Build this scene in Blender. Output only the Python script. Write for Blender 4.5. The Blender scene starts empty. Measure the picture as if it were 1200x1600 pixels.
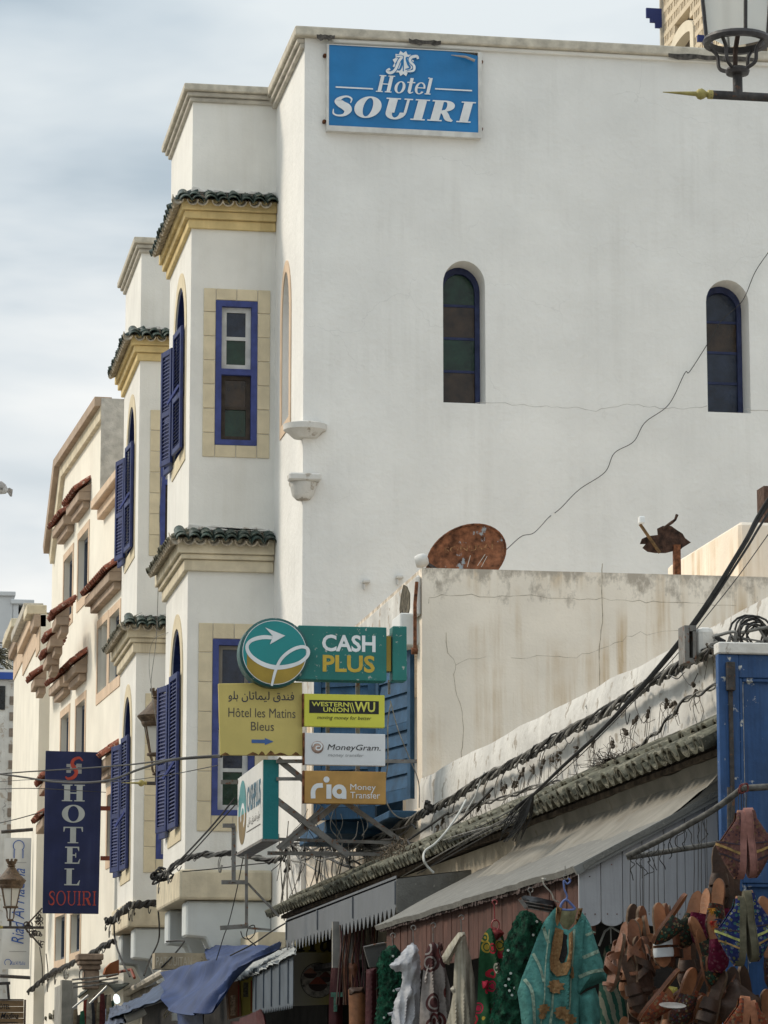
import bpy, bmesh, math, random
from mathutils import Vector, Matrix, noise as mno
from mathutils.geometry import tessellate_polygon, delaunay_2d_cdt
random.seed(7)
R=math.radians
# ------------------------------------------------------------------ camera
S=bpy.context.scene
COL=S.collection
FPX,HY,VX=5080.0,1705.0,-278.0
pit=math.atan((HY-800)/FPX)
yaw=math.atan((600-VX)/(FPX*math.cos(pit)+(HY-800)*math.sin(pit)))
ca,sa,cp,sp=math.cos(yaw),math.sin(yaw),math.cos(pit),math.sin(pit)
CF=Vector((sa*cp,ca*cp,sp)); CR=Vector((ca,-sa,0)); CU=Vector((-sa*sp,-ca*sp,cp)); EYE=Vector((0,0,1.6))
cam_d=bpy.data.cameras.new('camera'); cam=bpy.data.objects.new('camera',cam_d); COL.objects.link(cam)
cam.location=EYE
cam.rotation_euler=Matrix((CR,CU,-CF)).transposed().to_euler()
cam_d.sensor_fit='HORIZONTAL'; cam_d.sensor_width=36; cam_d.lens=FPX/1200*36
cam_d.clip_start=.2; cam_d.clip_end=3000
S.camera=cam
# ------------------------------------------------------------------ sky, sun, exposure
SUN_EL,SUN_AZ=R(38),R(-62)          # azimuth from +Y towards +X
S.view_settings.view_transform='Standard'; S.view_settings.look='None'
S.view_settings.gamma=1; S.view_settings.use_curve_mapping=False
S.view_settings.exposure=0.2
W=bpy.data.worlds.new("World"); S.world=W; W.use_nodes=True
nt=W.node_tree; nt.nodes.clear(); N=nt.nodes.new; L=nt.links.new
wo=N('ShaderNodeOutputWorld'); bg=N('ShaderNodeBackground'); bg.inputs[1].default_value=.1; L(bg.outputs[0],wo.inputs[0])
sky=N('ShaderNodeTexSky'); sky.sky_type='NISHITA'; sky.sun_disc=False; sky.sun_elevation=SUN_EL; sky.sun_rotation=SUN_AZ; sky.dust_density=2.5
tc=N('ShaderNodeTexCoord'); sx=N('ShaderNodeSeparateXYZ'); L(tc.outputs['Generated'],sx.inputs[0])
mp=N('ShaderNodeMapping'); mp.inputs['Scale'].default_value=(4.5,4.5,17); mp.inputs['Location'].default_value=(3.1,1.7,.95); L(tc.outputs['Generated'],mp.inputs[0])
nz=N('ShaderNodeTexNoise'); nz.inputs['Scale'].default_value=1; nz.inputs['Detail'].default_value=5; nz.inputs['Roughness'].default_value=.47; nz.inputs['Distortion'].default_value=.3; L(mp.outputs[0],nz.inputs[0])
def mth(nt,op,a,b=None,c=None,clamp=False):
    m=nt.nodes.new('ShaderNodeMath'); m.operation=op; m.use_clamp=clamp
    for i,x in enumerate((a,b,c)):
        if x is None: continue
        if isinstance(x,(int,float)): m.inputs[i].default_value=x
        else: nt.links.new(x,m.inputs[i])
    return m.outputs[0]
# luminance of an overcast sky grows from the horizon to the zenith
zz=mth(nt,'MAXIMUM',sx.outputs[2],0.0)
lum=mth(nt,'MULTIPLY_ADD',mth(nt,'MULTIPLY',zz,zz),10.5,mth(nt,'MULTIPLY_ADD',zz,.8,7.9))
cr=N('ShaderNodeValToRGB'); L(nz.outputs[0],cr.inputs[0])
e=cr.color_ramp.elements; e[0].position=.40; e[0].color=(.60,.675,.725,1); e[1].position=.60; e[1].color=(1.06,1.06,1.03,1)
e2=cr.color_ramp.elements.new(.48); e2.color=(.80,.85,.875,1)
# thinner, bluer cloud higher up
hi=mth(nt,'SUBTRACT',zz,.215); hi=mth(nt,'MULTIPLY',hi,13,None,True)
mx=N('ShaderNodeMixRGB'); mx.blend_type='MULTIPLY'; mx.inputs[2].default_value=(.74,.79,.83,1); L(hi,mx.inputs[0]); L(cr.outputs[0],mx.inputs[1])
vm=N('ShaderNodeVectorMath'); vm.operation='SCALE'; L(mx.outputs[0],vm.inputs[0]); L(lum,vm.inputs['Scale'])
mm=N('ShaderNodeMixRGB'); mm.inputs[0].default_value=.93; L(sky.outputs[0],mm.inputs[1]); L(vm.outputs[0],mm.inputs[2])
L(mm.outputs[0],bg.inputs[0])
sd=bpy.data.lights.new('sun','SUN'); sd.energy=2.1; sd.angle=R(14); sd.color=(1,.90,.75)
so=bpy.data.objects.new('sun',sd); COL.objects.link(so)
tosun=Vector((math.sin(SUN_AZ)*math.cos(SUN_EL),math.cos(SUN_AZ)*math.cos(SUN_EL),math.sin(SUN_EL)))
so.rotation_euler=(-tosun).to_track_quat('-Z','Y').to_euler(); so.location=(0,0,30)
# ------------------------------------------------------------------ helpers
def ray(px,py): return CF*FPX+CR*(px-600)+CU*(800-py)
class Fr:
    """a plane: origin, direction along it, vertical, outward normal"""
    def __init__(s,o,u,n=None,v=(0,0,1)):
        s.o=Vector(o); s.u=Vector(u).normalized(); s.v=Vector(v).normalized(); s.n=Vector(n).normalized() if n is not None else s.u.cross(s.v)
    def p(s,u,v,n=0): return s.o+s.u*u+s.v*v+s.n*n
    def px(s,px,py,n=0):
        d=ray(px,py); o=s.o+s.n*n; t=(o-EYE).dot(s.n)/d.dot(s.n); q=EYE+d*t-s.o
        return (q.dot(s.u),q.dot(s.v))
    def P(s,px,py,n=0):
        u,v=s.px(px,py,n); return s.p(u,v,n)
def side(Y): return Fr((0,Y,0),(1,0,0),(0,-1,0))      # faces the camera
def street(X): return Fr((X,0,0),(0,1,0),(-1,0,0))    # faces the street
def pY(px,py,Y): return side(Y).P(px,py)
def pX(px,py,X): return street(X).P(px,py)
ROOT={}
class MB:
    def __init__(s): s.v=[]; s.f=[]
    def add(s,vs,fs):
        b=len(s.v); s.v+= [Vector(q) for q in vs]; s.f+=[tuple(b+i for i in f) for f in fs]; return s
    def box(s,F,u0,u1,v0,v1,n0,n1):
        return s.add([F.p(u,v,n) for u in(u0,u1) for v in(v0,v1) for n in(n0,n1)],[(0,1,3,2),(4,6,7,5),(0,4,5,1),(2,3,7,6),(0,2,6,4),(1,5,7,3)])
    def bx(s,x0,x1,y0,y1,z0,z1):
        return s.add([(x,y,z) for x in(x0,x1) for y in(y0,y1) for z in(z0,z1)],[(0,1,3,2),(4,6,7,5),(0,4,5,1),(2,3,7,6),(0,2,6,4),(1,5,7,3)])
    def bar(s,a,b,w,h=None,up=(0,0,1)):
        a,b=Vector(a),Vector(b); h=h or w; d=(b-a).normalized(); up=Vector(up)
        if abs(d.dot(up))>.98: up=Vector((1,0,0))
        x=d.cross(up).normalized(); y=x.cross(d)
        return s.add([q+x*i*w/2+y*j*h/2 for q in(a,b) for i in(-1,1) for j in(-1,1)],[(0,1,3,2),(4,6,7,5),(0,4,5,1),(2,3,7,6),(0,2,6,4),(1,5,7,3)])
    def prism(s,F,pts,n0,n1):
        k=len(pts)
        s.add([F.p(u,v,n0) for u,v in pts]+[F.p(u,v,n1) for u,v in pts],[tuple(range(k)),tuple(range(2*k-1,k-1,-1))]+[(i,(i+1)%k,(i+1)%k+k,i+k) for i in range(k)]); return s
    def flat(s,F,pts,n): s.add([F.p(u,v,n) for u,v in pts],[tuple(range(len(pts)))]); return s
    def sheet(s,F,outer,holes,n=0,rev=0):
        """a face with openings; rev = depth of the reveals"""
        loops=[outer]+holes; allp=[q for l in loops for q in l]
        tr=tessellate_polygon([[Vector((a,b,0)) for a,b in l] for l in loops])
        s.add([F.p(a,b,n) for a,b in allp],[tuple(t) for t in tr])
        if rev:
            for l in holes:
                k=len(l); s.add([F.p(a,b,n) for a,b in l]+[F.p(a,b,n-rev) for a,b in l],[(i,(i+1)%k,(i+1)%k+k,i+k) for i in range(k)])
        return s
    def tube(s,path,r,seg=6,cap=True):
        path=[Vector(q) for q in path]; n=len(path); rr=r if isinstance(r,(list,tuple)) else [r]*n
        b=len(s.v); up=Vector((.13,.31,.94)).normalized(); x=None
        for i,q in enumerate(path):
            d=(path[min(i+1,n-1)]-path[max(i-1,0)]).normalized()
            if x is None:
                x=d.cross(up)
                if x.length<.05: x=d.cross(Vector((1,0,0)))
            x=(x-d*x.dot(d)).normalized(); y=d.cross(x)
            for k in range(seg):
                a=2*math.pi*k/seg; s.v.append(q+(x*math.cos(a)+y*math.sin(a))*rr[i])
        for i in range(n-1):
            for k in range(seg):
                a=b+i*seg+k; c=b+i*seg+(k+1)%seg; s.f.append((a,c,c+seg,a+seg))
        if cap: s.f.append(tuple(b+k for k in range(seg))[::-1]); s.f.append(tuple(b+(n-1)*seg+k for k in range(seg)))
        return s
    def lathe(s,o,prof,seg=16,axis=(0,0,1),xd=None,squash=1):
        o=Vector(o); ax=Vector(axis).normalized(); x=Vector(xd) if xd else (ax.cross(Vector((0,1,0))) if abs(ax.y)<.9 else ax.cross(Vector((1,0,0))))
        x.normalize(); y=ax.cross(x); b=len(s.v); n=len(prof)
        for r,h in prof:
            for k in range(seg):
                a=2*math.pi*k/seg; s.v.append(o+ax*h+(x*math.cos(a)+y*math.sin(a)*squash)*max(r,1e-4))
        for i in range(n-1):
            for k in range(seg):
                a=b+i*seg+k; c=b+i*seg+(k+1)%seg; s.f.append((a,c,c+seg,a+seg))
        s.f.append(tuple(b+k for k in range(seg))[::-1]); s.f.append(tuple(b+(n-1)*seg+k for k in range(seg)))
        return s
    def build(s,name,mat,parent=None,smooth=False,bevel=0,at=None,kind=None,segs=1):
        me=bpy.data.meshes.new(name)
        o=bpy.data.objects.new(name,me); COL.objects.link(o)
        if parent is not None: off=ROOT[parent.name]; ROOT[o.name]=off; o.parent=parent
        else:
            if at is None:
                c=sum(s.v,Vector())/max(1,len(s.v)); at=Vector((c.x,c.y,min(q.z for q in s.v)))
            off=Vector(at); o.location=off; ROOT[o.name]=off
        me.from_pydata([q-off for q in s.v],[],s.f); me.validate(); me.update()
        bm=bmesh.new(); bm.from_mesh(me)
        bmesh.ops.recalc_face_normals(bm,faces=bm.faces)
        if bevel: bmesh.ops.bevel(bm,geom=[e for e in bm.edges if len(e.link_faces)==2 and e.calc_face_angle(0)>.6],offset=bevel,segments=segs,affect='EDGES',profile=.5,clamp_overlap=True)
        bm.to_mesh(me); bm.free()
        if smooth: me.shade_smooth(); me.set_sharp_from_angle(angle=R(42))
        ms=mat if isinstance(mat,(list,tuple)) else [mat]
        for m in ms: me.materials.append(m)
        if kind: o['kind']=kind
        return o
def thing(name,label,cat,loc,group=None):
    o=bpy.data.objects.new(name,None); COL.objects.link(o); o.location=loc; o.empty_display_size=.2
    ROOT[o.name]=Vector(loc); o['label']=label; o['category']=cat
    if group: o['group']=group
    return o
def tag(o,label,cat,group=None):
    o['label']=label; o['category']=cat
    if group: o['group']=group
    return o
def struct(o): o['kind']='structure'; return o
def inst(me,name,parent,M):
    """another object on shared mesh data; M places it in the world"""
    o=bpy.data.objects.new(name,me); COL.objects.link(o); o.parent=parent; ROOT[o.name]=ROOT[parent.name]
    o.matrix_local=Matrix.Translation(-ROOT[parent.name])@M; return o
def basis(o,x,y,z):
    m=Matrix((Vector(x),Vector(y),Vector(z))).transposed().to_4x4(); m.translation=Vector(o); return m
def meshof(mb,name,mat,smooth=False):
    me=bpy.data.meshes.new(name); me.from_pydata([tuple(q) for q in mb.v],[],mb.f); me.update()
    bm=bmesh.new(); bm.from_mesh(me); bmesh.ops.recalc_face_normals(bm,faces=bm.faces); bm.to_mesh(me); bm.free()
    if smooth: me.shade_smooth(); me.set_sharp_from_angle(angle=R(45))
    me.materials.append(mat); return me
def spline(pts,k=8):
    P=[Vector(q) for q in pts]; P=[P[0]*2-P[1]]+P+[P[-1]*2-P[-2]]; out=[]
    for i in range(1,len(P)-2):
        a,b,c,d=P[i-1:i+3]
        for j in range(k):
            t=j/k; out.append(.5*((2*b)+(c-a)*t+(2*a-5*b+4*c-d)*t*t+(3*b-a-3*c+d)*t**3))
    out.append(P[-2]); return out
def sag(a,b,s,k=14):
    a,b=Vector(a),Vector(b); return [a.lerp(b,i/k)-Vector((0,0,s*4*(i/k)*(1-i/k))) for i in range(k+1)]
# ------------------------------------------------------------------ materials
MATS={}
def pm(name,col,rough=.85,var=.12,scale=3,bump=.25,bscale=60,streak=0,scol=None,peel=0,pcol=None,pscale=6,metal=0,spec=.3,crack=0,rnd=0,grain=0,gaxis=2,trans=0,top=None,spots=0):
    if name in MATS: return MATS[name]
    m=bpy.data.materials.new(name); m.use_nodes=True; nt=m.node_tree; N=nt.nodes.new; L=nt.links.new
    b=nt.nodes['Principled BSDF']; b.inputs['Roughness'].default_value=rough; b.inputs['Metallic'].default_value=metal
    b.inputs['Specular IOR Level'].default_value=spec
    tc=N('ShaderNodeTexCoord'); co=tc.outputs['Object']
    if rnd:
        oi=N('ShaderNodeObjectInfo'); ad=N('ShaderNodeVectorMath'); ad.operation='ADD'; cb=N('ShaderNodeCombineXYZ')
        rv=mth(nt,'MULTIPLY',oi.outputs['Random'],37.0); L(rv,cb.inputs[0]); L(rv,cb.inputs[1]); L(rv,cb.inputs[2]); L(co,ad.inputs[0]); L(cb.outputs[0],ad.inputs[1]); co=ad.outputs[0]
    def noise(sc,det=4,vec=(1,1,1),ro=.55,loc=(0,0,0),dist=0):
        mp=N('ShaderNodeMapping'); mp.inputs['Scale'].default_value=vec; mp.inputs['Location'].default_value=loc; L(co,mp.inputs[0])
        n=N('ShaderNodeTexNoise'); n.inputs['Scale'].default_value=sc; n.inputs['Detail'].default_value=det; n.inputs['Roughness'].default_value=ro; n.inputs['Distortion'].default_value=dist; L(mp.outputs[0],n.inputs[0]); return n.outputs[0]
    def mixc(f,a,c):
        x=N('ShaderNodeMixRGB'); 
        if isinstance(f,(int,float)): x.inputs[0].default_value=f
        else: L(f,x.inputs[0])
        for i,q in ((1,a),(2,c)):
            if isinstance(q,tuple): x.inputs[i].default_value=q[:3]+(1,)
            else: L(q,x.inputs[i])
        return x.outputs[0]
    def band(v,lo,hi):
        r=N('ShaderNodeMapRange'); r.inputs[1].default_value=lo; r.inputs[2].default_value=hi; L(v,r.inputs[0]); return r.outputs[0]
    dk=tuple(c*(1-var*1.6) for c in col); lt=tuple(min(1,c*(1+var)) for c in col)
    c=mixc(band(noise(scale,5),.32,.68),dk,lt)
    if rnd:
        k=mth(nt,'MULTIPLY',oi.outputs['Random'],rnd); c=mixc(k,c,tuple(q*.45 for q in col))
    if grain:
        g=noise(1,3,tuple(4 if i==gaxis else 70 for i in range(3))); c=mixc(mth(nt,'MULTIPLY',band(g,.45,.75),grain),c,tuple(q*.45 for q in col))
    if streak:
        s1=noise(1,5,(7,7,.3),.65); s2=noise(1.3,3)
        f=mth(nt,'MULTIPLY',band(s1,.46,.68),mth(nt,'MULTIPLY',band(s2,.4,.65),streak)); c=mixc(f,c,scol or tuple(q*.55 for q in col))
    if crack:
        v=N('ShaderNodeTexVoronoi'); v.feature='DISTANCE_TO_EDGE'; v.inputs['Scale'].default_value=.55
        dm=N('ShaderNodeMapping'); L(co,dm.inputs[0]); nn=N('ShaderNodeTexNoise'); nn.inputs['Scale'].default_value=3; nn.inputs['Detail'].default_value=4; L(co,nn.inputs[0])
        ad2=N('ShaderNodeVectorMath'); ad2.operation='MULTIPLY_ADD'; L(nn.outputs['Color'],ad2.inputs[0]); ad2.inputs[1].default_value=(.35,.35,.35); L(dm.outputs[0],ad2.inputs[2]); L(ad2.outputs[0],v.inputs[0])
        f=mth(nt,'LESS_THAN',v.outputs['Distance'],.0016); f=mth(nt,'MULTIPLY',f,band(noise(.7,2,(1,1,1),.5,(5,3,1)),.5,.6)); f=mth(nt,'MULTIPLY',f,crack); c=mixc(f,c,tuple(q*.3 for q in col))
    if peel:
        f=band(noise(pscale,6,(1,1,1),.65,(2,7,4)),.60-peel*.2,.62-peel*.2+.02); c=mixc(f,c,pcol)
    if spots:
        f=mth(nt,'GREATER_THAN',noise(26,2,(1,1,1),.5,(9,1,2)),.78-spots*.05); c=mixc(f,c,tuple(q*.35 for q in col))
    if top:    # weathering near a given height: (z0,z1,colour)
        sx=N('ShaderNodeSeparateXYZ'); L(co,sx.inputs[0])
        h=mth(nt,'ADD',band(sx.outputs[2],top[0],top[1]),mth(nt,'MULTIPLY_ADD',noise(5,6,(1,1,.6),.7),2.4,-1.5)); c=mixc(band(h,.30,.60),c,top[2])
    L(c,b.inputs['Base Color'])
    if bump:
        bp=N('ShaderNodeBump'); bp.inputs['Strength'].default_value=bump; bp.inputs['Distance'].default_value=.02
        h=mth(nt,'ADD',mth(nt,'MULTIPLY',noise(bscale,4),.5),noise(bscale*.12,3)); L(h,bp.inputs['Height']); L(bp.outputs[0],b.inputs['Normal'])
    if trans: b.inputs['Transmission Weight'].default_value=trans
    MATS[name]=m; return m
def stripes(name,a,b_,scale,axis=0,duty=.5,wob=.02,rough=.9,third=None,noisec=.25,bump=.3):
    """woven cloth in stripes across one axis"""
    if name in MATS: return MATS[name]
    m=bpy.data.materials.new(name); m.use_nodes=True; nt=m.node_tree; N=nt.nodes.new; L=nt.links.new; b=nt.nodes['Principled BSDF']; b.inputs['Roughness'].default_value=rough; b.inputs['Specular IOR Level'].default_value=.15
    tc=N('ShaderNodeTexCoord'); sx=N('ShaderNodeSeparateXYZ'); L(tc.outputs['Object'],sx.inputs[0])
    n=N('ShaderNodeTexNoise'); n.inputs['Scale'].default_value=25; n.inputs['Detail'].default_value=5; L(tc.outputs['Object'],n.inputs[0])
    ax=sx.outputs[axis] if isinstance(axis,int) else mth(nt,'ADD',mth(nt,'MULTIPLY',sx.outputs[0],axis[0]),mth(nt,'MULTIPLY',sx.outputs[2],axis[1]))
    t=mth(nt,'ADD',ax,mth(nt,'MULTIPLY',n.outputs[0],wob)); t=mth(nt,'FRACT',mth(nt,'MULTIPLY',t,scale))
    f=mth(nt,'GREATER_THAN',t,duty)
    x=N('ShaderNodeMixRGB'); x.inputs[1].default_value=a+(1,); x.inputs[2].default_value=b_+(1,); L(f,x.inputs[0]); c=x.outputs[0]
    if third:
        f2=mth(nt,'GREATER_THAN',mth(nt,'FRACT',mth(nt,'MULTIPLY',t,3.0)),.7); x=N('ShaderNodeMixRGB'); x.inputs[2].default_value=third+(1,); L(c,x.inputs[1]); L(f2,x.inputs[0]); c=x.outputs[0]
    x=N('ShaderNodeMixRGB'); x.blend_type='MULTIPLY'; x.inputs[0].default_value=noisec*2; L(c,x.inputs[1])
    r=N('ShaderNodeMapRange'); r.inputs[1].default_value=.3; r.inputs[2].default_value=.7; r.inputs[3].default_value=.55; r.inputs[4].default_value=1.15; L(n.outputs[0],r.inputs[0]); L(r.outputs[0],x.inputs[2]); L(x.outputs[0],b.inputs['Base Color'])
    bp=N('ShaderNodeBump'); bp.inputs['Strength'].default_value=bump; bp.inputs['Distance'].default_value=.01; n2=N('ShaderNodeTexNoise'); n2.inputs['Scale'].default_value=160; L(tc.outputs['Object'],n2.inputs[0]); L(n2.outputs[0],bp.inputs['Height']); L(bp.outputs[0],b.inputs['Normal'])
    MATS[name]=m; return m
def cells(name,base,cols,scale,thr=.32,rough=.9,bump=.4):
    """cloth or leather worked all over with small coloured motifs"""
    if name in MATS: return MATS[name]
    m=bpy.data.materials.new(name); m.use_nodes=True; nt=m.node_tree; N=nt.nodes.new; L=nt.links.new; b=nt.nodes['Principled BSDF']; b.inputs['Roughness'].default_value=rough; b.inputs['Specular IOR Level'].default_value=.2
    tc=N('ShaderNodeTexCoord'); v=N('ShaderNodeTexVoronoi'); v.inputs['Scale'].default_value=scale; L(tc.outputs['Object'],v.inputs[0])
    r=N('ShaderNodeValToRGB'); r.color_ramp.interpolation='CONSTANT'; el=r.color_ramp.elements; k=len(cols)
    el[0].position=0; el[0].color=cols[0]+(1,); el[1].position=1/k if k>1 else .99; el[1].color=cols[1%k]+(1,)
    for i in range(2,k): q=el.new(i/k); q.color=cols[i]+(1,)
    sc=N('ShaderNodeSeparateColor'); L(v.outputs['Color'],sc.inputs[0]); L(sc.outputs[0],r.inputs[0])
    f=mth(nt,'LESS_THAN',v.outputs['Distance'],thr); f2=mth(nt,'LESS_THAN',mth(nt,'ABSOLUTE',mth(nt,'SUBTRACT',v.outputs['Distance'],thr*.62)),thr*.09); f=mth(nt,'SUBTRACT',f,f2,None,True)
    x=N('ShaderNodeMixRGB'); x.inputs[1].default_value=base+(1,); L(r.outputs[0],x.inputs[2]); L(f,x.inputs[0])
    n=N('ShaderNodeTexNoise'); n.inputs['Scale'].default_value=40; n.inputs['Detail'].default_value=4; L(tc.outputs['Object'],n.inputs[0])
    y=N('ShaderNodeMixRGB'); y.blend_type='MULTIPLY'; y.inputs[0].default_value=.6; L(x.outputs[0],y.inputs[1]); L(n.outputs[0],y.inputs[2]); L(y.outputs[0],b.inputs['Base Color'])
    bp=N('ShaderNodeBump'); bp.inputs['Strength'].default_value=bump; bp.inputs['Distance'].default_value=.008; L(v.outputs['Distance'],bp.inputs['Height']); L(bp.outputs[0],b.inputs['Normal'])
    MATS[name]=m; return m
WHITE=pm('plaster_white',(.77,.752,.712),.92,.05,1.0,.8,16,streak=.22,crack=.12,scol=(.5,.47,.42))
WHITE2=pm('plaster_white_bay',(.76,.74,.69),.92,.05,1.6,.3,45,streak=.3,scol=(.56,.52,.44),crack=.1)
CREAM=pm('plaster_cream',(.84,.79,.68),.9,.05,1.5,.15,40,streak=.2,scol=(.6,.52,.4))
BEIGE=pm('plaster_beige',(.81,.715,.595),.93,.07,1.4,.35,40,streak=1.5,scol=(.56,.42,.27),crack=0,top=(5.45,6.15,(.42,.36,.29)))
LIME=pm('limewash_rough',(.66,.64,.60),.95,.12,2.2,.7,18,streak=.5,scol=(.40,.37,.32),peel=.12,pcol=(.38,.34,.29),crack=1)
DIRTY=pm('plaster_dirty_white',(.62,.60,.56),.93,.14,2,.5,24,streak=.7,scol=(.36,.31,.26),peel=.15,pcol=(.42,.36,.30),crack=1)
MORTAR=pm('grey_mortar',(.23,.215,.185),.97,.14,5,.6,26,peel=-.05,pcol=(.19,.165,.13))
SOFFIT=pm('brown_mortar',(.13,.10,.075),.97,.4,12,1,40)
STONEY=pm('surround_stone',(.68,.585,.41),.9,.07,5,.3,90,streak=.25,rnd=.12)
YELL=pm('cornice_yellow',(.66,.51,.25),.9,.12,4,.3,50,streak=.5,scol=(.35,.24,.10))
CORN=pm('cornice_beige',(.66,.58,.43),.9,.12,4,.35,50,streak=.7,scol=(.33,.27,.18))
COPE=pm('coping_brown',(.54,.49,.40),.93,.15,9,.5,60,streak=.3,scol=(.17,.15,.13))
COPE2=pm('coping_grey',(.50,.46,.39),.93,.16,6,.5,60,peel=.0,pcol=(.28,.26,.22))
BLUE=pm('blue_paint',(.014,.026,.115),.55,.2,9,.1,50,spec=.4)
BLUEF=pm('blue_paint_frame',(.05,.068,.22),.6,.15,9,.1,50)
BLUED=pm('blue_door_paint',(.028,.085,.225),.6,.2,5,.2,40,grain=.5,streak=.7,scol=(.10,.15,.24),peel=-.08,pcol=(.55,.55,.52),pscale=12,spec=.35)
BLUES=pm('blue_shutter_paint',(.028,.085,.165),.65,.2,8,.15,40,grain=.3)
GREENT=pm('green_glazed_tile',(.035,.06,.05),.5,.5,14,.5,60,rnd=.7,peel=.15,pcol=(.14,.15,.11),pscale=18)
CLAYT=pm('weathered_tile',(.13,.125,.09),.9,.4,14,.7,60,rnd=.6,peel=.2,pcol=(.22,.20,.15),pscale=18)
CLAYE=pm('tile_edge_clay',(.42,.36,.27),.9,.25,14,.5,60,rnd=.4)
TERRA=pm('terracotta_tile',(.30,.10,.06),.85,.35,14,.5,60,rnd=.7,peel=.12,pcol=(.42,.33,.26),pscale=18)
PEACH=pm('peach_trim',(.66,.50,.36),.9,.08,3,.2,50,streak=.3)
HOOD=pm('hood_stone',(.42,.32,.24),.9,.12,4,.3,50,streak=.4)
DARK=pm('interior_shade',(.012,.012,.014),.9,.2,3,0)  # near-black colour stands in for the shade of rooms behind the windows
DARKB=pm('shop_shade',(.02,.018,.017),.95,.4,4,.2)  # near-black colour stands in for the shade inside the shops
def glass(name,col,rough=.14): return pm(name,col,rough,.35,6,.35,22,spec=.42)
G_BLUE=glass('glass_blue',(.018,.026,.048)); G_GREEN=glass('glass_green',(.010,.035,.020)); G_BROWN=glass('glass_brown',(.040,.024,.013)); G_GREY=glass('glass_grey',(.05,.055,.055)); G_DARK=glass('glass_dark',(.015,.02,.025),.08)
WOODW=pm('white_sash',(.55,.55,.53),.7,.1,8,.2,60)
WOODB=pm('brown_sash',(.055,.042,.032),.7,.3,12,.2,60,grain=.4)
IRON=pm('painted_iron',(.055,.05,.048),.6,.3,20,.3,80,peel=.1,pcol=(.12,.06,.035),pscale=40)
STEEL=pm('grey_steel',(.20,.19,.175),.6,.2,12,.3,60,peel=.14,pcol=(.17,.08,.045),pscale=22,metal=.25)
RUST=pm('rust',(.17,.065,.03),.92,.5,22,.7,60,peel=.0,pcol=(.1,.1,.1))
WIRE=pm('black_cable',(.03,.028,.026),.6,.3,20,0)
WIREG=pm('grey_cable',(.22,.21,.19),.7,.3,20,0)
WIREW=pm('white_cable',(.5,.49,.45),.6,.1,20,0)
PANEW=pm('sign_white',(.72,.72,.70),.45,.05,5,.05,40,streak=.3,spec=.4)
# ================================================================== SETTING: ground
XC,XB=4.9,3.92
g=MB(); 
for i in range(12):
    for j in range(12):
        x0,x1=-300+i*50,-250+i*50; y0,y1=-100+j*60,-40+j*60; g.add([(x0,y0,0),(x1,y0,0),(x1,y1,0),(x0,y1,0)],[(0,1,2,3)])
PAVE=pm('street_paving',(.20,.19,.17),.9,.2,2,.5,20)
struct(g.build('ground',PAVE,at=(0,0,0)))
# ================================================================== shared builders
def arch(uc,hw,v0,vs,rise,k=7):
    """opening outline: jambs from v0 to spring vs, then a curve up by rise"""
    p=[(uc-hw,v0),(uc+hw,v0),(uc+hw,vs)]
    for i in range(1,k*2): 
        a=math.pi*i/(2*k); p.append((uc+hw*math.cos(a),vs+rise*math.sin(a)))
    p.append((uc-hw,vs)); return p
def rect(u0,u1,v0,v1): return [(u0,v0),(u1,v0),(u1,v1),(u0,v1)]
def tile_mesh(name,mat,length=.34,r0=.085,r1=.068,th=.014,up=True,seg=7):
    """barrel tile: length along -Y (down the slope), curved in XZ"""
    m=MB(); s=1 if up else -1
    for y,r in ((0,r1),(-length,r0)):
        for q in (r,r-th):
            for k in range(seg+1):
                a=math.pi*k/seg; m.v.append(Vector((math.cos(a)*q,y,s*math.sin(a)*q*.95)))
    n=seg+1
    for k in range(seg):
        m.f+=[(k,k+1,2*n+k+1,2*n+k),(n+k,3*n+k,3*n+k+1,n+k+1),(2*n+k,2*n+k+1,3*n+k+1,3*n+k),(k,n+k,n+k+1,k+1)]
    m.f+=[(0,2*n,3*n,n),(seg,n+seg,3*n+seg,2*n+seg)]
    return meshof(m,name,mat,True)
T_GREEN=tile_mesh('tile_green',GREENT,.26,.072,.062,.012); T_GREENU=tile_mesh('tile_green_pan',CLAYE,.26,.068,.06,.012,False)
T_CLAY=tile_mesh('tile_clay',CLAYT,.36,.066,.056,.015); T_CLAYU=tile_mesh('tile_clay_pan',CLAYT,.36,.066,.06,.015,False)
T_TERRA=tile_mesh('tile_terra',TERRA,.30,.075,.06,.014,seg=5); T_SMALL=tile_mesh('tile_side',CLAYT,.26,.072,.06,.012,seg=5)
def tile_run(parent,p0,u,down,n,pitch,rows,step,me,pan=None,lift=.045,jit=.03,panlift=0):
    """rows of tiles: p0 eave start, u along the eave, down = unit slope direction"""
    u=Vector(u).normalized(); y=-Vector(down).normalized(); z=u.cross(y).normalized()
    if z.z<0: z=-z
    x=y.cross(z)
    for i in range(n):
        for r in range(rows):
            q=Vector(p0)+u*(i+.5)*pitch+y*((.30 if me.name!='tile_green' and me.name!='tile_side' else .24)+r*step)+z*(.0+r*.012)
            M=basis(q,x,(y-z*lift*2).normalized(),z)@Matrix.Rotation(random.gauss(0,jit),4,'Z')@Matrix.Rotation(random.gauss(0,jit*1.5),4,'Y')
            M.translation+=y*random.gauss(0,.012)+z*random.gauss(0,.006)
            inst(me,'roof_tile',parent,M)
        if pan:
            q=Vector(p0)+u*i*pitch+y*(.29 if me.name!='tile_green' and me.name!='tile_side' else .23)+z*(.055+panlift); inst(pan,'roof_tile',parent,basis(q,x,(y-z*lift*2).normalized(),z)@Matrix.Rotation(random.gauss(0,jit),4,'Z'))
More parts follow.
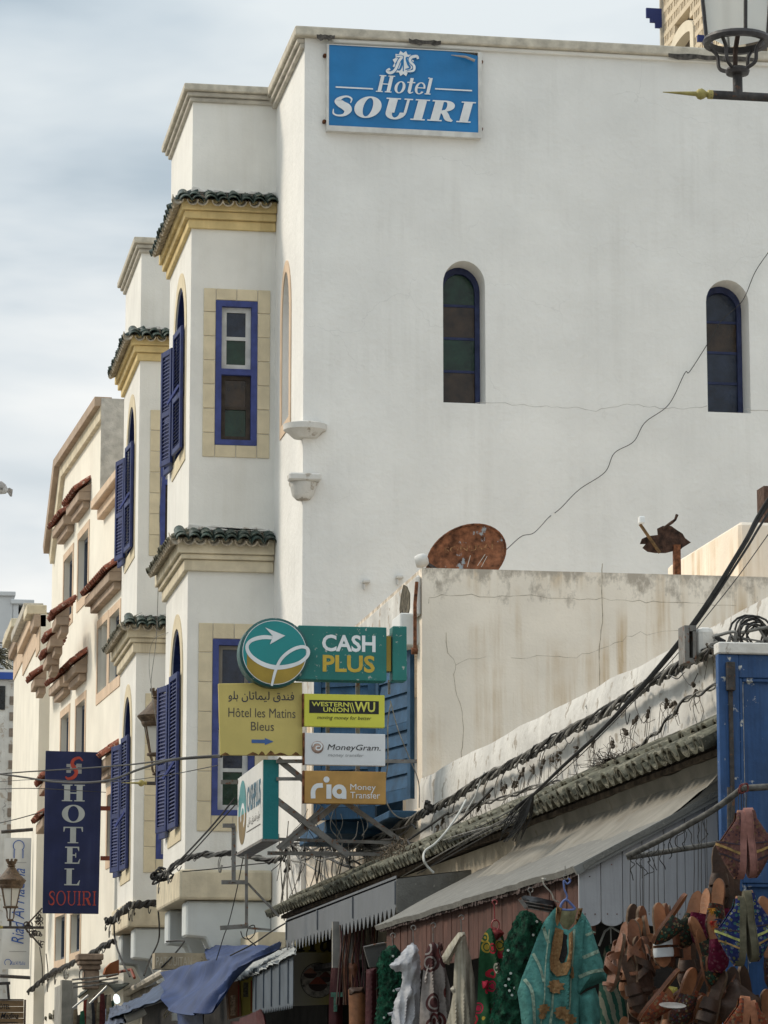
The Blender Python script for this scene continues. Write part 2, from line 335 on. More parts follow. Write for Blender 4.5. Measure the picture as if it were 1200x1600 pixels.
def ringbands(parent,bands,x0,x1,y0,y1,name='cornice_band',bev=.012):
    """mouldings round three sides of a bay: (z0,z1,projection,material)"""
    for z0,z1,p,m in bands:
        k=MB().bx(x0-p,x1,y0-p,y1+p,z0,z1)
        k.build(name,m,parent,bevel=bev,segs=2)
def louvre_leaf(parent,hx,hy,z0,z1,w,ang,mat=BLUE,name='shutter',dirY=1,label=None):
    """shutter leaf hinged at (hx,hy); ang = how far it stands off the wall (deg), dirY which way it lies"""
    a=R(ang); u=Vector((-math.sin(a),dirY*math.cos(a),0)); n=Vector((-math.cos(a),-dirY*math.sin(a),0))
    F=Fr((hx,hy,0),u,n); m=MB(); fw=.055
    m.box(F,0,fw,z0,z1,0,.035); m.box(F,w-fw,w,z0,z1,0,.035)
    zs=[z0,z0+(z1-z0)*.42,z1-.07]
    for i,z in enumerate(zs): m.box(F,fw,w-fw,z,z+.07,0.001,.034)
    o=m.build(name,mat,parent,bevel=.004)
    if label: o['label']=label
    s=MB()
    for a0,b0 in ((zs[0]+.08,zs[1]-.01),(zs[1]+.08,zs[2]-.01)):
        k=int((b0-a0)/.042)
        for i in range(k):
            z=a0+(i+.5)*(b0-a0)/k; s.add([F.p(fw-.002,z-.014,.030),F.p(w-fw+.002,z-.014,.030),F.p(w-fw+.002,z+.014,.008),F.p(fw-.002,z+.014,.008),F.p(fw-.002,z-.018,.026),F.p(w-fw+.002,z-.018,.026),F.p(w-fw+.002,z+.010,.004),F.p(fw-.002,z+.010,.004)],[(0,1,2,3),(4,7,6,5),(0,4,5,1),(3,2,6,7)])
    s.build('louvres',mat,o,kind='stuff')
    return o
def pane_grid(parent,F,rows,n,fmat,name='sash',fw=.035,depth=.04):
    """sash: rows = list of (u0,u1,v0,v1,glass); frame round each"""
    u0=min(r[0] for r in rows)-fw; u1=max(r[1] for r in rows)+fw; v0=min(r[2] for r in rows)-fw; v1=max(r[3] for r in rows)+fw
    m=MB(); m.sheet(F,rect(u0,u1,v0,v1),[rect(*r[:4]) for r in rows],n,depth); m.box(F,u0,u0+.004,v0,v1,n-depth,n-.001); m.box(F,u1-.004,u1,v0,v1,n-depth,n-.001)
    o=m.build(name,fmat,parent)
    for r in rows: MB().box(F,r[0]-.003,r[1]+.003,r[2]-.003,r[3]+.003,n-depth*.75,n-depth*.6).build('pane',r[4],o)
    return o
# ================================================================== HOTEL
hotel=thing('hotel_building','tall white hotel with two projecting bays, green tiled ledges and dark blue shutters','hotel building',(XC,34,0))
SF=side(34.0); ZT=13.02
w=MB()
h1=arch(6.675,.235,8.975,10.30,.27); h2=arch(SF.px(1137,500)[0],.245,8.975,10.22,.26)
w.sheet(SF,rect(XC,15,0,ZT),[h1,h2],0,.42)
ST=street(XC)
niche=arch(ST.px(447,560)[0],.30,ST.px(443,680)[1]+.12,ST.px(447,500)[1],.55)
w.sheet(ST,rect(34,50,0,ZT),[niche],0,.14)
w.add([(XC,34,ZT),(15,34,ZT),(15,50,ZT),(XC,50,ZT)],[(0,1,2,3)]).add([(15,34,0),(15,50,0),(15,50,ZT),(15,34,ZT)],[(0,1,2,3)]).add([(XC,50,0),(15,50,0),(15,50,ZT),(XC,50,ZT)],[(0,1,2,3)])
w.build('wall',WHITE,hotel)
nb=MB(); nb.flat(ST,niche,-.139); nb.build('niche_back',pm('niche_grey',(.42,.41,.40),.9,.06,3,.2,40),hotel)
# niche surround
def surround_ring(F,uc,hw,v0,vs,rise,t,n1,parent,mat,k=9,sill=True,n0=.001):
    def outl(d,n):
        pts=[(uc+hw+d,v0-d if sill else v0)]
        pts.append((uc+hw+d,vs))
        for i in range(1,2*n): a=math.pi*i/(2*n); pts.append((uc+(hw+d)*math.cos(a),vs+(rise+d)*math.sin(a)))
        pts.append((uc-hw-d,vs)); pts.append((uc-hw-d,v0-d if sill else v0)); return pts
    A=outl(t,k); B=outl(0,k); m=MB()
    def ring(A,B,closed):
        n=len(A); 
        for i in range(n if closed else n-1):
            j=(i+1)%n; q=[A[i],A[j],B[j],B[i]]
            m.add([F.p(a,b,n0) for a,b in q]+[F.p(a,b,n1) for a,b in q],[(4,5,6,7),(0,1,5,4),(2,3,7,6)])
    ring(A,B,sill); return m.build('window_surround',mat,parent)
surround_ring(ST,ST.px(447,560)[0],.30,ST.px(443,680)[1]+.12,ST.px(447,500)[1],.55,.13,.012,hotel,PEACH)
# front arched windows
for uc,hw,v0,vs,rise,seed in ((6.675,.235,8.975,10.30,.27,1),(SF.px(1137,500)[0],.245,8.975,10.22,.26,2)):
    o=arch(uc,hw-.002,v0+.002,vs,rise-.002); i_=arch(uc,hw-.055,v0+.05,vs-.02,rise-.05)
    m=MB(); m.sheet(SF,o,[i_],-.30,.07); fr=m.build('window',pm('dark_blue_frame',(.03,.04,.10),.6,.2,12,.2,60),hotel)
    rows=4; hh=(vs+rise-.06-(v0+.05))/rows
    gl=[G_BROWN,G_GREEN,G_BROWN,G_GREEN] if seed==1 else [G_BLUE,G_BLUE,G_BROWN,G_BLUE]
    for r in range(rows):
        a=v0+.05+r*hh; top=a+hh
        if r<rows-1: MB().box(SF,uc-hw+.056,uc+hw-.056,a+.012,top-.012,-.345,-.335).build('pane',gl[r],fr)
        else: MB().flat(SF,[(u,v) for u,v in arch(uc,hw-.056,a+.012,vs-.02,rise-.055)],-.34).build('pane',gl[r],fr)
    for r in range(1,rows): MB().box(SF,uc-hw+.054,uc+hw-.054,v0+.05+r*hh-.014,v0+.05+r*hh+.014,-.36,-.325).build('glazing_bar',pm('dark_blue_frame',(.03,.04,.10)),fr)
    MB().box(SF,uc-hw,uc+hw,v0,vs+rise,-.43,-.421).build('room_shade',DARK,hotel)
# roof coping: front thin, left three bands
for z0,z1,p,m_ in ((ZT+.002,ZT+.115,.12,COPE),):
    MB().bx(XC-p,15.05,34-.09,50,z0,z1).build('coping',COPE,hotel,bevel=.02,segs=2)
MB().bx(XC+.3,15.04,34-.045,34.3,ZT-.045,ZT+.001).build('coping_band',WHITE2,hotel,bevel=.01)
for z0,z1,p in ((ZT-.055,ZT+.001,.085),(ZT-.115,ZT-.057,.05)):
    MB().bx(XC-p,XC+.002,34.003,46,z0,z1).build('coping_band',COPE2,hotel,bevel=.014,segs=2)
# chipped dark spots under the coping
c=MB(); 
for x,wd in ((5.02,.20),(6.05,.36),(9.0,1.0)):
    k=9; pts=[(x+wd*i/k,ZT+.012+random.uniform(0,.02)) for i in range(k+1)]+[(x+wd*i/k,ZT-.02-random.uniform(0,.035)*(1 if 0<i<k else 0)) for i in range(k,-1,-1)]
    c.prism(SF,pts,.0905,.094)
c.build('coping_break',pm('broken_render',(.09,.08,.07),.95,.4,20,.8,60),hotel,kind='stuff')
def bay(Y0,Wd,dT=0,d1=0,d2=0):
    Y1=Y0+Wd; BS=side(Y0); BF=street(XB); PTOP=13.0+dT
    zb=3.73; yc=Y0+1.12
    # walls, with a window in the side and an arched window in the front on both floors
    m=MB(); u0=4.21; u1=4.695
    sides=[(8.883+d1*.8,10.583+d1*.8),(4.645+d2*.5,6.644+d2*.5)]
    m.sheet(BS,rect(XB,XC,zb,PTOP),[rect(u0,u1,a,b) for a,b in sides],0,.10)
    fr=[(8.95+d1*.8,10.38+d1*.8,.60),(4.57+d2*.5,6.30+d2*.5,.60)]; hw=.55
    m.sheet(BF,rect(Y0,Y1,zb,PTOP),[arch(yc,hw,a,b,c) for a,b,c in fr],0,.20)
    m.add([(XB,Y1,zb),(XC,Y1,zb),(XC,Y1,PTOP),(XB,Y1,PTOP)],[(0,1,2,3)]).add([(XB,Y0,zb),(XC,Y0,zb),(XC,Y1,zb),(XB,Y1,zb)],[(0,1,2,3)])
    m.build('bay_wall',WHITE2,hotel)
    ringbands(hotel,[(12.94+dT,12.995+dT,.04,COPE2),(12.997+dT,13.05+dT,.075,COPE2),(13.052+dT,13.14+dT,.115,COPE)],XB,XC-.003,Y0,Y1,'coping_band',.016)
    # top ledge
    ringbands(hotel,[(11.42+d1,11.525+d1,.045,YELL),(11.527+d1,11.615+d1,.09,YELL),(11.617+d1,11.75+d1,.13,YELL)],XB,XC-.002,Y0,Y1)
    ringbands(hotel,[(7.41+d2,7.54+d2,.05,CORN),(7.542+d2,7.60+d2,.09,CORN),(7.602+d2,7.78+d2,.13,CORN)],XB,XC-.004,Y0,Y1)
    for z,kk in ((11.755+d1,0),(7.785+d2,1)):
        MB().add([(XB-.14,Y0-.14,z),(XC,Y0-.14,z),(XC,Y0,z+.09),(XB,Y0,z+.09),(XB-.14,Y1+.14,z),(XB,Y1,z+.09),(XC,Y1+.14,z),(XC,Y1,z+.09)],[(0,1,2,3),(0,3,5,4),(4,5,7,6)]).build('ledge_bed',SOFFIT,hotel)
        L0=XC-(XB-.17)
        tile_run(hotel,(XB-.17,Y0-.205,z-.055),(1,0,0),(0,-.88,-.47),8,L0/8.0,2,.085,T_GREEN,T_GREENU,.03,.05,-.045)
        tile_run(hotel,(XB-.205,Y0-.05,z-.055),(0,1,0),(-.88,0,-.47),int((Wd+.12)/.143),.143,2,.085,T_SMALL if kk else T_GREEN,T_GREENU,.03,.05,-.045)
        tile_run(hotel,(XB-.10,Y1+.20,z-.05),(1,0,0),(0,.88,-.47),6,.16,1,.085,T_GREEN,None,.03,.05)
        fl=MB(); k=14
        pts=[(XB-.0+i*(XC-XB-.02)/k,z+.135+random.uniform(-.025,.03)) for i in range(k+1)]
        fl.prism(BS,pts+[(XC-.01,z+.1),(XB-.02,z+.1)],.0,.035); fl.build('tile_flashing',LIME,hotel,bevel=.006)
    # side windows: stone surround of single blocks
    for (a,b),low in zip(sides,(0,1)):
        su0,su1,sv0,sv1=(4.065,4.844,a-.145,b+.14) if not low else (4.045,4.85,a-.18,b+.18)
        n=6; hh=(sv1-sv0)/ (n+1)
        def blk(x0,x1,z0,z1): MB().box(BS,x0+.004,x1-.004,z0+.004,z1-.004,-.01,.016+random.uniform(-.002,.002)).build('surround_stone',STONEY,hotel,bevel=.004)
        for i in range(n+1):
            z0=sv0+i*hh; blk(su0,u0-.0,z0,z0+hh); blk(u1,su1,z0+random.uniform(-.0,.0),z0+hh)
        cu=(u0+u1)/2; blk(u0,cu,b,sv1); blk(cu,u1,b,sv1); blk(u0,cu,sv0,a); blk(cu,u1,sv0,a)
        # blue frame
        t=.07; mid=a+(b-a)*.485; F=BS
        m=MB(); m.sheet(F,rect(u0+.001,u1-.001,a+.001,b-.001),[rect(u0+t,u1-t,a+t*.9,mid),rect(u0+t,u1-t,mid+.07,b-t)],.012,.10)
        wf=m.build('window',BLUEF,hotel)
        def sash(z0,z1,wood,gls,fw):
            m=MB(); zc=(z0+z1)/2; A=u0+t+.002; B=u1-t-.002
            m.sheet(F,rect(A,B,z0+.002,z1-.002),[rect(A+fw,B-fw,z0+fw,zc-fw*.35),rect(A+fw,B-fw,zc+fw*.35,z1-fw)],-.045,.03)
            s=m.build('sash',wood,wf)
            for (p0,p1),gl in zip(((z0+fw,zc-fw*.35),(zc+fw*.35,z1-fw)),gls): MB().box(F,A+fw-.004,B-fw+.004,p0-.003,p1+.003,-.072,-.066).build('pane',gl,wf)
        if low: sash(mid+.07,b-t,pm('grey_sash',(.22,.20,.17),.7,.1),(G_BLUE,G_BLUE),.045); sash(a+t*.9,mid,WOODW,(G_GREEN,G_BLUE),.06)
        else: sash(mid+.07,b-t,WOODW,(G_GREEN,G_BLUE),.06); sash(a+t*.9,mid,WOODB,(G_GREEN,G_BROWN),.05)
        MB().box(F,u0,u1,a,b,-.13,-.102).build('room_shade',DARK,hotel)
    # front windows
    for (a,b,c_),low in zip(fr,(0,1)):
        surround_ring(BF,yc,hw,a,b,c_,.17,.012,hotel,STONEY)
        MB().flat(BF,arch(yc,hw,a,b,c_),-.199).build('room_shade',DARK,hotel)
        MB().sheet(BF,arch(yc,hw-.001,a+.001,b,c_-.001),[arch(yc,hw-.035,a+.035,b-.01,c_-.03)],-.012,.08).build('window_lining',BLUE,hotel)
        wf=MB().sheet(BF,arch(yc,hw-.002,a,b,c_-.002),[arch(yc,hw-.07,a+.07,b-.03,c_-.06)],-.10,.05).build('window',BLUE,hotel)
        MB().box(BF,yc-.03,yc+.03,a+.05,b+c_-.06,-.14,-.105).build('mullion',BLUE,wf)
        for s in (-1,1):
            for r in range(3):
                MB().box(BF,yc+.04 if s>0 else yc-hw+.08,yc+hw-.08 if s>0 else yc-.04,a+.08+r*.45,a+.48+r*.45,-.13,-.12).build('pane',G_DARK,wf)
        zt=a+1.43 if not low else a+1.75
        louvre_leaf(hotel,XB-.03,Y0+.46,a-.02,zt,.54,4)
        louvre_leaf(hotel,XB-.02,yc+hw+.02,a-.04,zt+.02,.50,173,dirY=-1)
        louvre_leaf(hotel,XB-.03,yc+hw-.12,a+.01,zt-.02,.36,14,dirY=1)
        # propped flap
        st=MB(); st.bar((XB-.06,Y0+.60,a+.75),(XB-.18,Y0+.75,a+.55),.02,.03); st.build('shutter_prop',BLUEF,hotel)
    # bottom apron and brackets
    ringbands(hotel,[(3.70,4.035,.07,CORN)],XB,XC-.005,Y0,Y1,'apron_band',.03)
    for y in (Y0+.003,Y1-.5):
        pr=[(XC,3.69),(XB+.02,3.69),(XB+.02,3.30),(XB+.24,3.28),(XB+.42,2.9),(XC,2.55)]
        MB().prism(side(y),pr,-.45,0).build('bracket',pm('plaster_pale_blue',(.60,.63,.63),.9,.06,2,.25,40,streak=.4,scol=(.4,.38,.34)),hotel,bevel=.02)
bay(36.3,2.40); bay(42.55,2.35,-.20,-.17,-.11)
# two corbels at the corner
b1=thing('stone_corbel','small flat half round white stone ledge on the hotel corner, upper one of the pair','corbel',pY(475,675,33.9))
a_=pY(477,668,34); m=MB(); prof=[(.0,-.12),(.13,-.115),(.20,-.05),(.235,-.03),(.24,.03),(.19,.045),(0,.05)]
m.lathe((a_.x,34.02,a_.z),prof,20,squash=.9); m.build('ledge',LIME,b1,smooth=True)
b2=thing('carved_bracket','weathered stone bracket with a rounded foot below the small ledge on the hotel corner','corbel',pY(473,760,33.9))
a_=pY(474,757,34); m=MB(); m.lathe((a_.x,34.02,a_.z),[(.0,-.18),(.07,-.17),(.12,-.12),(.14,-.03),(.155,0),(.155,.02)],18); m.build('foot',LIME,b2,smooth=True)
m=MB(); m.bx(a_.x-.175,a_.x+.175,33.84,34.003,a_.z+.021,a_.z+.10); m.build('slab',LIME,b2,bevel=.015)
# wall scars on the hotel front
for i,(px_,py_) in enumerate(((570,912),(622,905))):
    q=pY(px_,py_,34); m=MB(); m.bx(q.x-.03,q.x+.05,33.93,34.004,q.z,q.z+.035).bx(q.x-.02,q.x,33.95,34.004,q.z-.07,q.z-.001)
    tag(m.build('wall_hook',LIME,None,bevel=.008),('small broken bracket stub on the white hotel wall left of the roof ledge','small square bracket stub on the white hotel wall beside the rusty dish')[i],'wall hook')
# ================================================================== middle (beige) house
YM=27.15; XM=4.95; ZM=6.03
mid=thing('beige_house','lower stained beige house with a flat roof, between the hotel and the shops','house',(XM,YM,0))
m=MB(); FM=side(YM)
m.sheet(FM,rect(XM,16,0,ZM),[],0)
FS_=street(XM)
lg=[(YM+.25,3.98),(33.6,3.98),(33.6,5.62),(YM+.25,5.62)]
m.sheet(FS_,[(YM,0),(33.99,0),(33.99,ZM),(YM,ZM)],[lg],0,1.0)
m.add([(XM,YM,ZM-.35),(16,YM,ZM-.35),(16,33.9,ZM-.35),(XM,33.9,ZM-.35)],[(0,1,2,3)])
m.add([(XM+.22,YM+.22,ZM),(16,YM+.22,ZM),(16,YM+.22,ZM-.35),(XM+.22,YM+.22,ZM-.35),(XM+.22,33.9,ZM),(XM+.22,33.9,ZM-.35)],[(0,1,2,3),(0,4,5,3)])
m.add([(XM,YM,ZM),(16,YM,ZM),(16,YM+.22,ZM),(XM+.22,YM+.22,ZM),(XM,33.9,ZM),(XM+.22,33.9,ZM)],[(0,1,2,3),(0,3,5,4)])
m.build('wall',BEIGE,mid)
MB().flat(FS_,lg,-1.0).build('recess_wall',pm('recess_white',(.6,.6,.58),.9,.08),mid)
# street-side parapet beam stands proud
MB().box(FS_,YM+.012,33.9,5.615,5.97,.002,.05).build('parapet_beam',DIRTY,mid,bevel=.02)
# hole knocked in the beam
br=MB(); q=pX(631,945,XM-.06); k=9
pts=[(q.y+.22*math.cos(a)*(1+.3*random.random()),q.z+.15*math.sin(a)*(1+.35*random.random())) for a in [2*math.pi*i/k for i in range(k)]]
br.prism(FS_,pts,.051,.058); br.build('broken_patch',pm('rubble_core',(.10,.085,.06),.97,.5,14,1,30),mid)
# louvred blue shutters and window
def blue_leaf(a,b,z0,z1,label=None,thick=.04):
    a,b=Vector(a),Vector(b); u=(b-a).normalized(); n=Vector((u.y,-u.x,0)); 
    if n.y>0: n=-n
    F=Fr(a,u,n); wd=(b-a).length; m=MB(); fw=.07
    m.sheet(F,rect(0,wd,z0,z1),[rect(fw,wd-fw,z0+.1,z0+(z1-z0)*.47),rect(fw,wd-fw,z0+(z1-z0)*.52,z1-.1)],0,.035); m.box(F,0,.003,z0,z1,-thick,-.001); m.box(F,wd-.003,wd,z0,z1,-thick,-.001)
    o=m.build('shutter',BLUES,mid)
    for a0,b0 in ((z0+.1,z0+(z1-z0)*.47),(z0+(z1-z0)*.52,z1-.1)):
        k=max(3,int((b0-a0)/.11))
        for i in range(k):
            z=a0+i*(b0-a0)/k; h=(b0-a0)/k
            MB().add([F.p(fw,z+.004,-.004),F.p(wd-fw,z+.004,-.004),F.p(wd-fw,z+h+.012,-.028),F.p(fw,z+h+.012,-.028),F.p(fw,z+.004,-.016),F.p(wd-fw,z+.004,-.016),F.p(wd-fw,z+h+.012,-.036),F.p(fw,z+h+.012,-.036)],[(0,1,2,3),(4,7,6,5),(0,4,5,1),(3,2,6,7)]).build('slat',BLUES,o)
q0=pX(650,1200,XM-.03); zc=q0.z
h_=pX(612,1270,XM-.30)
blue_leaf((XM-.05,27.45,0),(XM-.22,28.25,0),4.07,5.36)
blue_leaf((XM-.22,28.27,0),(XM-.72,28.60,0),3.97,5.36)
MB().bx(XM-.24,XM+.3,27.42,28.66,3.90,3.965).build('sill',BLUES,mid,bevel=.008)
MB().bx(XM-.66,XM+.1,28.66,28.76,3.98,5.5).build('window_post',BLUES,mid,bevel=.008)
MB().bx(XM-.6,XM+.1,28.67,30.3,3.86,3.975).build('window_sill',BLUES,mid,bevel=.01)
MB().bx(XM-.16,XM+.05,27.32,27.75,5.38,5.66).build('white_meter_box',PANEW,mid,bevel=.01)
pp=MB().tube([(XM-.07,27.10,5.30),(XM-.07,27.10,5.70),(XM-.05,27.12,5.9)],.016).tube([(XM-.10,27.10,5.30),(XM-.05,27.10,5.30)],.03,8); pp.build('rusty_bracket',RUST,mid)
# pier on the beige roof
o=MB().bx(pY(1155,850,28.4).x,16,28.4,31,ZM-.36,pY(1160,815,28.4).z).build('roof_pier',BEIGE,at=(8.5,28.4,ZM-.35),bevel=.03); tag(o,'beige rendered block standing on the flat roof at the right edge of the photo','roof block')
# ================================================================== near low building
YN=10.0; XN=4.93
near=thing('near_shop_building','low whitewashed shop building with a tiled eave, cables along its rough parapet','shop building',(XN,YN,0))
m=MB(); FN=street(XN)
k=60; top=[]
for i in range(k+1):
    y=YN+(27.13-YN)*i/k; top.append((y,4.22+.02*mno.noise(Vector((y*.9,0,0)))*2))
m.v=[]; 
# undulating face: grid
ny,nz_=110,14
for j in range(nz_+1):
    for i in range(ny+1):
        y=YN+(27.13-YN)*i/ny; zt=4.22+.04*mno.noise(Vector((y*.8,3,0))); z=2.9+(zt-2.9)*j/nz_
        m.v.append(Vector((XN+.035*mno.noise(Vector((y*1.3,z*2.2,5)))+ (.02 if j==nz_ else 0),y,z)))
for j in range(nz_):
    for i in range(ny): a=j*(ny+1)+i; m.f.append((a,a+1,a+ny+2,a+ny+1))
b=len(m.v)
for i in range(ny+1):
    q=m.v[nz_*(ny+1)+i]; m.v.append(q+Vector((.25,0,.01)))
for i in range(ny+1):
    q=m.v[b+i]; m.v.append(q+Vector((0,0,-.5)))
for i in range(ny):
    a=nz_*(ny+1)+i; c=b+i; m.f+=[(a,a+1,c+1,c),(c,c+1,c+ny+2,c+ny+1)]
m.build('parapet_wall',LIME,near,smooth=True)
m=MB(); m.bx(XN+.02,XN+.2,YN,27.13,0,2.95); m.bx(XN+.2,16,YN,27.13,3.6,3.7); m.build('wall',DIRTY,near)
# tiled eave
E0=15.62; E1=31.9; XE=4.35
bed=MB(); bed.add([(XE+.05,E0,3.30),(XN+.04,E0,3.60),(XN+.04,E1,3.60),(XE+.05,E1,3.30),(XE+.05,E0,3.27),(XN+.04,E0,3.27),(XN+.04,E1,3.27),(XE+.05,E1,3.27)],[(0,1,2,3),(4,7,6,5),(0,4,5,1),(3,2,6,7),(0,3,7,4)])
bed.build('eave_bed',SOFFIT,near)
sd_=Vector((-.87,0,-.47)).normalized(); n_=int((E1-E0)/.155)
tile_run(near,(XE-.02,E0+.03,3.31),(0,1,0),sd_,n_,.155,2,.27,T_CLAY,T_CLAYU,.035,.06,-.02)
# mortar face under the eave: rough vertical band down to the stall roofs
m=MB(); ny=150
rows=[(XE+.07,3.27),(XE+.09,3.20),(XE+.05,3.14),(XE-.04,3.08),(XE-.14,3.00),(XE-.30,2.885)]
for x,z in rows:
    for i in range(ny+1):
        y=15.87+5.1*i/ny; m.v.append(Vector((x+.014*mno.noise(Vector((y*2,z*6,1))),y,z+.014*mno.noise(Vector((y*3,z,9))))))
for j in range(len(rows)-1):
    for i in range(ny): a=j*(ny+1)+i; m.f.append((a,a+1,a+ny+2,a+ny+1))
m.build('mortar_face',MORTAR,near,smooth=True)
MB().prism(side(15.88),[(4.03,2.875),(4.2,2.985),(4.31,3.065),(4.43,3.19),(4.43,3.26),(4.97,3.26),(4.97,3.1),(4.5,3.08),(4.3,2.99)],-.05,.0).build('mortar_end',MORTAR,near)
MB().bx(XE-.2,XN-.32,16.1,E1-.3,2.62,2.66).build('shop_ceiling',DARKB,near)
MB().bx(XN-.30,XN,YN,31.6,0,2.6).build('shop_back_wall',DARKB,near)  # backdrop and ceiling coloured near-black as painted interior shade
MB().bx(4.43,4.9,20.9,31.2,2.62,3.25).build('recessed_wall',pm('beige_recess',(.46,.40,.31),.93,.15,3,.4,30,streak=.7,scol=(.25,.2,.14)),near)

def crack(parent,F,pts,mat=None,r=.0024,seed=0,n=.0,jag=.02):
    rnd=random.Random(seed); P=[Vector(F.px(*p)) for p in pts]; Q=[]
    for a,b in zip(P,P[1:]):
        k=max(2,int((b-a).length/.06))
        for i in range(k): Q.append(a.lerp(b,i/k)+Vector((rnd.gauss(0,jag*.4),rnd.gauss(0,jag*.4))))
    Q.append(P[-1]); MB().tube([F.p(q.x,q.y,n) for q in Q],[r*rnd.uniform(.4,1.2) for _ in Q],4).build('crack',mat or pm('crack_shade',(.38,.32,.24),.95,.3,30,0),parent,kind='stuff')
FM=side(YM)
crack(mid,FM,[(668,945),(672,934),(690,929),(760,933),(830,931),(880,935),(930,935),(1010,940),(1080,942),(1150,946)],seed=1)
crack(mid,FM,[(940,880),(941,935),(942,960),(937,1010),(937,1072)],seed=2,r=.0035,jag=.008)
crack(mid,FM,[(697,990),(700,1020),(712,1040),(708,1052),(722,1110),(724,1150),(722,1190)],seed=3,r=.003)
crack(mid,FM,[(712,1040),(730,1030),(760,1026)],seed=4,r=.002)
crack(mid,FM,[(800,1026),(850,1024),(900,1028),(1000,990),(1060,985)],seed=5,r=.002)
crack(hotel,SF,[(742,628),(800,632),(870,636),(930,640),(980,632),(1050,640),(1105,634)],pm('hotel_crack',(.45,.43,.40),.95),.003,seed=6)
crack(hotel,SF,[(1165,640),(1200,642),(1240,640)],pm('hotel_crack',(.33,.31,.28)),.004,seed=7)
#crack(hotel,SF,[(476,388),(560,384),(680,386),(900,388),(1000,386)],pm('hotel_crack2',(.50,.48,.45),.95),.004,seed=8)
# ------------------------------------------------------------------ the other side of the street (beyond the left edge of the picture)
m=MB(); rnd=random.Random(3); y=-12.0
while y<52:
    w_=rnd.uniform(6,10); h=rnd.uniform(4.5,6.5); m.bx(-12,-4.3-rnd.uniform(0,.3),y,y+w_-.02,0,h); y+=w_
struct(m.build('opposite_buildings',CREAM,at=(-8,20,0)))
# ================================================================== cream house (third) and beyond
d3=Vector((-.053,1,0)).normalized(); n3=Vector((-1,-.053,0)).normalized()
F3=Fr((4.05,45.2,0),d3,n3)
def U3(px,py): return F3.px(px,py)
cream=thing('cream_house','cream house beyond the hotel bays with clay tiled window hoods and brown roof edge','house',(4.05,45.2,0))
uL=F3.px(76,900,.1)[0]; uT=F3.px(153,700,.1)[0]; uD=F3.px(84,740,.16)[0]
zT=(U3(146,630)[1]+U3(85,738)[1])/2-.22; zLow=U3(186,758)[1]-.12; zL2=U3(75,862)[1]
wins=[(122.5,138,826,940),(100,113.5,862,972),(153,168,968,1084),(171.5,187,950,1068),(95.5,108,1112,1180),(119,133,1092,1176),(168,180,1236,1340),(87,102,1428,1502),(111,125.5,1424,1490)]
hol=[]; WR=[]
for x0,x1,y0,y1 in wins:
    a=U3(x1,(y0+y1)/2)[0]; b=U3(x0,(y0+y1)/2)[0]; cx=(x0+x1)/2
    zt=U3(x1,y0)[1]; zb=U3(x0,y1)[1]
    if y1==1180 or y1==1176: zb=zt-1.25
    hol.append(rect(a,b,zb,zt)); WR.append((a,b,zb,zt))
m=MB()
out=[(0,0),(uL+.35,0),(uL+.35,zT),(uT,zT),(uT,zLow),(0,zLow)]
m.sheet(F3,out,hol,0,.14)
m.add([F3.p(uT,zT,0),F3.p(uT,0,0),F3.p(uT,0,-7),F3.p(uT,zT,-7)],[(0,1,2,3)])
m.add([F3.p(uT,zT,0),F3.p(uL+.35,zT,0),F3.p(uL+.35,zT,-7),F3.p(uT,zT,-7)],[(0,1,2,3)])
m.add([F3.p(0,zLow,0),F3.p(uT,zLow,0),F3.p(uT,zLow,-7),F3.p(0,zLow,-7)],[(0,1,2,3)])
m.add([F3.p(0,0,0),F3.p(0,zLow,0),F3.p(0,zLow,-7),F3.p(0,0,-7)],[(0,1,2,3)])
m.add([F3.p(uL+.35,0,0),F3.p(uL+.35,zT,0),F3.p(uL+.35,zT,-7),F3.p(uL+.35,0,-7)],[(0,1,2,3)])
m.build('wall',CREAM,cream)
# rough side of the raised part, facing the camera
MB().box(F3,uT-.012,uT-.002,zLow-.05,zT+.1,-3.6,.06).build('rough_side_wall',pm('rough_grey_render',(.48,.46,.42),.95,.15,8,.8,40),cream)
# coping of the raised part, with its drop at the far end
for (n0,n1,t0,t1,mt) in ((-.1,.16,-.02,.12,HOOD),(-.1,.07,-.22,-.022,CORN)):
    m=MB(); pts=[(uT-.0,zT+t0),(uT-.0,zT+t1),(uD+t1,zT+t1),(uL+t1*.9+.3,zT+t1-1.25),(uL+t0*.9+.3,zT+t0-1.25),(uD+t0,zT+t0)]
    m.prism(F3,pts,n0,n1); m.build('coping',mt,cream)
# lower cornice next to the hotel bay
for z0,z1,n1,mt in ((zLow+.03,zLow+.16,.20,PEACH),(zLow-.12,zLow+.028,.10,PEACH)):
    MB().box(F3,0,uT-.015,z0,z1,-.1,n1).build('cornice_band',mt,cream,bevel=.01)
def hood(parent,F,u0,u1,z,proj=.19,tm=T_TERRA,step=.16):
    MB().box(F,u0-.06,u1+.06,z+.13,z+.26,.002,proj).build('window_hood',HOOD,parent,bevel=.008)
    MB().box(F,u0+.02,u1-.02,z+.02,z+.129,.002,proj*.6).build('hood_step',HOOD,parent,bevel=.008)
    n=max(3,int((u1-u0+.16)/step)); dn=(F.n*.80-F.v*.60).normalized()
    tile_run(parent,F.p(u0-.07,z+.275,proj+.04),F.u,dn,n,(u1-u0+.14)/n,2,.16,tm,tm,.02,.05,-.05)
    # closed verge facing the camera
    MB().prism(Fr(F.p(u0-.06,0,0),F.n,F.u*-1),[(0,z+.261),(proj,z+.261),(0,z+.261+proj*.75)],-(u1-u0)-.1,.0).build('hood_bed',HOOD,parent)
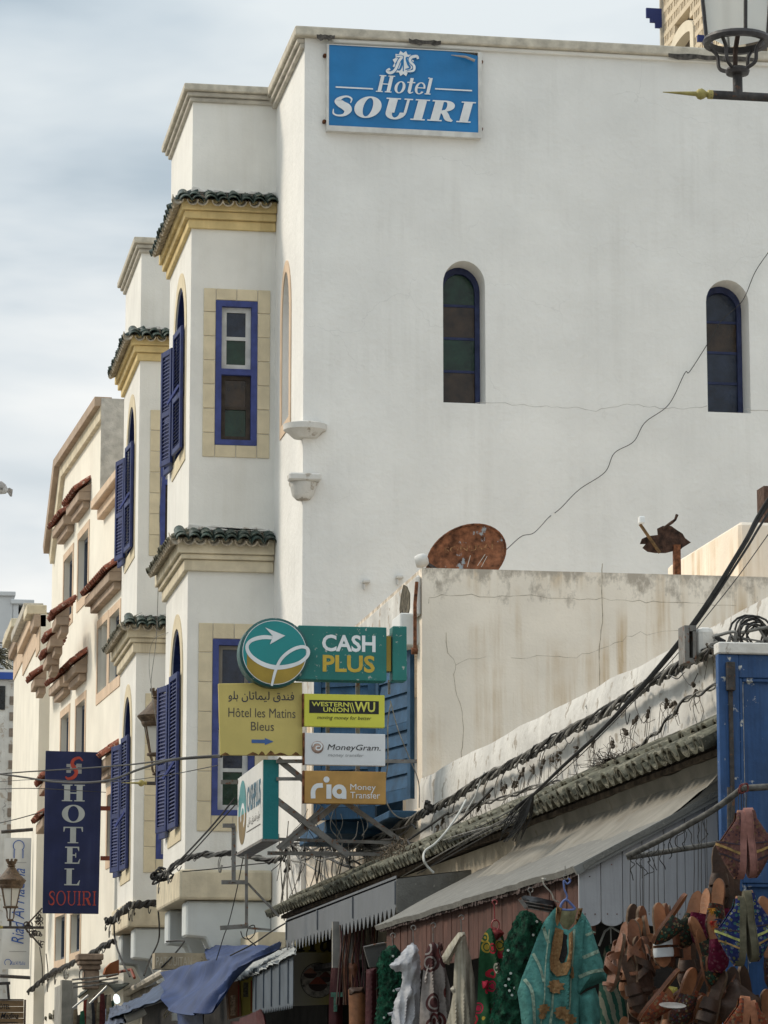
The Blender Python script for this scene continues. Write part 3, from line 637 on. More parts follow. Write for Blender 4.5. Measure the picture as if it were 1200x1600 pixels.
def cwin(parent,F,a,b,zb,zt,sill=True,blue=False,trim=PEACH):
    t=.10
    for r in (((a-t,a),(zb-t*1.6,zt)),((b,b+t),(zb-t*1.6,zt)),((a-.001+.002,b-.001),(zb-t*1.6,zb-.001)),((a-t,b+t),(zt+.001,zt+.12))):
        MB().box(F,r[0][0],r[0][1],r[1][0],r[1][1],-.003,.012).build('window_trim',trim,parent)
    fr=MB().sheet(F,rect(a+.001,b-.001,zb+.001,zt-.001),[rect(a+.05,(a+b)/2-.02,zb+.06,zt-.06),rect((a+b)/2+.02,b-.05,zb+.06,zt-.06)],-.09,.05).build('window',BLUE if blue else pm('grey_blue_frame',(.10,.12,.16),.6,.1),parent)
    for x0,x1,g in ((a+.05,(a+b)/2-.02,pm('pane_curtained',(.42,.46,.48),.25,.2,2,0,10,spec=.6)),((a+b)/2+.02,b-.05,G_DARK)):
        MB().box(F,x0,x1,zb+.06,zt-.06,-.125,-.115).build('pane',g,fr)
for (a,b,zb,zt) in WR: cwin(cream,F3,a,b,zb,zt)
hood(cream,F3,WR[0][0]-.1,WR[0][1]+.12,WR[0][3]+.28); hood(cream,F3,WR[1][0]-.1,WR[1][1]+.12,WR[1][3]+.28)
hood(cream,F3,WR[3][0]-.1,WR[2][1]+.12,WR[2][3]+.22)
hood(cream,F3,WR[5][0]-.1,WR[5][1]+.15,WR[5][3]+.25); hood(cream,F3,WR[4][0]-.1,WR[4][1]+.15,WR[4][3]+.25)
hood(cream,F3,WR[6][0]-.2,WR[6][1]+.3,WR[6][3]+.18)
# small upper walls between windows
# ------------------------------------------------------------------ fourth house, beyond
X4=U3(74,1000); q4=F3.P(74,1100); F4=Fr((q4.x-.12,q4.y+.3,0),(0,1,0),(-1,0,0))
def U4(px,py): return F4.px(px,py)
cream2=thing('far_cream_house','farther cream house with three stepped roof levels and short red tiled hoods','house',(q4.x,q4.y,0))
m=MB(); uE=U4(22,1060)[0]
zA=U4(92,852)[1]; 
st=[(0,U4(58,990)[0],U4(58,985)[1]+.15),(U4(58,990)[0],U4(37,1015)[0],U4(44,985)[1]-.05),(U4(37,1015)[0],uE,U4(22,1050)[1]+.45)]
w4=[(214,236,725,1035),(120,146,840,1100)]
hol=[]; W4=[]
for x0,x1,y0,y1 in ((53,59,1103,1168),(30,35.5,1133,1195),(76,82,1030,1120),(84,92,1010,1075)):
    a=U4(x1,y0)[0]; b=U4(x0,y1)[0]; a,b=min(a,b),max(a,b)
    zt=U4(x1,y0)[1]; zb=U4(x0,y1)[1]
    if b-a<.3: b=a+.6
    hol.append(rect(a,b,zb,zt)); W4.append((a,b,zb,zt))
for i,(a,b,z) in enumerate(st):
    hh=[h for h in hol if h[0][0]>=a and h[1][0]<b]
    m.sheet(F4,rect(a,b,0,z),hh,0,.14)
    m.add([F4.p(a,z,0),F4.p(b,z,0),F4.p(b,z,-6),F4.p(a,z,-6)],[(0,1,2,3)]).add([F4.p(b,0,0),F4.p(b,z,0),F4.p(b,z,-6),F4.p(b,0,-6)],[(0,1,2,3)])
m.add([F4.p(0,0,0),F4.p(0,st[0][2],0),F4.p(0,st[0][2],-6),F4.p(0,0,-6)],[(0,1,2,3)])
m.build('wall',CREAM,cream2)
for i,(a,b,z) in enumerate(st):
    MB().box(F4,a,b-.02,z+.001,z+.16,-.1,.24).build('coping',(CORN,COPE2,CORN)[i],cream2,bevel=.01)
    MB().box(F4,a,b-.02,z-.22,z-.001,-.1,.12).build('coping_band',(HOOD,PEACH,HOOD)[i],cream2,bevel=.01)
    MB().box(F4,a,b-.02,z-.62,z-.222,-.003,.02).build('frieze',PEACH,cream2)
for h in W4:
    if any(h[0]>=a and h[1]<b for a,b,z in st): cwin(cream2,F4,*h,blue=True,trim=CREAM)
for px,py in ((80,975),(71,1008),(66,1036),(47,1070)):
    u,z=F4.px(px,py,.24); hood(cream2,F4,u-.38,u+.38,z-.2,.20)
for px,py in ((66,1230),(61,1290)):
    u,z=F4.px(px,py,.3); hood(cream2,F4,u-.7,u+.7,z-.2,.30)
# ------------------------------------------------------------------ end of the street
FE=side(66.0)
endh=thing('end_house','white house closing the street with a blue roof edge and brown corner stones','house',FE.P(8,1200)+Vector((0,0,-8)))
u1=FE.px(23,1200)[0]; z1=FE.px(10,1062)[1]; m=MB(); m.bx(u1-8,u1,66,72,0,z1); m.build('wall',DIRTY,endh)
MB().bx(u1-8,u1+.06,65.9,72,z1+.002,z1+.14).build('blue_roof_edge',pm('blue_trim',(.03,.08,.33),.6,.1),endh)
MB().bx(u1-8,u1+.03,65.93,72,z1+.142,z1+.2).build('roof_edge',WHITE2,endh)
MB().bx(FE.px(0,1090)[0]-.2,FE.px(8,1090)[0],65.97,66.1,FE.px(0,1086)[1]-.3,FE.px(0,1072)[1]).build('window',G_DARK,endh)
for i in range(11):
    z=FE.px(18,1088+25*i)[1]
    o=MB().box(FE,FE.px(16.5,1100)[0]-.02,u1+.012,z-.17,z,-.05,.02).build('corner_stone',pm('quoin_brown',(.25,.20,.16),.9,.2,8,.4,50),endh,bevel=.006)
# towers above
FT=side(95.0)
def tower(px0,px1,py0,mat,label,name='roof_tower',py1=1120,op=None,dep=4,FT=FT):
    a,zt=FT.px(px0,py0); b,_=FT.px(px1,py0); zb=FT.px(px0,py1)[1]
    if zb>0: zb=0
    t=thing(name,label,'tower',FT.p((a+b)/2,zb,0)); m=MB(); hs=[]
    if op: hs=[rect(FT.px(op[0],op[2])[0],FT.px(op[1],op[2])[0],FT.px(op[0],op[3])[1],FT.px(op[0],op[2])[1])]
    m.sheet(FT,rect(a,b,zb,zt),hs,0,.5); m.sheet(FT,rect(a,b,zb,zt),hs,-dep)
    m.add([FT.p(a,zb,0),FT.p(a,zt,0),FT.p(a,zt,-dep),FT.p(a,zb,-dep)],[(0,1,2,3)]).add([FT.p(b,zb,0),FT.p(b,zt,0),FT.p(b,zt,-dep),FT.p(b,zb,-dep)],[(0,1,2,3)]).add([FT.p(a,zt,0),FT.p(b,zt,0),FT.p(b,zt,-dep),FT.p(a,zt,-dep)],[(0,1,2,3)])
    m.build('wall',mat,t)
    MB().box(FT,a-.06,b+.06,zt+.002,zt+.14,-dep,.08).build('coping',mat,t,bevel=.02)
    return t
FARW=pm('far_white',(.62,.62,.61),.95,.06,1,.3,10); FARC=pm('far_cream',(.66,.60,.49),.95,.05,1,.2,10)
tower(-16,21,931,FARW,'broad white tower far off at the left edge of the photo')
tower(20,50,944,FARW,'slim white tower with a square opening near its top','roof_tower',1120,(29,41,945,960))
tower(50,68,955,FARW,'low grey rooftop block right of the pierced white tower','roof_block')
tower(13,20,992,FARC,'narrow cream wall strip below the broad white tower','wall_strip',FT=side(80.0),dep=1)
tower(20,48,995,pm('far_grey_white',(.55,.56,.56),.95,.06,1,.3,10),'pale grey wall under the tower with the square opening','rooftop_wall',FT=side(82.0),dep=2)
# dry palm at the left edge
pt=thing('palm_tree','dry palm fronds seen at the left edge above the blue roof edge','palm tree',FT.P(-14,1100)*1)
m=MB(); c=FE.P(-10,1045,-3); 
for i in range(46):
    a=random.uniform(0,2*math.pi); e=random.uniform(-.3,1.3); d=Vector((math.cos(a)*math.cos(e),math.sin(a)*math.cos(e),math.sin(e))); ln=random.uniform(.5,.95)
    p0=c+Vector((0,0,.2)); pts=[p0+d*ln*t-Vector((0,0,.6*t*t*ln)) for t in (0,.35,.7,1)]; m.tube(pts,[.02,.015,.01,.004],4)
    for t in range(14):
        q=p0+d*ln*t/14-Vector((0,0,.6*(t/14)**2*ln)); s_=Vector((-d.y,d.x,0)).normalized()*random.choice((-1,1))
        e_=q+s_*.16+d*.10-Vector((0,0,.12)); m.add([q,q+d*.02,e_],[(0,1,2)])
m.build('crown',pm('dry_palm',(.10,.09,.055),.9,.4,10,0),pt,kind='stuff')
MB().tube([c,c-Vector((0,0,8))],.22,10).build('trunk',pm('palm_trunk',(.12,.09,.06),.9,.3,10,.8,20),pt)
# ================================================================== rooftop building with pierced walls, upper right
XR=10.9; FR=street(XR); 
rb=thing('pierced_roof_building','cream rooftop structure with rows of pierced openings and an arch, top right behind the coping','building',(XR,36.5,13))
PIER=pm('pierced_cream',(.62,.52,.38),.9,.08,6,.3,50)
uc,zc=FR.px(1064,70); ua=FR.px(1100,70)[0]; ub=FR.px(1037,70)[0]; ue=FR.px(1008,70)[0]
zr=12.6
m=MB(); ztop=17.2
m.box(FR,ua-1.5,ub,zr,ztop,-.4,-.12)
m.build('recess_back',pm('pierced_dark',(.10,.08,.06),.95,.3),rb)  # dark backing, paints the shade inside the pierced openings
lat=MB(); au,az=FR.px(1066,68); ahw=.62; arise=FR.px(1066,36)[1]-az
k=0; z=zr
while z<ztop:
    # ledge strip, skipping the arch
    segs_=[(ua-1.5,ub)]
    if z<az+arise: 
        hw=ahw*math.sqrt(max(.02,1-max(0,(z-az)/arise)**2)); segs_=[(ua-1.5,au-hw),(au+hw,ub)]
    for a,b in segs_: 
        lat.box(FR,a,b,z,z+.075,-.13,.0)
        n=int((b-a)/.085)
        for i in range(n+1):
            if i%4==3 or i==0: lat.box(FR,a+i*.085,a+i*.085+.06,z+.0755,z+.1745,-.13,-.003)
            else: lat.box(FR,a+i*.085,a+i*.085+.035,z+.0755,z+.1745,-.13,-.003)
    z+=.175
lat.build('pierced_bricks',PIER,rb,kind='stuff')
surround_ring(FR,au,ahw-.16,zr,az,arise-.2,.17,.02,rb,pm('arch_trim',(.70,.62,.48),.9,.05),sill=False,n0=-.13)
MB().box(FR,ua-.42,ua-.34,zr,ztop,-.1,.05).build('corner_post',pm('grey_violet_trim',(.28,.28,.36),.8,.1),rb)
MB().box(FR,ub+.001,ub+.05,zr,ztop,-.4,.04).build('corner_trim',COPE2,rb)
# lower wing beyond
m=MB(); 
pts=[(ub+.052,zr),(ue+1.5,zr),(ub+.052,FR.px(1036,37)[1])]
zw=FR.px(1024,44)[1]
m.box(FR,ub+.052,ue+.2,zr,zw-.2,-1.5,-.1); m.build('wing_wall',PIER,rb)
bars=MB(); 
for i in range(7): bars.box(FR,ub+.3+i*.35,ub+.42+i*.35,zr,zw-.3,-.1,-.06)
bars.build('wing_bars',pm('pierced_dark',(.1,.08,.06)),rb,kind='stuff')
# blue stepped bracket at the corner, end on to the camera
FB=side(FR.px(1037,30)[0]+41.0-41.0+0.0) if False else side(ub)
x0,zt=FB.px(1010,12); x1=XR-.02; z2=FB.px(1010,27)[1]; z3=FB.px(1010,34)[1]; z4=FB.px(1010,42)[1]; xa=FB.px(1016,30)[0]; xb2=FB.px(1024,30)[0]
MB().prism(FB,[(x0,zt),(x1,zt),(x1,z4),(xb2,z4),(xb2,z3),(xa,z3),(xa,z2),(x0,z2)],-.04,0).build('stepped_bracket',pm('deep_blue',(.02,.035,.15),.6,.1),rb)
FB=side(ua-.3); xx=FB.px(1090,62)
MB().box(FB,FB.px(1089,60)[0],XR+.3,FB.px(1089,66)[1],FB.px(1089,56)[1],0,.05).build('blue_ledge',pm('deep_blue',(.02,.035,.15)),rb)
# ================================================================== lettering
def mesh_text(s,bold=0,shear=0):
    c=bpy.data.curves.new('t','FONT'); c.body=s; c.offset=bold; c.shear=shear; c.resolution_u=3
    o=bpy.data.objects.new('t',c); COL.objects.link(o); bpy.context.view_layer.update()
    me=bpy.data.meshes.new_from_object(o); vs=[v.co.copy() for v in me.vertices]; fs=[tuple(p.vertices) for p in me.polygons]
    bpy.data.objects.remove(o); bpy.data.curves.remove(c); bpy.data.meshes.remove(me); return vs,fs
def lettering(parent,F,s,box,n,mat,bold=0,shear=0,name='lettering'):
    vs,fs=mesh_text(s,bold,shear)
    if not vs: return
    return place2d(parent,F,[((v.x,v.y)) for v in vs],fs,box,n,mat,name)
def place2d(parent,F,vs,fs,box,n,mat,name='lettering'):
    x0=min(v[0] for v in vs); x1=max(v[0] for v in vs); y0=min(v[1] for v in vs); y1=max(v[1] for v in vs); a,b,c,d=box
    m=MB(); m.add([F.p(a+(v[0]-x0)/(x1-x0)*(b-a),c+(v[1]-y0)/(y1-y0)*(d-c),n+(v[2] if len(v)>2 else 0)) for v in vs],fs)
    return m.build(name,mat,parent,kind='stuff')
def bpx(F,x0,x1,y0,y1,n=0):
    """photo box (x0..x1, y0..y1) on plane F -> u0,u1,v0,v1"""
    a=F.px(x0,(y0+y1)/2,n); b=F.px(x1,(y0+y1)/2,n); c=F.px((x0+x1)/2,y1,n); d=F.px((x0+x1)/2,y0,n); return (a[0],b[0],c[1],d[1])
def ribbon(path,ws,k=6):
    P=spline([(a,b,w) for (a,b),w in zip(path,ws)],k); L_=[];R_=[]
    for i,q in enumerate(P):
        a=P[max(0,i-1)]; b=P[min(len(P)-1,i+1)]; d=Vector((b.x-a.x,b.y-a.y)); d.normalize(); nx,ny=-d.y,d.x
        L_.append((q.x+nx*q.z/2,q.y+ny*q.z/2)); R_.append((q.x-nx*q.z/2,q.y-ny*q.z/2))
    vs=L_+R_; n=len(P); return vs,[(i,i+1,n+i+1,n+i) for i in range(n-1)]
def ring2(cx,cy,rx,ry,ix,iy,a0=0,a1=360,k=20):
    vs=[];
    for i in range(k+1):
        a=R(a0+(a1-a0)*i/k); vs.append((cx+rx*math.cos(a),cy+ry*math.sin(a)))
    for i in range(k+1):
        a=R(a0+(a1-a0)*i/k); vs.append((cx+ix*math.cos(a),cy+iy*math.sin(a)))
    n=k+1; return vs,[(i,i+1,n+i+1,n+i) for i in range(k)]
def q2(x0,x1,y0,y1): return [(x0,y0),(x1,y0),(x1,y1),(x0,y1)],[(0,1,2,3)]
def glyph(ch,s=.22,t=.07):
    sf=lambda a,b,y:q2(a,b,y,y+.06)
    G=[]; 
    if ch=='H': G=[q2(.1,.1+s,.03,.97),q2(.6,.6+s,.03,.97),q2(.1+s,.6,.46,.46+t)]+[sf(a-.09,a+s+.09,y) for a in(.1,.6) for y in(0,.94)]; w=.95
    elif ch=='I': G=[q2(.1,.1+s,.03,.97),sf(.0,.2+s,0),sf(.0,.2+s,.94)]; w=.2+s
    elif ch=='T': G=[q2(.4-s/2,.4+s/2,.03,.97),sf(.4-s/2-.1,.4+s/2+.1,0),q2(0,.8,.93,1),([(0,.93),(.07,.93),(.03,.7),(0,.7)],[(0,1,2,3)]),([(.73,.93),(.8,.93),(.8,.7),(.77,.7)],[(0,1,2,3)])]; w=.8
    elif ch=='L': G=[q2(.1,.1+s,.03,.97),sf(0,.2+s,.94),q2(0,.68,0,.07),([(.58,.07),(.68,.07),(.72,.3),(.69,.3)],[(0,1,2,3)])]; w=.72
    elif ch=='E': G=[q2(.1,.1+s,.03,.97),q2(0,.66,0,.07),q2(0,.64,.93,1),q2(.1+s,.5,.47,.47+t),q2(.47,.51,.36,.64),([(.58,.07),(.66,.07),(.70,.28),(.67,.28)],[(0,1,2,3)]),([(.56,.93),(.64,.93),(.64,.74),(.62,.74)],[(0,1,2,3)])]; w=.7
    elif ch=='O': G=[ring2(.46,.5,.46,.52,.46-s,.52-t,k=36)]; w=.92
    elif ch=='U': G=[q2(.1,.1+s,.3,.97),q2(.72,.72+t+.02,.3,.97),sf(0,.2+s,.94),sf(.62,.92,.94),ring2(.455,.32,.355,.34,.355-s*.75,.34-t*1.2,180,360)]; w=.92
    elif ch=='R': G=[q2(.1,.1+s,.03,.97),sf(0,.2+s,0),q2(0,.5,.93,1),q2(.1+s,.5,.47,.53),ring2(.48,.735,.34,.265,.34-s*.9,.265-t,-90,90),ribbon([(.42,.5),(.56,.36),(.68,.14),(.86,.03)],[.16,.2,.2,.08])]; w=.92
    elif ch=='S': G=[ribbon([(.60,.66),(.59,.86),(.42,.96),(.24,.90),(.15,.74),(.30,.58),(.48,.46),(.58,.28),(.50,.09),(.30,.035),(.12,.12),(.07,.34)],[.03,.06,.08,.13,s*.8,s,s*1.05,s*.85,.14,.08,.06,.03])]; w=.68
    elif ch=='o': G=[ring2(.3,.34,.3,.36,.3-s*.8,.36-t,k=28)]; w=.6
    elif ch=='t': G=[q2(.12,.12+s*.9,.12,.92),q2(0,.44,.62,.69),ribbon([(.12+s*.45,.14),(.28,.03),(.44,.10)],[s*.9,.08,.04])]; w=.44
    elif ch=='e': G=[ring2(.29,.34,.29,.36,.29-s*.75,.36-t,50,325),ring2(.29,.34,.29,.36,.29-s*.55,.36-t,-2,50,8),q2(.14,.55,.34,.40)]; w=.56
    elif ch=='l': G=[q2(.08,.08+s*.9,.03,.98),sf(.0,.16+s*.9,0),q2(0,.1,.94,1.0)]; w=.36
    elif ch=='r': G=[q2(.1,.1+s,.03,.68),sf(0,.2+s,0),q2(0,.1,.63,.69),ribbon([(.1+s,.42),(.42,.62),(.56,.60)],[.05,.12,.14])]; w=.62
    elif ch=='a': G=[q2(.38,.38+s,.05,.52),ribbon([(.06,.52),(.2,.66),(.40,.66),(.48,.5)],[.12,.09,.10,s]),ribbon([(.4,.42),(.14,.36),(.10,.14),(.26,.04),(.42,.16)],[.05,.14,s*.8,.08,.05]),q2(.5,.7,0,.06)]; w=.72
    elif ch=='C': G=[ring2(.42,.5,.42,.52,.42-s,.52-t,40,320,24)]; w=.75
    else: w=.3
    return G,w
def serif(parent,F,s,box,n,mat,bold=.22,thin=.07,shear=0,gap=.07,name='lettering'):
    vs=[];fs=[];x=0;z=0
    for ch in s:
        G,w=glyph(ch,bold,thin)
        for V,Fc in G:
            z+=1; b=len(vs)
            vs+=[(x+a+shear*c,c,(z%7)*.00035) for a,c in V]; fs+=[tuple(b+i for i in f) for f in Fc]
        x+=w+gap
    return place2d(parent,F,vs,fs,box,n,mat,name)
INKW=pm('letter_white',(.72,.73,.73),.5,.06,8,.05,60); INKK=pm('letter_black',(.015,.015,.016),.5,.1,8,0); INKY=pm('letter_gold',(.52,.36,.05),.55,.12,10,.05)
INKB=pm('letter_blue',(.04,.10,.33),.5,.1,8,0); INKR=pm('letter_red',(.42,.06,.04),.6,.2,10,0); INKP=pm('letter_pen',(.09,.08,.07),.7,.2,8,0); INKG=pm('letter_grey',(.3,.3,.3),.6)
# ================================================================== big blue hotel sign
SF=side(34.0); hs=thing('hotel_sign','large blue hotel sign with white serif letters high on the white wall','sign',SF.P(630,208))
u0,u1,v0,v1=bpx(SF,510.5,749,78.5,207)
fr=MB().sheet(SF,rect(u0-.01,u1+.012,v0-.045,v1),[rect(u0+.012,u1-.03,v0+.015,v1-.008)],.085,.085); fr.box(SF,u0-.011,u0-.01,v0-.045,v1,0,.085); fr.box(SF,u0-.01,u1,v0-.046,v0-.0455,0,.085); fr.build('frame',pm('sign_frame_white',(.62,.60,.56),.7,.1,6,.2,40,streak=.4),hs)
vin=pm('blue_vinyl',(.010,.165,.40),.42,.10,2.2,.5,7,spec=.4,streak=.15,scol=(.05,.2,.42))
nx=60; ny=30; m=MB()
for j in range(ny+1):
    for i in range(nx+1):
        u=u0+.012+(u1-.03-u0-.012)*i/nx; v=v0+.015+(v1-.008-v0-.015)*j/ny
        m.v.append(SF.p(u,v-(.035*max(0,(i/nx-.75)/.25)**2 if j==ny else 0),.075+.008*mno.noise(Vector((u*3,v*6,2)))))
for j in range(ny):
    for i in range(nx): a=j*(nx+1)+i; m.f.append((a,a+1,a+nx+2,a+nx+1))
m.build('vinyl_panel',vin,hs,smooth=True)
# curled-off strip at the top right corner
sk=[SF.P(705,86,.10),SF.P(728,89,.115),SF.P(742,95,.12)]; MB().tube(sk,[.004,.014,.016],8).build('curled_edge',pm('vinyl_back',(.35,.30,.27),.8,.1),hs,smooth=True)
def cb(x0,x1,y0,y1,ox=480,oy=40,s=4): return (ox+x0/s,ox+x1/s,oy+y0/s,oy+y1/s)
serif(hs,SF,'Hotel',bpx(SF,*cb(420,776,332,440)),.088,INKW,.20,.055,.22,.05)
serif(hs,SF,'SOUIRI',bpx(SF,*cb(150,1046,468,604)),.088,INKW,.30,.075,.20,.09)
for b_ in (cb(170,403,400,409),cb(790,1021,411,420)):
    a=bpx(SF,*b_); MB().flat(SF,rect(*a),.088).build('rule',INKW,hs)
# emblem: twelve-lobed rosette under two interlaced script strokes
m=MB(); cx,cy=SF.px(*[628,103]); rr=.15; k=24
m.flat(SF,[(cx+rr*(1 if i%2 else .80)*math.cos(2*math.pi*i/k)*.82,cy+rr*(1 if i%2 else .80)*math.sin(2*math.pi*i/k)) for i in range(k)],.086)
m.build('rosette',INKW,hs)
m=MB()
for path in ([(-.12,-.02),(-.04,.10),(-.02,0),(-.06,-.1),(-.12,-.06)],[(0,.12),(.0,-.12)],[(.12,.08),(.05,.09),(.07,.0),(.1,-.06),(.03,-.09)]):
    v,f=ribbon([(cx+a*.75,cy+b*.75) for a,b in path],[.012,.02,.024,.02,.012][:len(path)] if len(path)>2 else [.012,.012]); m.add([SF.p(a,b,.0875) for a,b in v],f)
m.build('rosette_detail',vin,hs)
m=MB()
for path,ws in (([(-.20,-.09),(-.24,-.13),(-.19,-.155),(-.12,-.10),(-.06,.04),(-.02,.10),(-.10,.10)],[.03,.04,.04,.035,.035,.03,.02]),([(.22,.08),(.20,.12),(.12,.10),(.10,.04),(.16,-.03),(.15,-.10),(.06,-.12)],[.03,.04,.04,.035,.035,.03,.02])):
    ws=[w*.8 for w in ws]; v,f=ribbon([(cx+a*.75,cy+b*.75) for a,b in path],ws); m.add([SF.p(a,b,.0905) for a,b in v],f)
    v,f=ribbon([(cx+a*.75,cy+b*.75) for a,b in path],[w+.016 for w in ws]); MB().add([SF.p(a,b,.0888) for a,b in v],f).build('monogram_edge',vin,hs)
m.build('monogram',INKW,hs)
for px_,py_ in ((507,88),(506,191),(751,98),(751,203)):
    q=SF.P(px_,py_); MB().lathe(q+Vector((0,.01,0)),[(.022,0),(.022,.05),(.01,.06)],8,axis=(0,-1,0)).build('bolt',RUST,hs)
# ================================================================== sign cluster on the bracket
YS=26.7; FSg=side(YS)
cp_=thing('cash_plus_sign','teal double sided sign board with a round arrow emblem and the words CASH PLUS','sign',FSg.P(540,1063))
TEAL=pm('teal_panel',(.02,.155,.135),.5,.1,4,.08,40,streak=.25,scol=(.06,.2,.17),peel=-.06,pcol=(.35,.38,.34),pscale=22); TEALB=pm('teal_bright',(.006,.225,.225),.35,.08,3,.05,spec=.45); GOLD=pm('gold_panel',(.34,.23,.035),.45,.12,5,.05)
b_=bpx(FSg,466,604,978.5,1063); MB().box(FSg,*b_,-.16,0).build('panel',TEAL,cp_,bevel=.005)
b_=bpx(FSg,604.5,612,993,1048); MB().box(FSg,*b_,-.14,-.03).build('gold_strip',GOLD,cp_)
b_=bpx(FSg,613.5,635.5,978.5,1063.5); MB().box(FSg,*b_,-.16,.005).build('end_panel',TEAL,cp_,bevel=.005)
lettering(cp_,FSg,'CASH',bpx(FSg,*cb(594,880,179,269,330,940,3.4286)),.003,INKW,.028)
lettering(cp_,FSg,'PLUS',bpx(FSg,*cb(597,876,287,379,330,940,3.4286)),.003,INKY,.028)
cu,cv=FSg.px(428,1020.5); r0=56.5*YS/5160
MB().lathe(FSg.p(cu,cv,-.17),[(r0*.97,0),(r0,.01),(r0,.20),(r0*.93,.212),(r0*.925,.205)],48,axis=(0,-1,0)).build('round_box',pm('dark_teal_rim',(.02,.085,.08),.5,.12,5,.1,peel=.03,pcol=(.2,.23,.2),pscale=22),cp_,smooth=True)
MB().flat(FSg,[(cu+r0*.925*math.cos(2*math.pi*i/48),cv+r0*.925*math.sin(2*math.pi*i/48)) for i in range(48)],.0435).build('emblem_rim',INKW,cp_)
MB().flat(FSg,[(cu+r0*.905*math.cos(2*math.pi*i/48),cv+r0*.905*math.sin(2*math.pi*i/48)) for i in range(48)],.0445).build('emblem_disc',TEALB,cp_)
def K(x,y): return FSg.px(330+x/3.4286,940+y/3.4286)
path=[(330,197),(270,195),(212,212),(188,245),(205,290),(260,332),(330,355),(400,352),(470,330),(512,292),(512,258),(480,246),(425,265),(372,310),(340,375),(320,455)]
PP=[K(*q) for q in path]
low=[K(*q) for q in ((188,262),(205,292),(260,332),(330,355),(400,352),(470,330),(522,285))]
arc=[(cu+r0*.905*math.cos(R(a)),cv+r0*.905*math.sin(R(a))) for a in range(10,-196,-6)]
arc=[q for q in arc if q[1]<low[-1][1]+.02 or q[0]<cu]
lo_s=[(q.x,q.y) for q in spline([(a,b,0) for a,b in low],5)]
arc=[(cu+r0*.905*math.cos(R(a)),cv+r0*.905*math.sin(R(a))) for a in range(4,-191,-5)]
mg=MB(); n=len(lo_s); 
for i in range(n-1):
    a=lo_s[i]; b=lo_s[i+1]
    ya=cv-math.sqrt(max(0,(r0*.905)**2-(a[0]-cu)**2)); yb=cv-math.sqrt(max(0,(r0*.905)**2-(b[0]-cu)**2))
    mg.flat(FSg,[a,b,(b[0],min(yb,b[1])),(a[0],min(ya,a[1]))],.0452)
mg.build('emblem_gold',GOLD,cp_)
v,f=ribbon(PP,[.030,.034,.030,.028,.032,.036,.038,.034,.03,.028,.028,.028,.028,.026,.024,.018],5)
nn_=len(v)//2; m=MB(); m.add([FSg.p(a,b,.0465+.003*((i%nn_)/nn_)) for i,(a,b) in enumerate(v)],f); m.build('emblem_swoosh',INKW,cp_)
MB().flat(FSg,[K(285,143),K(392,187),K(310,233),K(327,190)],.051).build('emblem_arrow',INKW,cp_)
# yellow hotel sign
YY=side(26.78); ye=thing('yellow_hotel_sign','dull yellow board with Arabic and French handwriting and a blue arrow','sign',YY.P(407,1181))
c4=[YY.px(341,1068),YY.px(472,1066),YY.px(473,1181),YY.px(344,1180)]
MB().prism(YY,c4[::-1],-.03,0).build('panel',pm('yellow_board',(.58,.465,.15),.6,.06,3,.1,40,streak=.25,scol=(.35,.24,.08),peel=.0,pcol=(.15,.07,.03)),ye,bevel=.004)
m=MB(); random.seed(3)
for x in (352,395,409,423,438,462):
    a=YY.px(x,1181); w_=random.uniform(.03,.07); h=random.uniform(.012,.045); m.flat(YY,[(a[0]-w_,a[1]+.004),(a[0]+w_,a[1]+.004),(a[0]+w_*.5,a[1]+h*.7),(a[0],a[1]+h),(a[0]-w_*.6,a[1]+h*.5)],.0012+random.uniform(0,.0005))
m.build('rust_stain',pm('rust_stain',(.16,.08,.03),.9,.4,30),ye,kind='stuff')
for s_,b_,bo in (('\u0648\ufee0\ufe91 \ufee5\ufe8e\ufe97\ufe8e\ufee4\ufef4\ufedf \ufed5\ufeaa\ufee8\ufed3',(92,444,482,540),.004),('H\u00f4tel les Matins',(92,451,572,621),-.004),('Bleus',(213,336,645,692),-.004)):
    lettering(ye,YY,s_,bpx(YY,*cb(*b_,330,940,3.4286)),.003,INKP if bo<0 else pm('ink_dark_blue',(.03,.035,.07),.6),bo)
a=bpx(YY,393,427.5,1153,1164); h=(a[3]-a[2]); md=(a[2]+a[3])/2
MB().flat(YY,[(a[0],md-h*.25),(a[0]+(a[1]-a[0])*.6,md-h*.25),(a[0]+(a[1]-a[0])*.6,a[2]),(a[1],md),(a[0]+(a[1]-a[0])*.6,a[3]),(a[0]+(a[1]-a[0])*.6,md+h*.25),(a[0],md+h*.25)],.003).build('arrow',pm('arrow_blue',(.06,.13,.33),.5),ye)
# money transfer plates
def plate(name,label,c4,mat,edge=None,Y=26.72):
    F=side(Y); x0,x1,y0,y1=c4; b=bpx(F,x0,x1,y0,y1); t=thing(name,label,'sign',F.p((b[0]+b[1])/2,b[2],0))
    MB().box(F,*b,-.05,0).build('panel',mat,t,bevel=.004)
    if edge: MB().box(F,b[0]-.012,b[0]-.001,b[2],b[3],-.05,.004).build('edge',edge,t)
    return t,F
cc=lambda a,b,c,d:cb(a,b,c,d,330,940,3.4286)
t,F=plate('western_union_sign','yellow and black WESTERN UNION plate, top of the three stacked plates',(475,601,1085,1136),pm('plate_yellow',(.60,.58,.07),.45,.05,4,.05,streak=.15),RUST)
MB().flat(F,rect(*bpx(F,*cc(525,898,530,600))),.0015).build('black_box',INKK,t)
pY_=pm('letter_yellow',(.62,.60,.10),.5)
lettering(t,F,'WESTERN',bpx(F,*cc(538,737,538,562)),.003,pY_,.02); lettering(t,F,'UNION',bpx(F,*cc(600,737,567,592)),.003,pY_,.02)
lettering(t,F,'WU',bpx(F,*cc(768,878,538,592)),.003,pY_,.025); lettering(t,F,'moving money for better',bpx(F,*cc(567,858,613,638)),.003,INKK,0,.25)
m=MB()
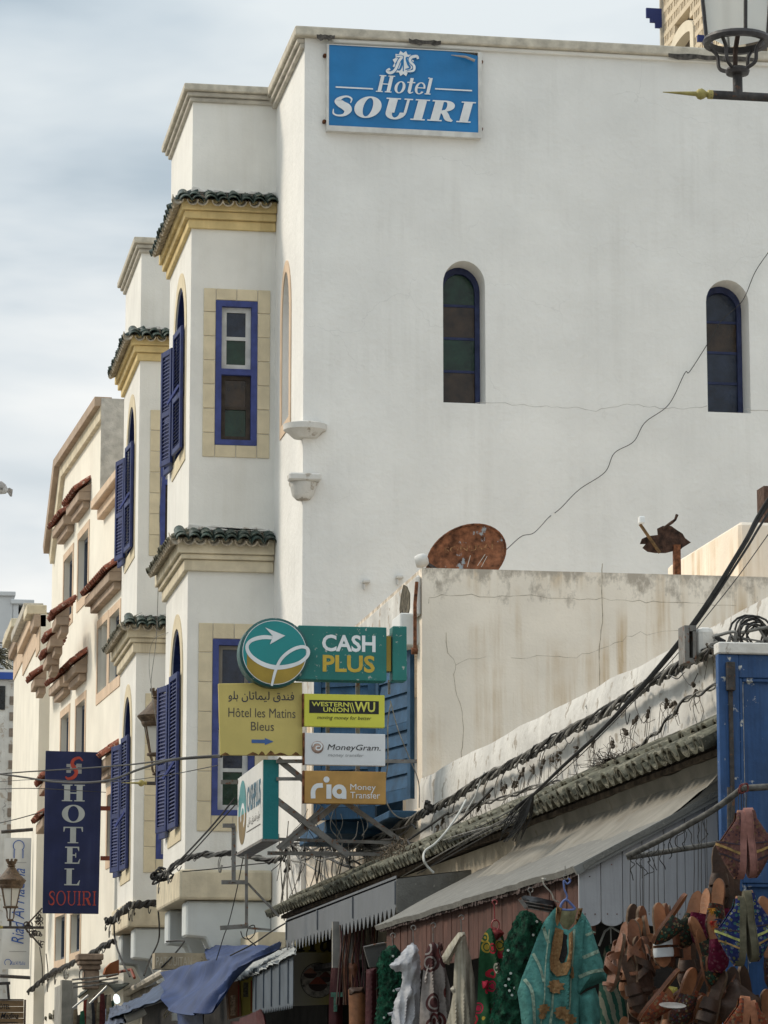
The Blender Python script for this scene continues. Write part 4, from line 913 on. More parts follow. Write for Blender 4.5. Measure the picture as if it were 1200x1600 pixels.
for x in (741,753): m.flat(F,[K(x,540),K(x+5,540),K(x+20,592),K(x+15,592)],.0032)
m.build('slash',pY_,t)
t,F=plate('moneygram_sign','white MoneyGram plate, middle one of the three stacked plates',(476,602,1146,1196),pm('plate_white',(.68,.68,.68),.5,.04,3,.05,streak=.25),RUST)
cu2,cv2=F.px(496,1167.5); rr=10*YS/5160
MB().lathe(F.p(cu2,cv2,.001),[(rr,0),(rr*.96,.004),(rr*.7,.010),(rr*.2,.012)],24,axis=(0,-1,0)).build('globe',pm('globe_pink',(.38,.26,.21),.4,.35,30,0),t,smooth=True)
v,f=ribbon([(cu2-.042,cv2-.0),(cu2-.03,cv2+.03),(cu2+.01,cv2+.035),(cu2+.035,cv2+.01),(cu2+.02,cv2-.02),(cu2-.01,cv2-.02),(cu2-.01,cv2+.004),(cu2+.02,cv2+.006)],[.004,.012,.014,.013,.012,.01,.009,.008]); MB().add([F.p(a,b,.0145) for a,b in v],f).build('globe_arrow',INKW,t)
lettering(t,F,'MoneyGram.',bpx(F,*cc(622,907,766,806)),.003,INKK,0,.22); lettering(t,F,'money transfer',bpx(F,*cc(625,816,814,836)),.003,INKG,0,.22)
t,F=plate('ria_sign','orange ria Money Transfer plate, lowest of the three stacked plates',(475.5,603,1205,1256),pm('plate_orange',(.46,.26,.075),.5,.14,5,.08,streak=.4,scol=(.5,.16,.05)),RUST)
# ria letters
b=bpx(F,*cc(533,724,937,1056)); W_=b[1]-b[0]; H_=b[3]-b[2]
def rr2(x,y): return (b[0]+x*W_,b[2]+y*H_)
polys=[]
polys.append(ribbon([rr2(.07,.0),rr2(.07,.35),rr2(.16,.56),rr2(.34,.60)],[.13*W_]*4)); polys.append(q2(b[0]+.44*W_,b[0]+.58*W_,b[2],b[2]+.64*H_)); polys.append(ring2(*rr2(.44,.86),.085*W_,.085*W_,.001,.001)); polys.append(ring2(*rr2(.80,.33),.20*W_,.20*W_,.075*W_,.075*W_)); polys.append(q2(b[0]+.87*W_,b[0]+1.0*W_,b[2],b[2]+.34*H_))
m=MB()
for i,(v,f) in enumerate(polys): m.add([F.p(x,y,.002+i*.0004) for x,y in v],f)
m.build('lettering',INKW,t,kind='stuff')
lettering(t,F,'Money',bpx(F,*cc(745,881,978,1020)),.003,INKW,0); lettering(t,F,'Transfer',bpx(F,*cc(745,904,1020,1055)),.003,INKW,0)
# box sign hung at the end of the bracket
Xb=pY(410,1250,26.9).x; FB=Fr((Xb,0,0),(0,-1,0),(-1,0,0)); bs=thing('box_sign','white and teal box sign seen at a steep angle below the yellow board','sign',(Xb,27.6,pY(410,1311,26.9).z))
zt=pY(410,1187,26.9).z; zb=pY(410,1311,26.9).z; wdt=pY(435,1250,26.9).x-Xb; ye_=FB.px(371,1270)[0]
MB().box(FB,ye_,-26.9,zb,zt,-wdt,0).build('box',pm('box_white',(.66,.65,.62),.5,.06,3,.1,streak=.35),bs,bevel=.006)
MB().bx(Xb+.004,Xb+wdt,26.885,26.899,zb,zt).build('end_cap',pm('teal_side',(.006,.16,.17),.4,.08,3),bs)
MB().box(FB,ye_-.006,-26.885,zb-.02,zb-.001,-wdt-.004,.006).build('bottom_tray',STEEL,bs)
bb=(FB.px(394,1250)[0],-27.05,zb+.33,zt-.13)
lettering(bs,FB,'CASHPLUS',(ye_+.68,-27.0,zb+.30,zb+.52),.003,pm('letter_steel_blue',(.08,.18,.25),.5),.02)
lettering(bs,FB,'\ufee5\ufee0\ufe97 \ufed5\ufeaa\ufee8\ufed3 \u0648\ufee0\ufe91',(ye_+.72,-27.05,zb+.17,zb+.25),.003,INKP)
MB().flat(FB,rect(ye_+.66,-27.0,zb+.13,zb+.138),.003).build('rule',INKP,bs)
c_=(ye_+.36,zb+.31); v,f=ring2(*c_,.27,.30,.001,.001,0,180); MB().add([FB.p(x,y,.003) for x,y in v],f).build('emblem_teal',TEALB,bs)
v,f=ring2(*c_,.27,.26,.001,.001,180,360); MB().add([FB.p(x,y,.0031) for x,y in v],f).build('emblem_brown',pm('gold_brown',(.2,.13,.04),.5),bs)
v,f=ring2(c_[0]+.04,c_[1]-.02,.15,.12,.10,.075,-60,200); MB().add([FB.p(x,y,.0045) for x,y in v],f).build('emblem_loop',INKW,bs)
# bracket frame
bk=thing('sign_bracket','rusty steel lattice bracket carrying the money transfer signs beside the blue shutters','bracket',FSg.P(600,1335))
def pbar(x0,y0,x1,y1,w=.035,Y=26.85,mat=STEEL,Y2=None,par=bk): MB().bar(pY(x0,y0,Y),pY(x1,y1,Y2 or Y),w,w*.8,up=(0,-1,0)).build('bar',mat,par)
for i,a in enumerate(((432,1189.5,651,1189.5,.03),(432,1217,476,1217,.028),(434,1186,505,1243,.045),(432,1250,545,1337,.05),(433,1325,505,1262,.028),(437,1327,552,1235,.05),(520,1240,560,1205,.04),(534,1250,632,1318,.04),(428,1311,650,1318,.026),(418,1333,598,1335,.03),(512,1063,512,1257,.03),(559,1063,559,1206,.034),(608,1063,608,1085,.02))):
    pbar(*a,Y=26.85+.022*i)
lb=thing('lower_bracket','grey angle iron bracket with stepped arms below the white and teal box sign','bracket',pY(386,1447,27.0))
for i,a in enumerate(((348,1290,367,1290,.034),(365,1290,365,1378,.034),(346,1378.5,386,1378.5,.034),(385,1335,385,1447,.025),(344,1450,388,1447,.036),(387,1380,436,1432,.018),(388,1450,424,1453,.018),(345,1222,372,1222,.034))): pbar(*a,Y=27.0+.02*i,par=lb)
# ================================================================== vertical banners
YB=46.3; FV=side(YB); hb=thing('hotel_banner','tall dark blue vertical HOTEL banner hanging from red brackets on the left','banner',FV.P(112,1427))
c4=[FV.px(71.5,1173),FV.px(159.5,1175.5),FV.px(154,1428),FV.px(66.5,1427)]
MB().prism(FV,c4[::-1],-.04,0).build('panel',pm('navy_panel',(.013,.020,.075),.5,.15,2.5,.12,30,streak=.25,scol=(.06,.07,.14)),hb,bevel=.004)
for ch,(x0,x1,y0,y1) in zip('HOTEL',((96.7,132.5,1226,1252),(96.7,132.5,1257.5,1285.5),(99,129.3,1292,1317.5),(101.5,125.5,1323,1349.5),(100.5,125,1357,1383.3))):
    serif(hb,FV,ch,bpx(FV,x0,x1,y0,y1),.003,pm('letter_silver',(.42,.44,.43),.5,.06,6),.24,.07)
serif(hb,FV,'SOUIRI',bpx(FV,76,150,1392,1415),.003,INKR,.12,.05,0,.12)
a=bpx(FV,101,129,1184,1217); m=MB()
for i,(x0,x1,y0,y1) in enumerate(((.1,.35,.28,.42),(.1,.35,.55,.70),(.65,.95,.25,.45),(.65,.95,.55,.72),(.3,.45,.4,.72),(.6,.72,.35,.65))): m.flat(FV,rect(a[0]+x0*(a[1]-a[0]),a[0]+x1*(a[1]-a[0]),a[2]+y0*(a[3]-a[2]),a[2]+y1*(a[3]-a[2])),.002+i*.0002)
m.build('monogram_ground',INKG,hb)
v,f=ribbon([(a[0]+x*(a[1]-a[0]),a[2]+y*(a[3]-a[2])) for x,y in ((1,.86),(.8,1),(.5,.9),(.42,.7),(.55,.5),(.66,.3),(.5,.08),(.2,.0),(.05,.1))],[.02,.035,.045,.05,.06,.05,.05,.035,.02]); MB().add([FV.p(x,y,.005) for x,y in v],f).build('monogram',INKR,hb)
for i,y in enumerate((1263,1341)):
    a=FV.P(157,y,-.02); m=MB(); m.bar(a,a+Vector((.55,0,0)),.05,.06); m.build('bracket',pm('red_oxide',(.20,.05,.03),.7,.2,10),hb)
# white riad banner
YR=56.0; FV2=side(YR); rb_=thing('riad_banner','long white vertical Riad banner with blue script between two thin rods','banner',FV2.P(27,1515))
nx_,ny_=6,30; m=MB(); q0=[FV2.px(7,1309),FV2.px(49,1309),FV2.px(46,1518),FV2.px(2,1514)]
for j in range(ny_+1):
    t=j/ny_
    for i in range(nx_+1):
        s_=i/nx_; u=(q0[0][0]*(1-s_)+q0[1][0]*s_)*(1-t)+(q0[3][0]*(1-s_)+q0[2][0]*s_)*t; v=(q0[0][1])*(1-t)+q0[3][1]*t
        m.v.append(FV2.p(u,v,.03*math.sin(t*9+s_*2)))
for j in range(ny_):
    for i in range(nx_): a=j*(nx_+1)+i; m.f.append((a,a+1,a+nx_+2,a+nx_+1))
o=m.build('cloth',pm('banner_white',(.58,.58,.57),.8,.05,3,.1),rb_,smooth=True); 
FT_=Fr(FV2.P(37,1475,.05),(0,0,1),(0,-1,0),v=(-1,0,0)); ln=FV2.px(30,1357)[1]-FV2.px(30,1475)[1]
lettering(rb_,FT_,'Riad Al Madina',(0,ln,0,.21),0,INKB,.0,.35)
m=MB(); cx,cy=FV2.px(29,1322); v,f=ring2(cx,cy,.10,.10,.085,.085,-50,230); m.add([FV2.p(x,y,.05) for x,y in v],f)
for s_ in(-1,1): m.flat(FV2,rect(cx+s_*.075-.009,cx+s_*.075+.009,cy-.21,cy-.07),.05)
m.build('emblem',INKB,rb_)
for y in (1348,1487): a=bpx(FV2,14,41,y-.5,y+.5); MB().flat(FV2,rect(*a),.05).build('rule',INKG,rb_)
lettering(rb_,FV2,'Riad Al Madina',bpx(FV2,17,39,1502,1508),.05,INKB,0,.3)
cx,cy=FV2.px(12,1504); v,f=ring2(cx,cy,.06,.06,.048,.048,-50,230); MB().add([FV2.p(x,y,.05) for x,y in v],f).build('small_emblem',INKB,rb_)
MB().tube([FV2.P(2,1300),FV2.P(52,1296)],.03).build('rod',IRON,rb_); MB().tube([FV2.P(0,1525),FV2.P(52,1528)],.03).build('rod',IRON,rb_)
# ================================================================== lanterns
LG=bpy.data.materials.new('lantern_glass'); LG.use_nodes=True; b=LG.node_tree.nodes['Principled BSDF']; b.inputs['Base Color'].default_value=(.85,.84,.80,1); b.inputs['Roughness'].default_value=.5; b.inputs['Transmission Weight'].default_value=.55; b.inputs['IOR'].default_value=1.1; b.inputs['Alpha'].default_value=.75
LBR=pm('lantern_brown',(.10,.065,.04),.6,.3,14,.3,60,peel=.1,pcol=(.16,.12,.08),pscale=30)
LGO=pm('lantern_gold',(.36,.30,.10),.5,.2,20)
def lantern(loc,label,s=1.0,bs=1.0,ph=.5,armr=.022,ring=.10,gb=.09,gt=.17,gh=.34,yoke=.22,arm=1.2,spike=.30,mat=LBR,group=None,armdir=(1,0,0),hatr=.25,seg=6,scroll=False):
    t=thing('wall_lantern',label,'lantern',loc); o=Vector(loc)   # loc: pipe centre below the lantern
    ad=Vector(armdir)
    MB().tube([o-ad*.13*s,o+ad*arm],armr*s,10).build('arm',IRON,t,smooth=True)
    MB().lathe(o-ad*.13*s,[(.021*s,-.012*s),(.026*s*bs**.5,0),(.026*s*bs**.5,.008*s),(.018*s*bs,.014*s),(.034*s*bs,.014*s+.021*bs),(.042*s*bs,.014*s+.041*bs),(.036*s*bs,.014*s+.064*bs),(.018*s*bs,.014*s+.078*bs),(.014*s*bs**.5,.014*s+.086*bs),(.002,spike*s)],14,axis=-ad).build('spike',LGO,t,smooth=True)
    MB().tube([o,o+Vector((0,0,.11*s))],.022*s,10).build('stem',IRON,t,smooth=True)
    z0=.10*s; zr=z0+yoke*s
    MB().lathe(o+Vector((0,0,z0)),[(.02*s,-.005*s),(.05*s,0),(.056*s,.015*s),(.045*s,.03*s),(.02*s,.035*s)],14).build('cup',mat,t,smooth=True)
    for k in range(4):
        a=R(45+90*k); c=Vector((math.cos(a),math.sin(a),0))
        MB().tube(spline([o+c*.045*s+Vector((0,0,z0+.02*s)),o+c*ring*.62*s+Vector((0,0,z0+yoke*.30*s)),o+c*ring*.68*s+Vector((0,0,z0+yoke*.7*s)),o+c*ring*.95*s+Vector((0,0,zr))],5),.009*s,6).build('yoke_arm',mat,t,smooth=True)
    m=MB(); m.lathe(o+Vector((0,0,zr)),[(ring*.84*s,-.012*s),(ring*s,-.012*s),(ring*1.04*s,.004*s),(ring*s,.018*s),(ring*.84*s,.018*s),(ring*.84*s,-.012*s)],28); m.f=m.f[:-2]; m.build('ring',mat,t,smooth=True)
    MB().tube([o+Vector((-.01,0,z0+.03*s)),o+Vector((-.008,0,zr-.04*s)),o+Vector((.006,0,zr+.04*s))],.011*s,6).build('lamp_holder',pm('dull_rust',(.05,.03,.022),.8,.4,30),t)
    # tapered glass
    for k in range(seg):
        a0=2*math.pi*(k+ph)/seg; a1=2*math.pi*(k+ph+1)/seg; P=lambda a,r,z:o+Vector((math.cos(a)*r*s,math.sin(a)*r*s,z))
        q=[P(a0,gb,zr+.02*s),P(a1,gb,zr+.02*s),P(a1,gt,zr+.02*s+gh*s),P(a0,gt,zr+.02*s+gh*s)]; c=sum(q,Vector())/4; q2_=[x+(o+Vector((0,0,c.z-o.z))-x)*.02 for x in q]
        MB().add(q+q2_,[(0,1,2,3),(4,7,6,5),(0,4,5,1),(2,6,7,3),(0,3,7,4),(1,5,6,2)]).build('pane',LG,t)
        MB().bar(P(a0,gb*1.02,zr),P(a0,gt*1.02,zr+.02*s+gh*s),.014*s).build('glazing_bar',mat,t)
    zt=zr+.02*s+gh*s
    MB().lathe(o+Vector((0,0,zt)),[(gt*1.0*s,-.02*s),(gt*1.12*s,-.0),(gt*1.2*s,.03*s),(gt*1.18*s,.04*s),(hatr*.98*s,.10*s),(hatr*s,.115*s),(hatr*.93*s,.13*s),(hatr*.62*s,.20*s),(.075*s,.30*s),(.05*s,.33*s),(.075*s,.345*s),(.05*s,.36*s),(.07*s,.38*s),(.085*s,.42*s),(.02,.42*s)],18).build('hat',mat,t,smooth=True)
    for k in range(8):
        a=2*math.pi*k/8; c=o+Vector((math.cos(a)*.08*s,math.sin(a)*.08*s,zt+.42*s)); MB().bx(c.x-.014*s,c.x+.014*s,c.y-.014*s,c.y+.014*s,c.z,c.z+.035*s).build('crown_point',mat,t)
    return t
lantern(pY(1153,150,13.5),'dark iron lantern on a gold tipped arm, cut off by the top right corner',1.0,.62,1.0,.0205,.148,.137,.172,.42,.150,3.2,.215,pm('lantern_dark',(.05,.043,.042),.5,.3,20,.2,60,spec=.4),hatr=.22,seg=4)
lantern(pY(244.5,1224,39.6),'brown lantern behind the blue shutters of the nearer hotel bay',1.0,ring=.12,gb=.09,gt=.165,gh=.34,yoke=.25,arm=.9,spike=.30)
l3=lantern(pY(16,1449,54.0),'small brown lantern at the left edge in front of the white banner',1.02,ring=.12,gb=.10,gt=.165,gh=.30,yoke=.22,arm=.55,spike=.2,hatr=.24)
lantern(pY(64,1397,58.0),'lantern half hidden behind the left edge of the blue banner',1.0,ring=.12,gb=.10,gt=.165,gh=.30,yoke=.22,arm=.4,spike=.22)
# wrought scroll bracket of the left lantern
sb=thing('scroll_bracket','black wrought iron scroll bracket behind the HOTEL banner at the far left','bracket',pY(66,1449,54.0))
random.seed(11); ns=0
for i in range(26):
    t=random.random(); s_=random.choice((-1,1)); x=66-t*26; hgt=(1-t)*30; y=1449+s_*random.uniform(4,max(5,hgt)); c=pY(x,y,54.0); r=random.uniform(.03,.06); a0=random.uniform(0,6)
    m=MB(); m.tube([c+Vector((math.cos(a0+k*.6)*r*(1-k*.07),0,math.sin(a0+k*.6)*r*(1-k*.07))) for k in range(11)],.009,4); m.build('scroll',IRON,sb)
for a,b in (((66,1419),(40,1447)),((66,1481),(40,1451))): MB().tube([pY(*a,54.0),pY(*b,54.0)],.014,5).build('rail',IRON,sb)
# ================================================================== shop roofs on the right
stall=thing('shop_canopy','grey felt shop canopy with brown board front and scalloped pale plank side','canopy',(3.7,19,0))
FELT=pm('grey_felt',(.175,.17,.155),.97,.10,9,.5,60,peel=-.08,pcol=(.27,.26,.23),pscale=20)
FELTE=pm('felt_edge',(.085,.06,.055),.97,.35,16,1,50)
PLK=pm('pale_plank',(.40,.40,.42),.75,.08,3,.15,50,grain=.28,gaxis=2)
BRD=pm('brown_board',(.105,.048,.036),.85,.25,5,.3,50,grain=.45,gaxis=2,rnd=.35)
xa,xb_=3.70,4.47; za,zb_=2.715,3.13
# wavy roof sheet with thickness
m=MB(); nx,ny=16,90; ya,yb=15.86,22.1
for s_ in (0,1):
    for j in range(ny+1):
        for i in range(nx+1):
            y=ya+(yb-ya)*j/ny; e_=(.018*mno.noise(Vector((y*5,1,0)))+.01*mno.noise(Vector((y*17,4,0)))) if i==0 else 0
            x=xa+(xb_-xa)*i/nx+e_; z=za+(zb_-za)*i/nx+.012*mno.noise(Vector((x*3,y*1.2,0)))+.0015*mno.noise(Vector((x*12,y*9,0)))-s_*.03
            m.v.append(Vector((x+(0 if not s_ or i else .012),y,z)))
q=(nx+1)*(ny+1)
for j in range(ny):
    for i in range(nx): a=j*(nx+1)+i; m.f+=[(a,a+1,a+nx+2,a+nx+1),(q+a,q+a+nx+1,q+a+nx+2,q+a+1)]
for j in range(ny): a=j*(nx+1); m.f.append((a,a+nx+1,q+a+nx+1,q+a))
for i in range(nx): m.f+=[(i,i+1,q+i+1,q+i),(ny*(nx+1)+i,ny*(nx+1)+i+1,q+ny*(nx+1)+i+1,q+ny*(nx+1)+i)]
m.build('roof_sheet',FELT,stall,smooth=True)
m=MB(); k=150
for i in range(k):   # torn felt hanging at the eave
    y=ya+.05+(yb-ya-.1)*i/k; h=.012+.022*abs(mno.noise(Vector((y*7,3,3)))); m.bx(xa+.016+.01*random.random(),xa+.03,y,y+(yb-ya)/k*.96,za-.03-h,za-.024)
m.build('torn_edge',FELTE,stall,kind='stuff')
# brown boards
n=44; y0=15.93; pit_=(22.0-y0)/n
for i in range(n):
    y=y0+i*pit_; MB().bx(3.762+random.uniform(-.003,.003),3.784,y+.003,y+pit_-.003,2.37+.02*mno.noise(Vector((i*.3,0,0))),2.70+.02).build('board',BRD,stall)
# pale scalloped planks facing the camera
F=side(15.9); xs=[904,939,973,1004,1038,1071,1103,1124]
top=lambda u: za+(u-xa)/(xb_-xa)*(zb_-za)-.04
for i in range(len(xs)-1):
    a=F.px(xs[i],1400)[0]+.0015; b=F.px(xs[i+1],1400)[0]-.0015; zb2=F.px(0+xs[i],1447)[1]; r=(b-a)/2; c=(a+b)/2
    ar=[(c-r*math.cos(R(t)),zb2+r*.55*(1-math.sin(R(t)))) for t in range(0,181,15)] if i<6 else [(a,zb2),(b,zb2)]
    o=MB().prism(F,[(a,top(a))]+ar+[(b,top(b))],-.012+random.uniform(-.001,.001),.003+random.uniform(-.0015,.0015)).build('plank',PLK,stall,bevel=.0015)
    for uu,vv in ((a+.03,zb2+.06),(b-.03,zb2+.06),((a+b)/2,top(c)-.045)):
        MB().lathe(F.p(uu,vv,.003),[(.0035,0),(.003,.003)],6,axis=(0,-1,0)).build('nail',RUST,o)
A=F.px(903,1352)[0]; B=F.px(1126,1352)[0]
MB().bar(F.p(A-.02,top(A)+.012,.02),F.p(B,top(B)+.012,.02),.03,.045,up=(0,0,1)).build('verge_strip',pm('grey_strip',(.2,.2,.19),.8,.15,8,.2,50),stall)
# roof side cheek and metal fascia of the next canopy
st2=thing('metal_canopy','grey sheet metal canopy front with a saw toothed lower edge, left of the felt canopy','canopy',(3.9,25,0))
MET=pm('grey_sheet_metal',(.125,.135,.15),.55,.1,2,.12,30,streak=.5,scol=(.07,.075,.08),spec=.4)
FX=Fr((3.9,0,0),(0,1,0),(-1,0,0))
y0,y1=22.42,27.95; n=30; pts=[(y1,3.06),(y0,3.08)]
p_=(y1-y0)/n
for i in range(n):
    a=y0+i*p_; pts+= [(a,2.86),(a+p_*.12,2.86),(a+p_*.5,2.775),(a+p_*.62,2.775),(a+p_*.98,2.86)]
pts.append((y1,2.86))
MB().prism(FX,pts,-.004,.0).build('fascia',MET,st2)
m=MB()
for y in (22.43,24.3,26.1,27.9): m.bx(3.888,3.8995,y-.012,y+.012,2.88,3.04)
m.build('seam',MET,st2,kind='stuff')
FC=side(22.40); MB().prism(FC,[(3.901,2.82),(3.901,3.055),(4.60,3.145),(4.60,3.0)],-.01,0).build('side_cheek',FELT,st2)
MB().add([(3.9,22.41,3.062),(4.6,22.41,3.147),(4.6,28,3.147),(3.9,28,3.047),(3.9,22.41,3.05),(4.6,22.41,3.13),(4.6,28,3.13),(3.9,28,3.03)],[(0,1,2,3),(4,7,6,5),(0,3,7,4),(2,1,5,6),(3,2,6,7)]).build('roof_sheet',FELT,st2)
# post
MB().tube([(3.80,21.95,0),(3.80,21.95,2.68)],.022,8).build('post',pm('green_post',(.05,.10,.09),.6,.2,10,peel=.1,pcol=(.3,.3,.28)),stall,smooth=True)
# ------------------------------------------------------------------ blue door leaf
bd=thing('blue_door','tall peeling blue panelled door leaf standing open at the right edge','door',pY(1160,1500,15.5)*1)
FD=side(15.5); a,zt=FD.px(1122,1022); b=a+.95; zb=.5
def pn(m,F,a,b,z0,z1): m.box(F,a,b,z0,z1,-.04,0)
m=MB(); st_=.105
m.box(FD,a,a+st_,zb,zt,-.05,0).box(FD,b-st_,b,zb,zt,-.05,0)
for z0,z1 in ((zt-.115,zt),(zt-1.13,zt-1.03),(zt-1.98,zt-1.86),(zb,zb+.12)): m.box(FD,a+st_+.0005,b-st_-.0005,z0,z1,-.049,-.001)
m.build('frame',BLUED,bd,bevel=.003)
for z0,z1 in ((zt-1.03,zt-.115),(zt-1.86,zt-1.13),(zb+.12,zt-1.98)):
    MB().box(FD,a+st_,b-st_,z0,z1,-.04,-.025).build('panel',BLUED,bd)
    for q_ in ((a+st_+.001,a+st_+.02,z0+.001,z1-.001),(b-st_-.02,b-st_-.001,z0+.001,z1-.001),(a+st_+.021,b-st_-.021,z1-.02,z1-.001),(a+st_+.021,b-st_-.021,z0+.001,z0+.02)): MB().box(FD,*q_,-.024,-.006).build('moulding',BLUED,bd,bevel=.004)
    MB().box(FD,a+st_+.022,a+st_+.027,z0+.03,z1-.03,-.0245,-.0225).build('worn_edge',pm('bare_paint',(.40,.40,.38),.8,.3,30),bd)
o=MB().box(FD,a-.001,b,zt+.002,zt+.06,-.08,.02).build('head_board',LIME,bd,bevel=.006)
c=FD.px(1140,1050)[0]
MB().box(FD,c-.022,c+.022,FD.px(1140,1080)[1],FD.px(1140,1035)[1],.001,.03).build('bolt_case',IRON,bd,bevel=.004)
MB().box(FD,c-.01,c+.01,FD.px(1140,1330)[1],FD.px(1140,1080)[1]-.001,.001,.016).build('bolt_bar',IRON,bd)

# ------------------------------------------------------------------ hanging rail
rl=thing('hanging_rail','weathered pipe rail in a V shape carrying the strings of shoes at the right','rail',pY(1160,1330,14.2))
PIPE=pm('pipe_wrapped',(.11,.105,.095),.8,.35,30,.5,60)
MB().tube(spline([pY(980,1338,14.3),pY(1030,1313,14.2),pY(1080,1286,14.05),pY(1120,1262,13.95),pY(1160,1232,13.85)],6),.0145,10).build('pipe',PIPE,rl,smooth=True)
MB().tube([pY(1160,1232,13.84),pY(1240,1227,13.8)],.015,10).build('pipe',PIPE,rl,smooth=True)
MB().tube([pY(981,1340,14.33),pY(1128,1317,14.45),pY(1215,1303,14.6)],.0125,10).build('pipe',PIPE,rl,smooth=True)
MB().tube([pY(1140,1230,14.6),pY(1140,1420,14.6)],.012,8).build('post',IRON,rl,smooth=True)
m=MB(); 
for i in range(14):
    a=random.uniform(0,6.28); q=pY(1161,1232,13.83); m.tube([q+Vector((.02*math.cos(a+t),.02*math.sin(a*2),.022*math.sin(a+t*1.3))) for t in (0,.8,1.6,2.4)],.0025,4)
m.build('knot',pm('red_cord',(.16,.04,.035),.9,.3),rl,kind='stuff')
# strings
def strand(px,y0,y1,Y=14.2,mat=WIRE,r=.0016): 
    o=MB().tube([pY(px,y0,Y),pY(px+random.uniform(-1,1),(y0+y1)/2,Y),pY(px+random.uniform(-1,1),y1,Y)],r,4).build('string',mat,rl)
for i,x in enumerate((985,994,1001,1006,1014,1022,1029,1058,1084,1091,1096,1104)): strand(x,1338-(x-980)*.47,1425+(i%4)*6)
for x in (1154,1158,1162,1167): strand(x,1240,1270,12.9)
m=MB()
for i in range(13):
    x=988+i*9.3; y=1338-(x-980)*.5 if x>1040 else 1340-(x-980)*.3; c=pY(x,y+8,14.18); 
    pts=[c+Vector((random.uniform(-.02,.02),random.uniform(-.01,.01),.03-.11*t/5+random.uniform(-.01,.01))) for t in range(6)]
    MB().tube(spline(pts,4),.0022,4).build('cord_loop',WIRE,rl)
# ================================================================== cloth
def cloth(F,poly,mat,name='cloth',parent=None,thick=.05,fold=.02,step=.022,fs=(9,2),seed=0,edge=.04,rough=0):
    """a hanging piece: outline in plane F, puffed and folded, closed front and back"""
    pts=[Vector((u,v)) for u,v in poly]; n=len(pts)
    den=[]
    for i in range(n):
        a,b=pts[i],pts[(i+1)%n]; k=max(1,int((b-a).length/step)); 
        for j in range(k): 
            q=a.lerp(b,j/k); den.append(q+Vector((random.uniform(-1,1),random.uniform(-1,1)))*rough*(1 if j else 0))
    k=len(den); x0=min(q.x for q in den);x1=max(q.x for q in den);y0=min(q.y for q in den);y1=max(q.y for q in den)
    def dist(q):
        d=9
        for i in range(n):
            a,b=pts[i],pts[(i+1)%n]; ab=b-a; t=max(0,min(1,(q-a).dot(ab)/max(1e-9,ab.length_squared))); d=min(d,(q-a-ab*t).length)
        return d
    def inside(q):
        c=False
        for i in range(n):
            a,b=pts[i],pts[(i+1)%n]
            if (a.y>q.y)!=(b.y>q.y) and q.x<(b.x-a.x)*(q.y-a.y)/(b.y-a.y)+a.x: c=not c
        return c
    inn=[]; y=y0+step*.5; r=0
    while y<y1:
        x=x0+(step*.5 if r%2 else 0)
        while x<x1:
            q=Vector((x,y))
            if inside(q) and dist(q)>step*.55: inn.append(q)
            x+=step
        y+=step*.87; r+=1
    V,E_,Fc,*_=delaunay_2d_cdt(den+inn,[(i,(i+1)%k) for i in range(k)],[list(range(k))],1,1e-6)
    m=MB(); ds=[min(dist(q),.3) for q in V]
    def h(q,d,s): 
        w=1-math.exp(-d/edge); f=(1-2.2*abs(mno.noise(Vector((q.x*fs[0],q.y*fs[1],seed)))))*.8+.6*mno.noise(Vector((q.x*fs[0]*2.3,q.y*fs[1]*2,seed+4)))
        return s*thick*w*.5+fold*f*(w if s<0 else w+.12)
    m.v=[F.p(q.x,q.y,h(q,d,1)) for q,d in zip(V,ds)]+[F.p(q.x,q.y,h(q,d,-1)) for q,d in zip(V,ds)]
    b=len(V); m.f=[tuple(f) for f in Fc]+[tuple(b+i for i in f)[::-1] for f in Fc]
    return m.build(name,mat,parent,smooth=True)
def pxy(F,pts): return [F.px(x,y) for x,y in pts]
def hook(par,F,x,y0,y1,mat,w=4):
    q=F.P(x,y0); b=F.P(x,y1); r=w*F.o.y/5160
    MB().tube([q+Vector((r*math.cos(R(a))-.0,0,r*math.sin(R(a)))) for a in range(-60,190,30)]+[q+Vector((-r*.2,0,-r)),b],.0035,6).build('hanger_hook',mat,par,smooth=True)
def garment(name,label,cat,px,Y,poly,mat,hk=None,hmat=None,**kw):
    F=side(Y); c=F.P(px,poly[0][1]); t=thing(name,label,cat,(c.x,Y,c.z)); cloth(F,pxy(F,poly),mat,'cloth',t,**kw)
    if hk: hook(t,F,*hk,hmat or STEEL)
    return t,F
GRN=pm('green_fleece',(.008,.055,.030),.98,.6,30,1,90); 
t,F=garment('green_shawl','shaggy dark green shawl hanging left of the white blouse','shawl',605,20.9,[(606,1478),(617,1476),(628,1490),(634,1530),(632,1560),(626,1600),(622,1640),(585,1640),(584,1600),(590,1560),(592,1530),(588,1505),(594,1490)],GRN,(614,1462,1478),thick=.12,fold=.03,step=.012,fs=(22,16),rough=.008,seed=3)
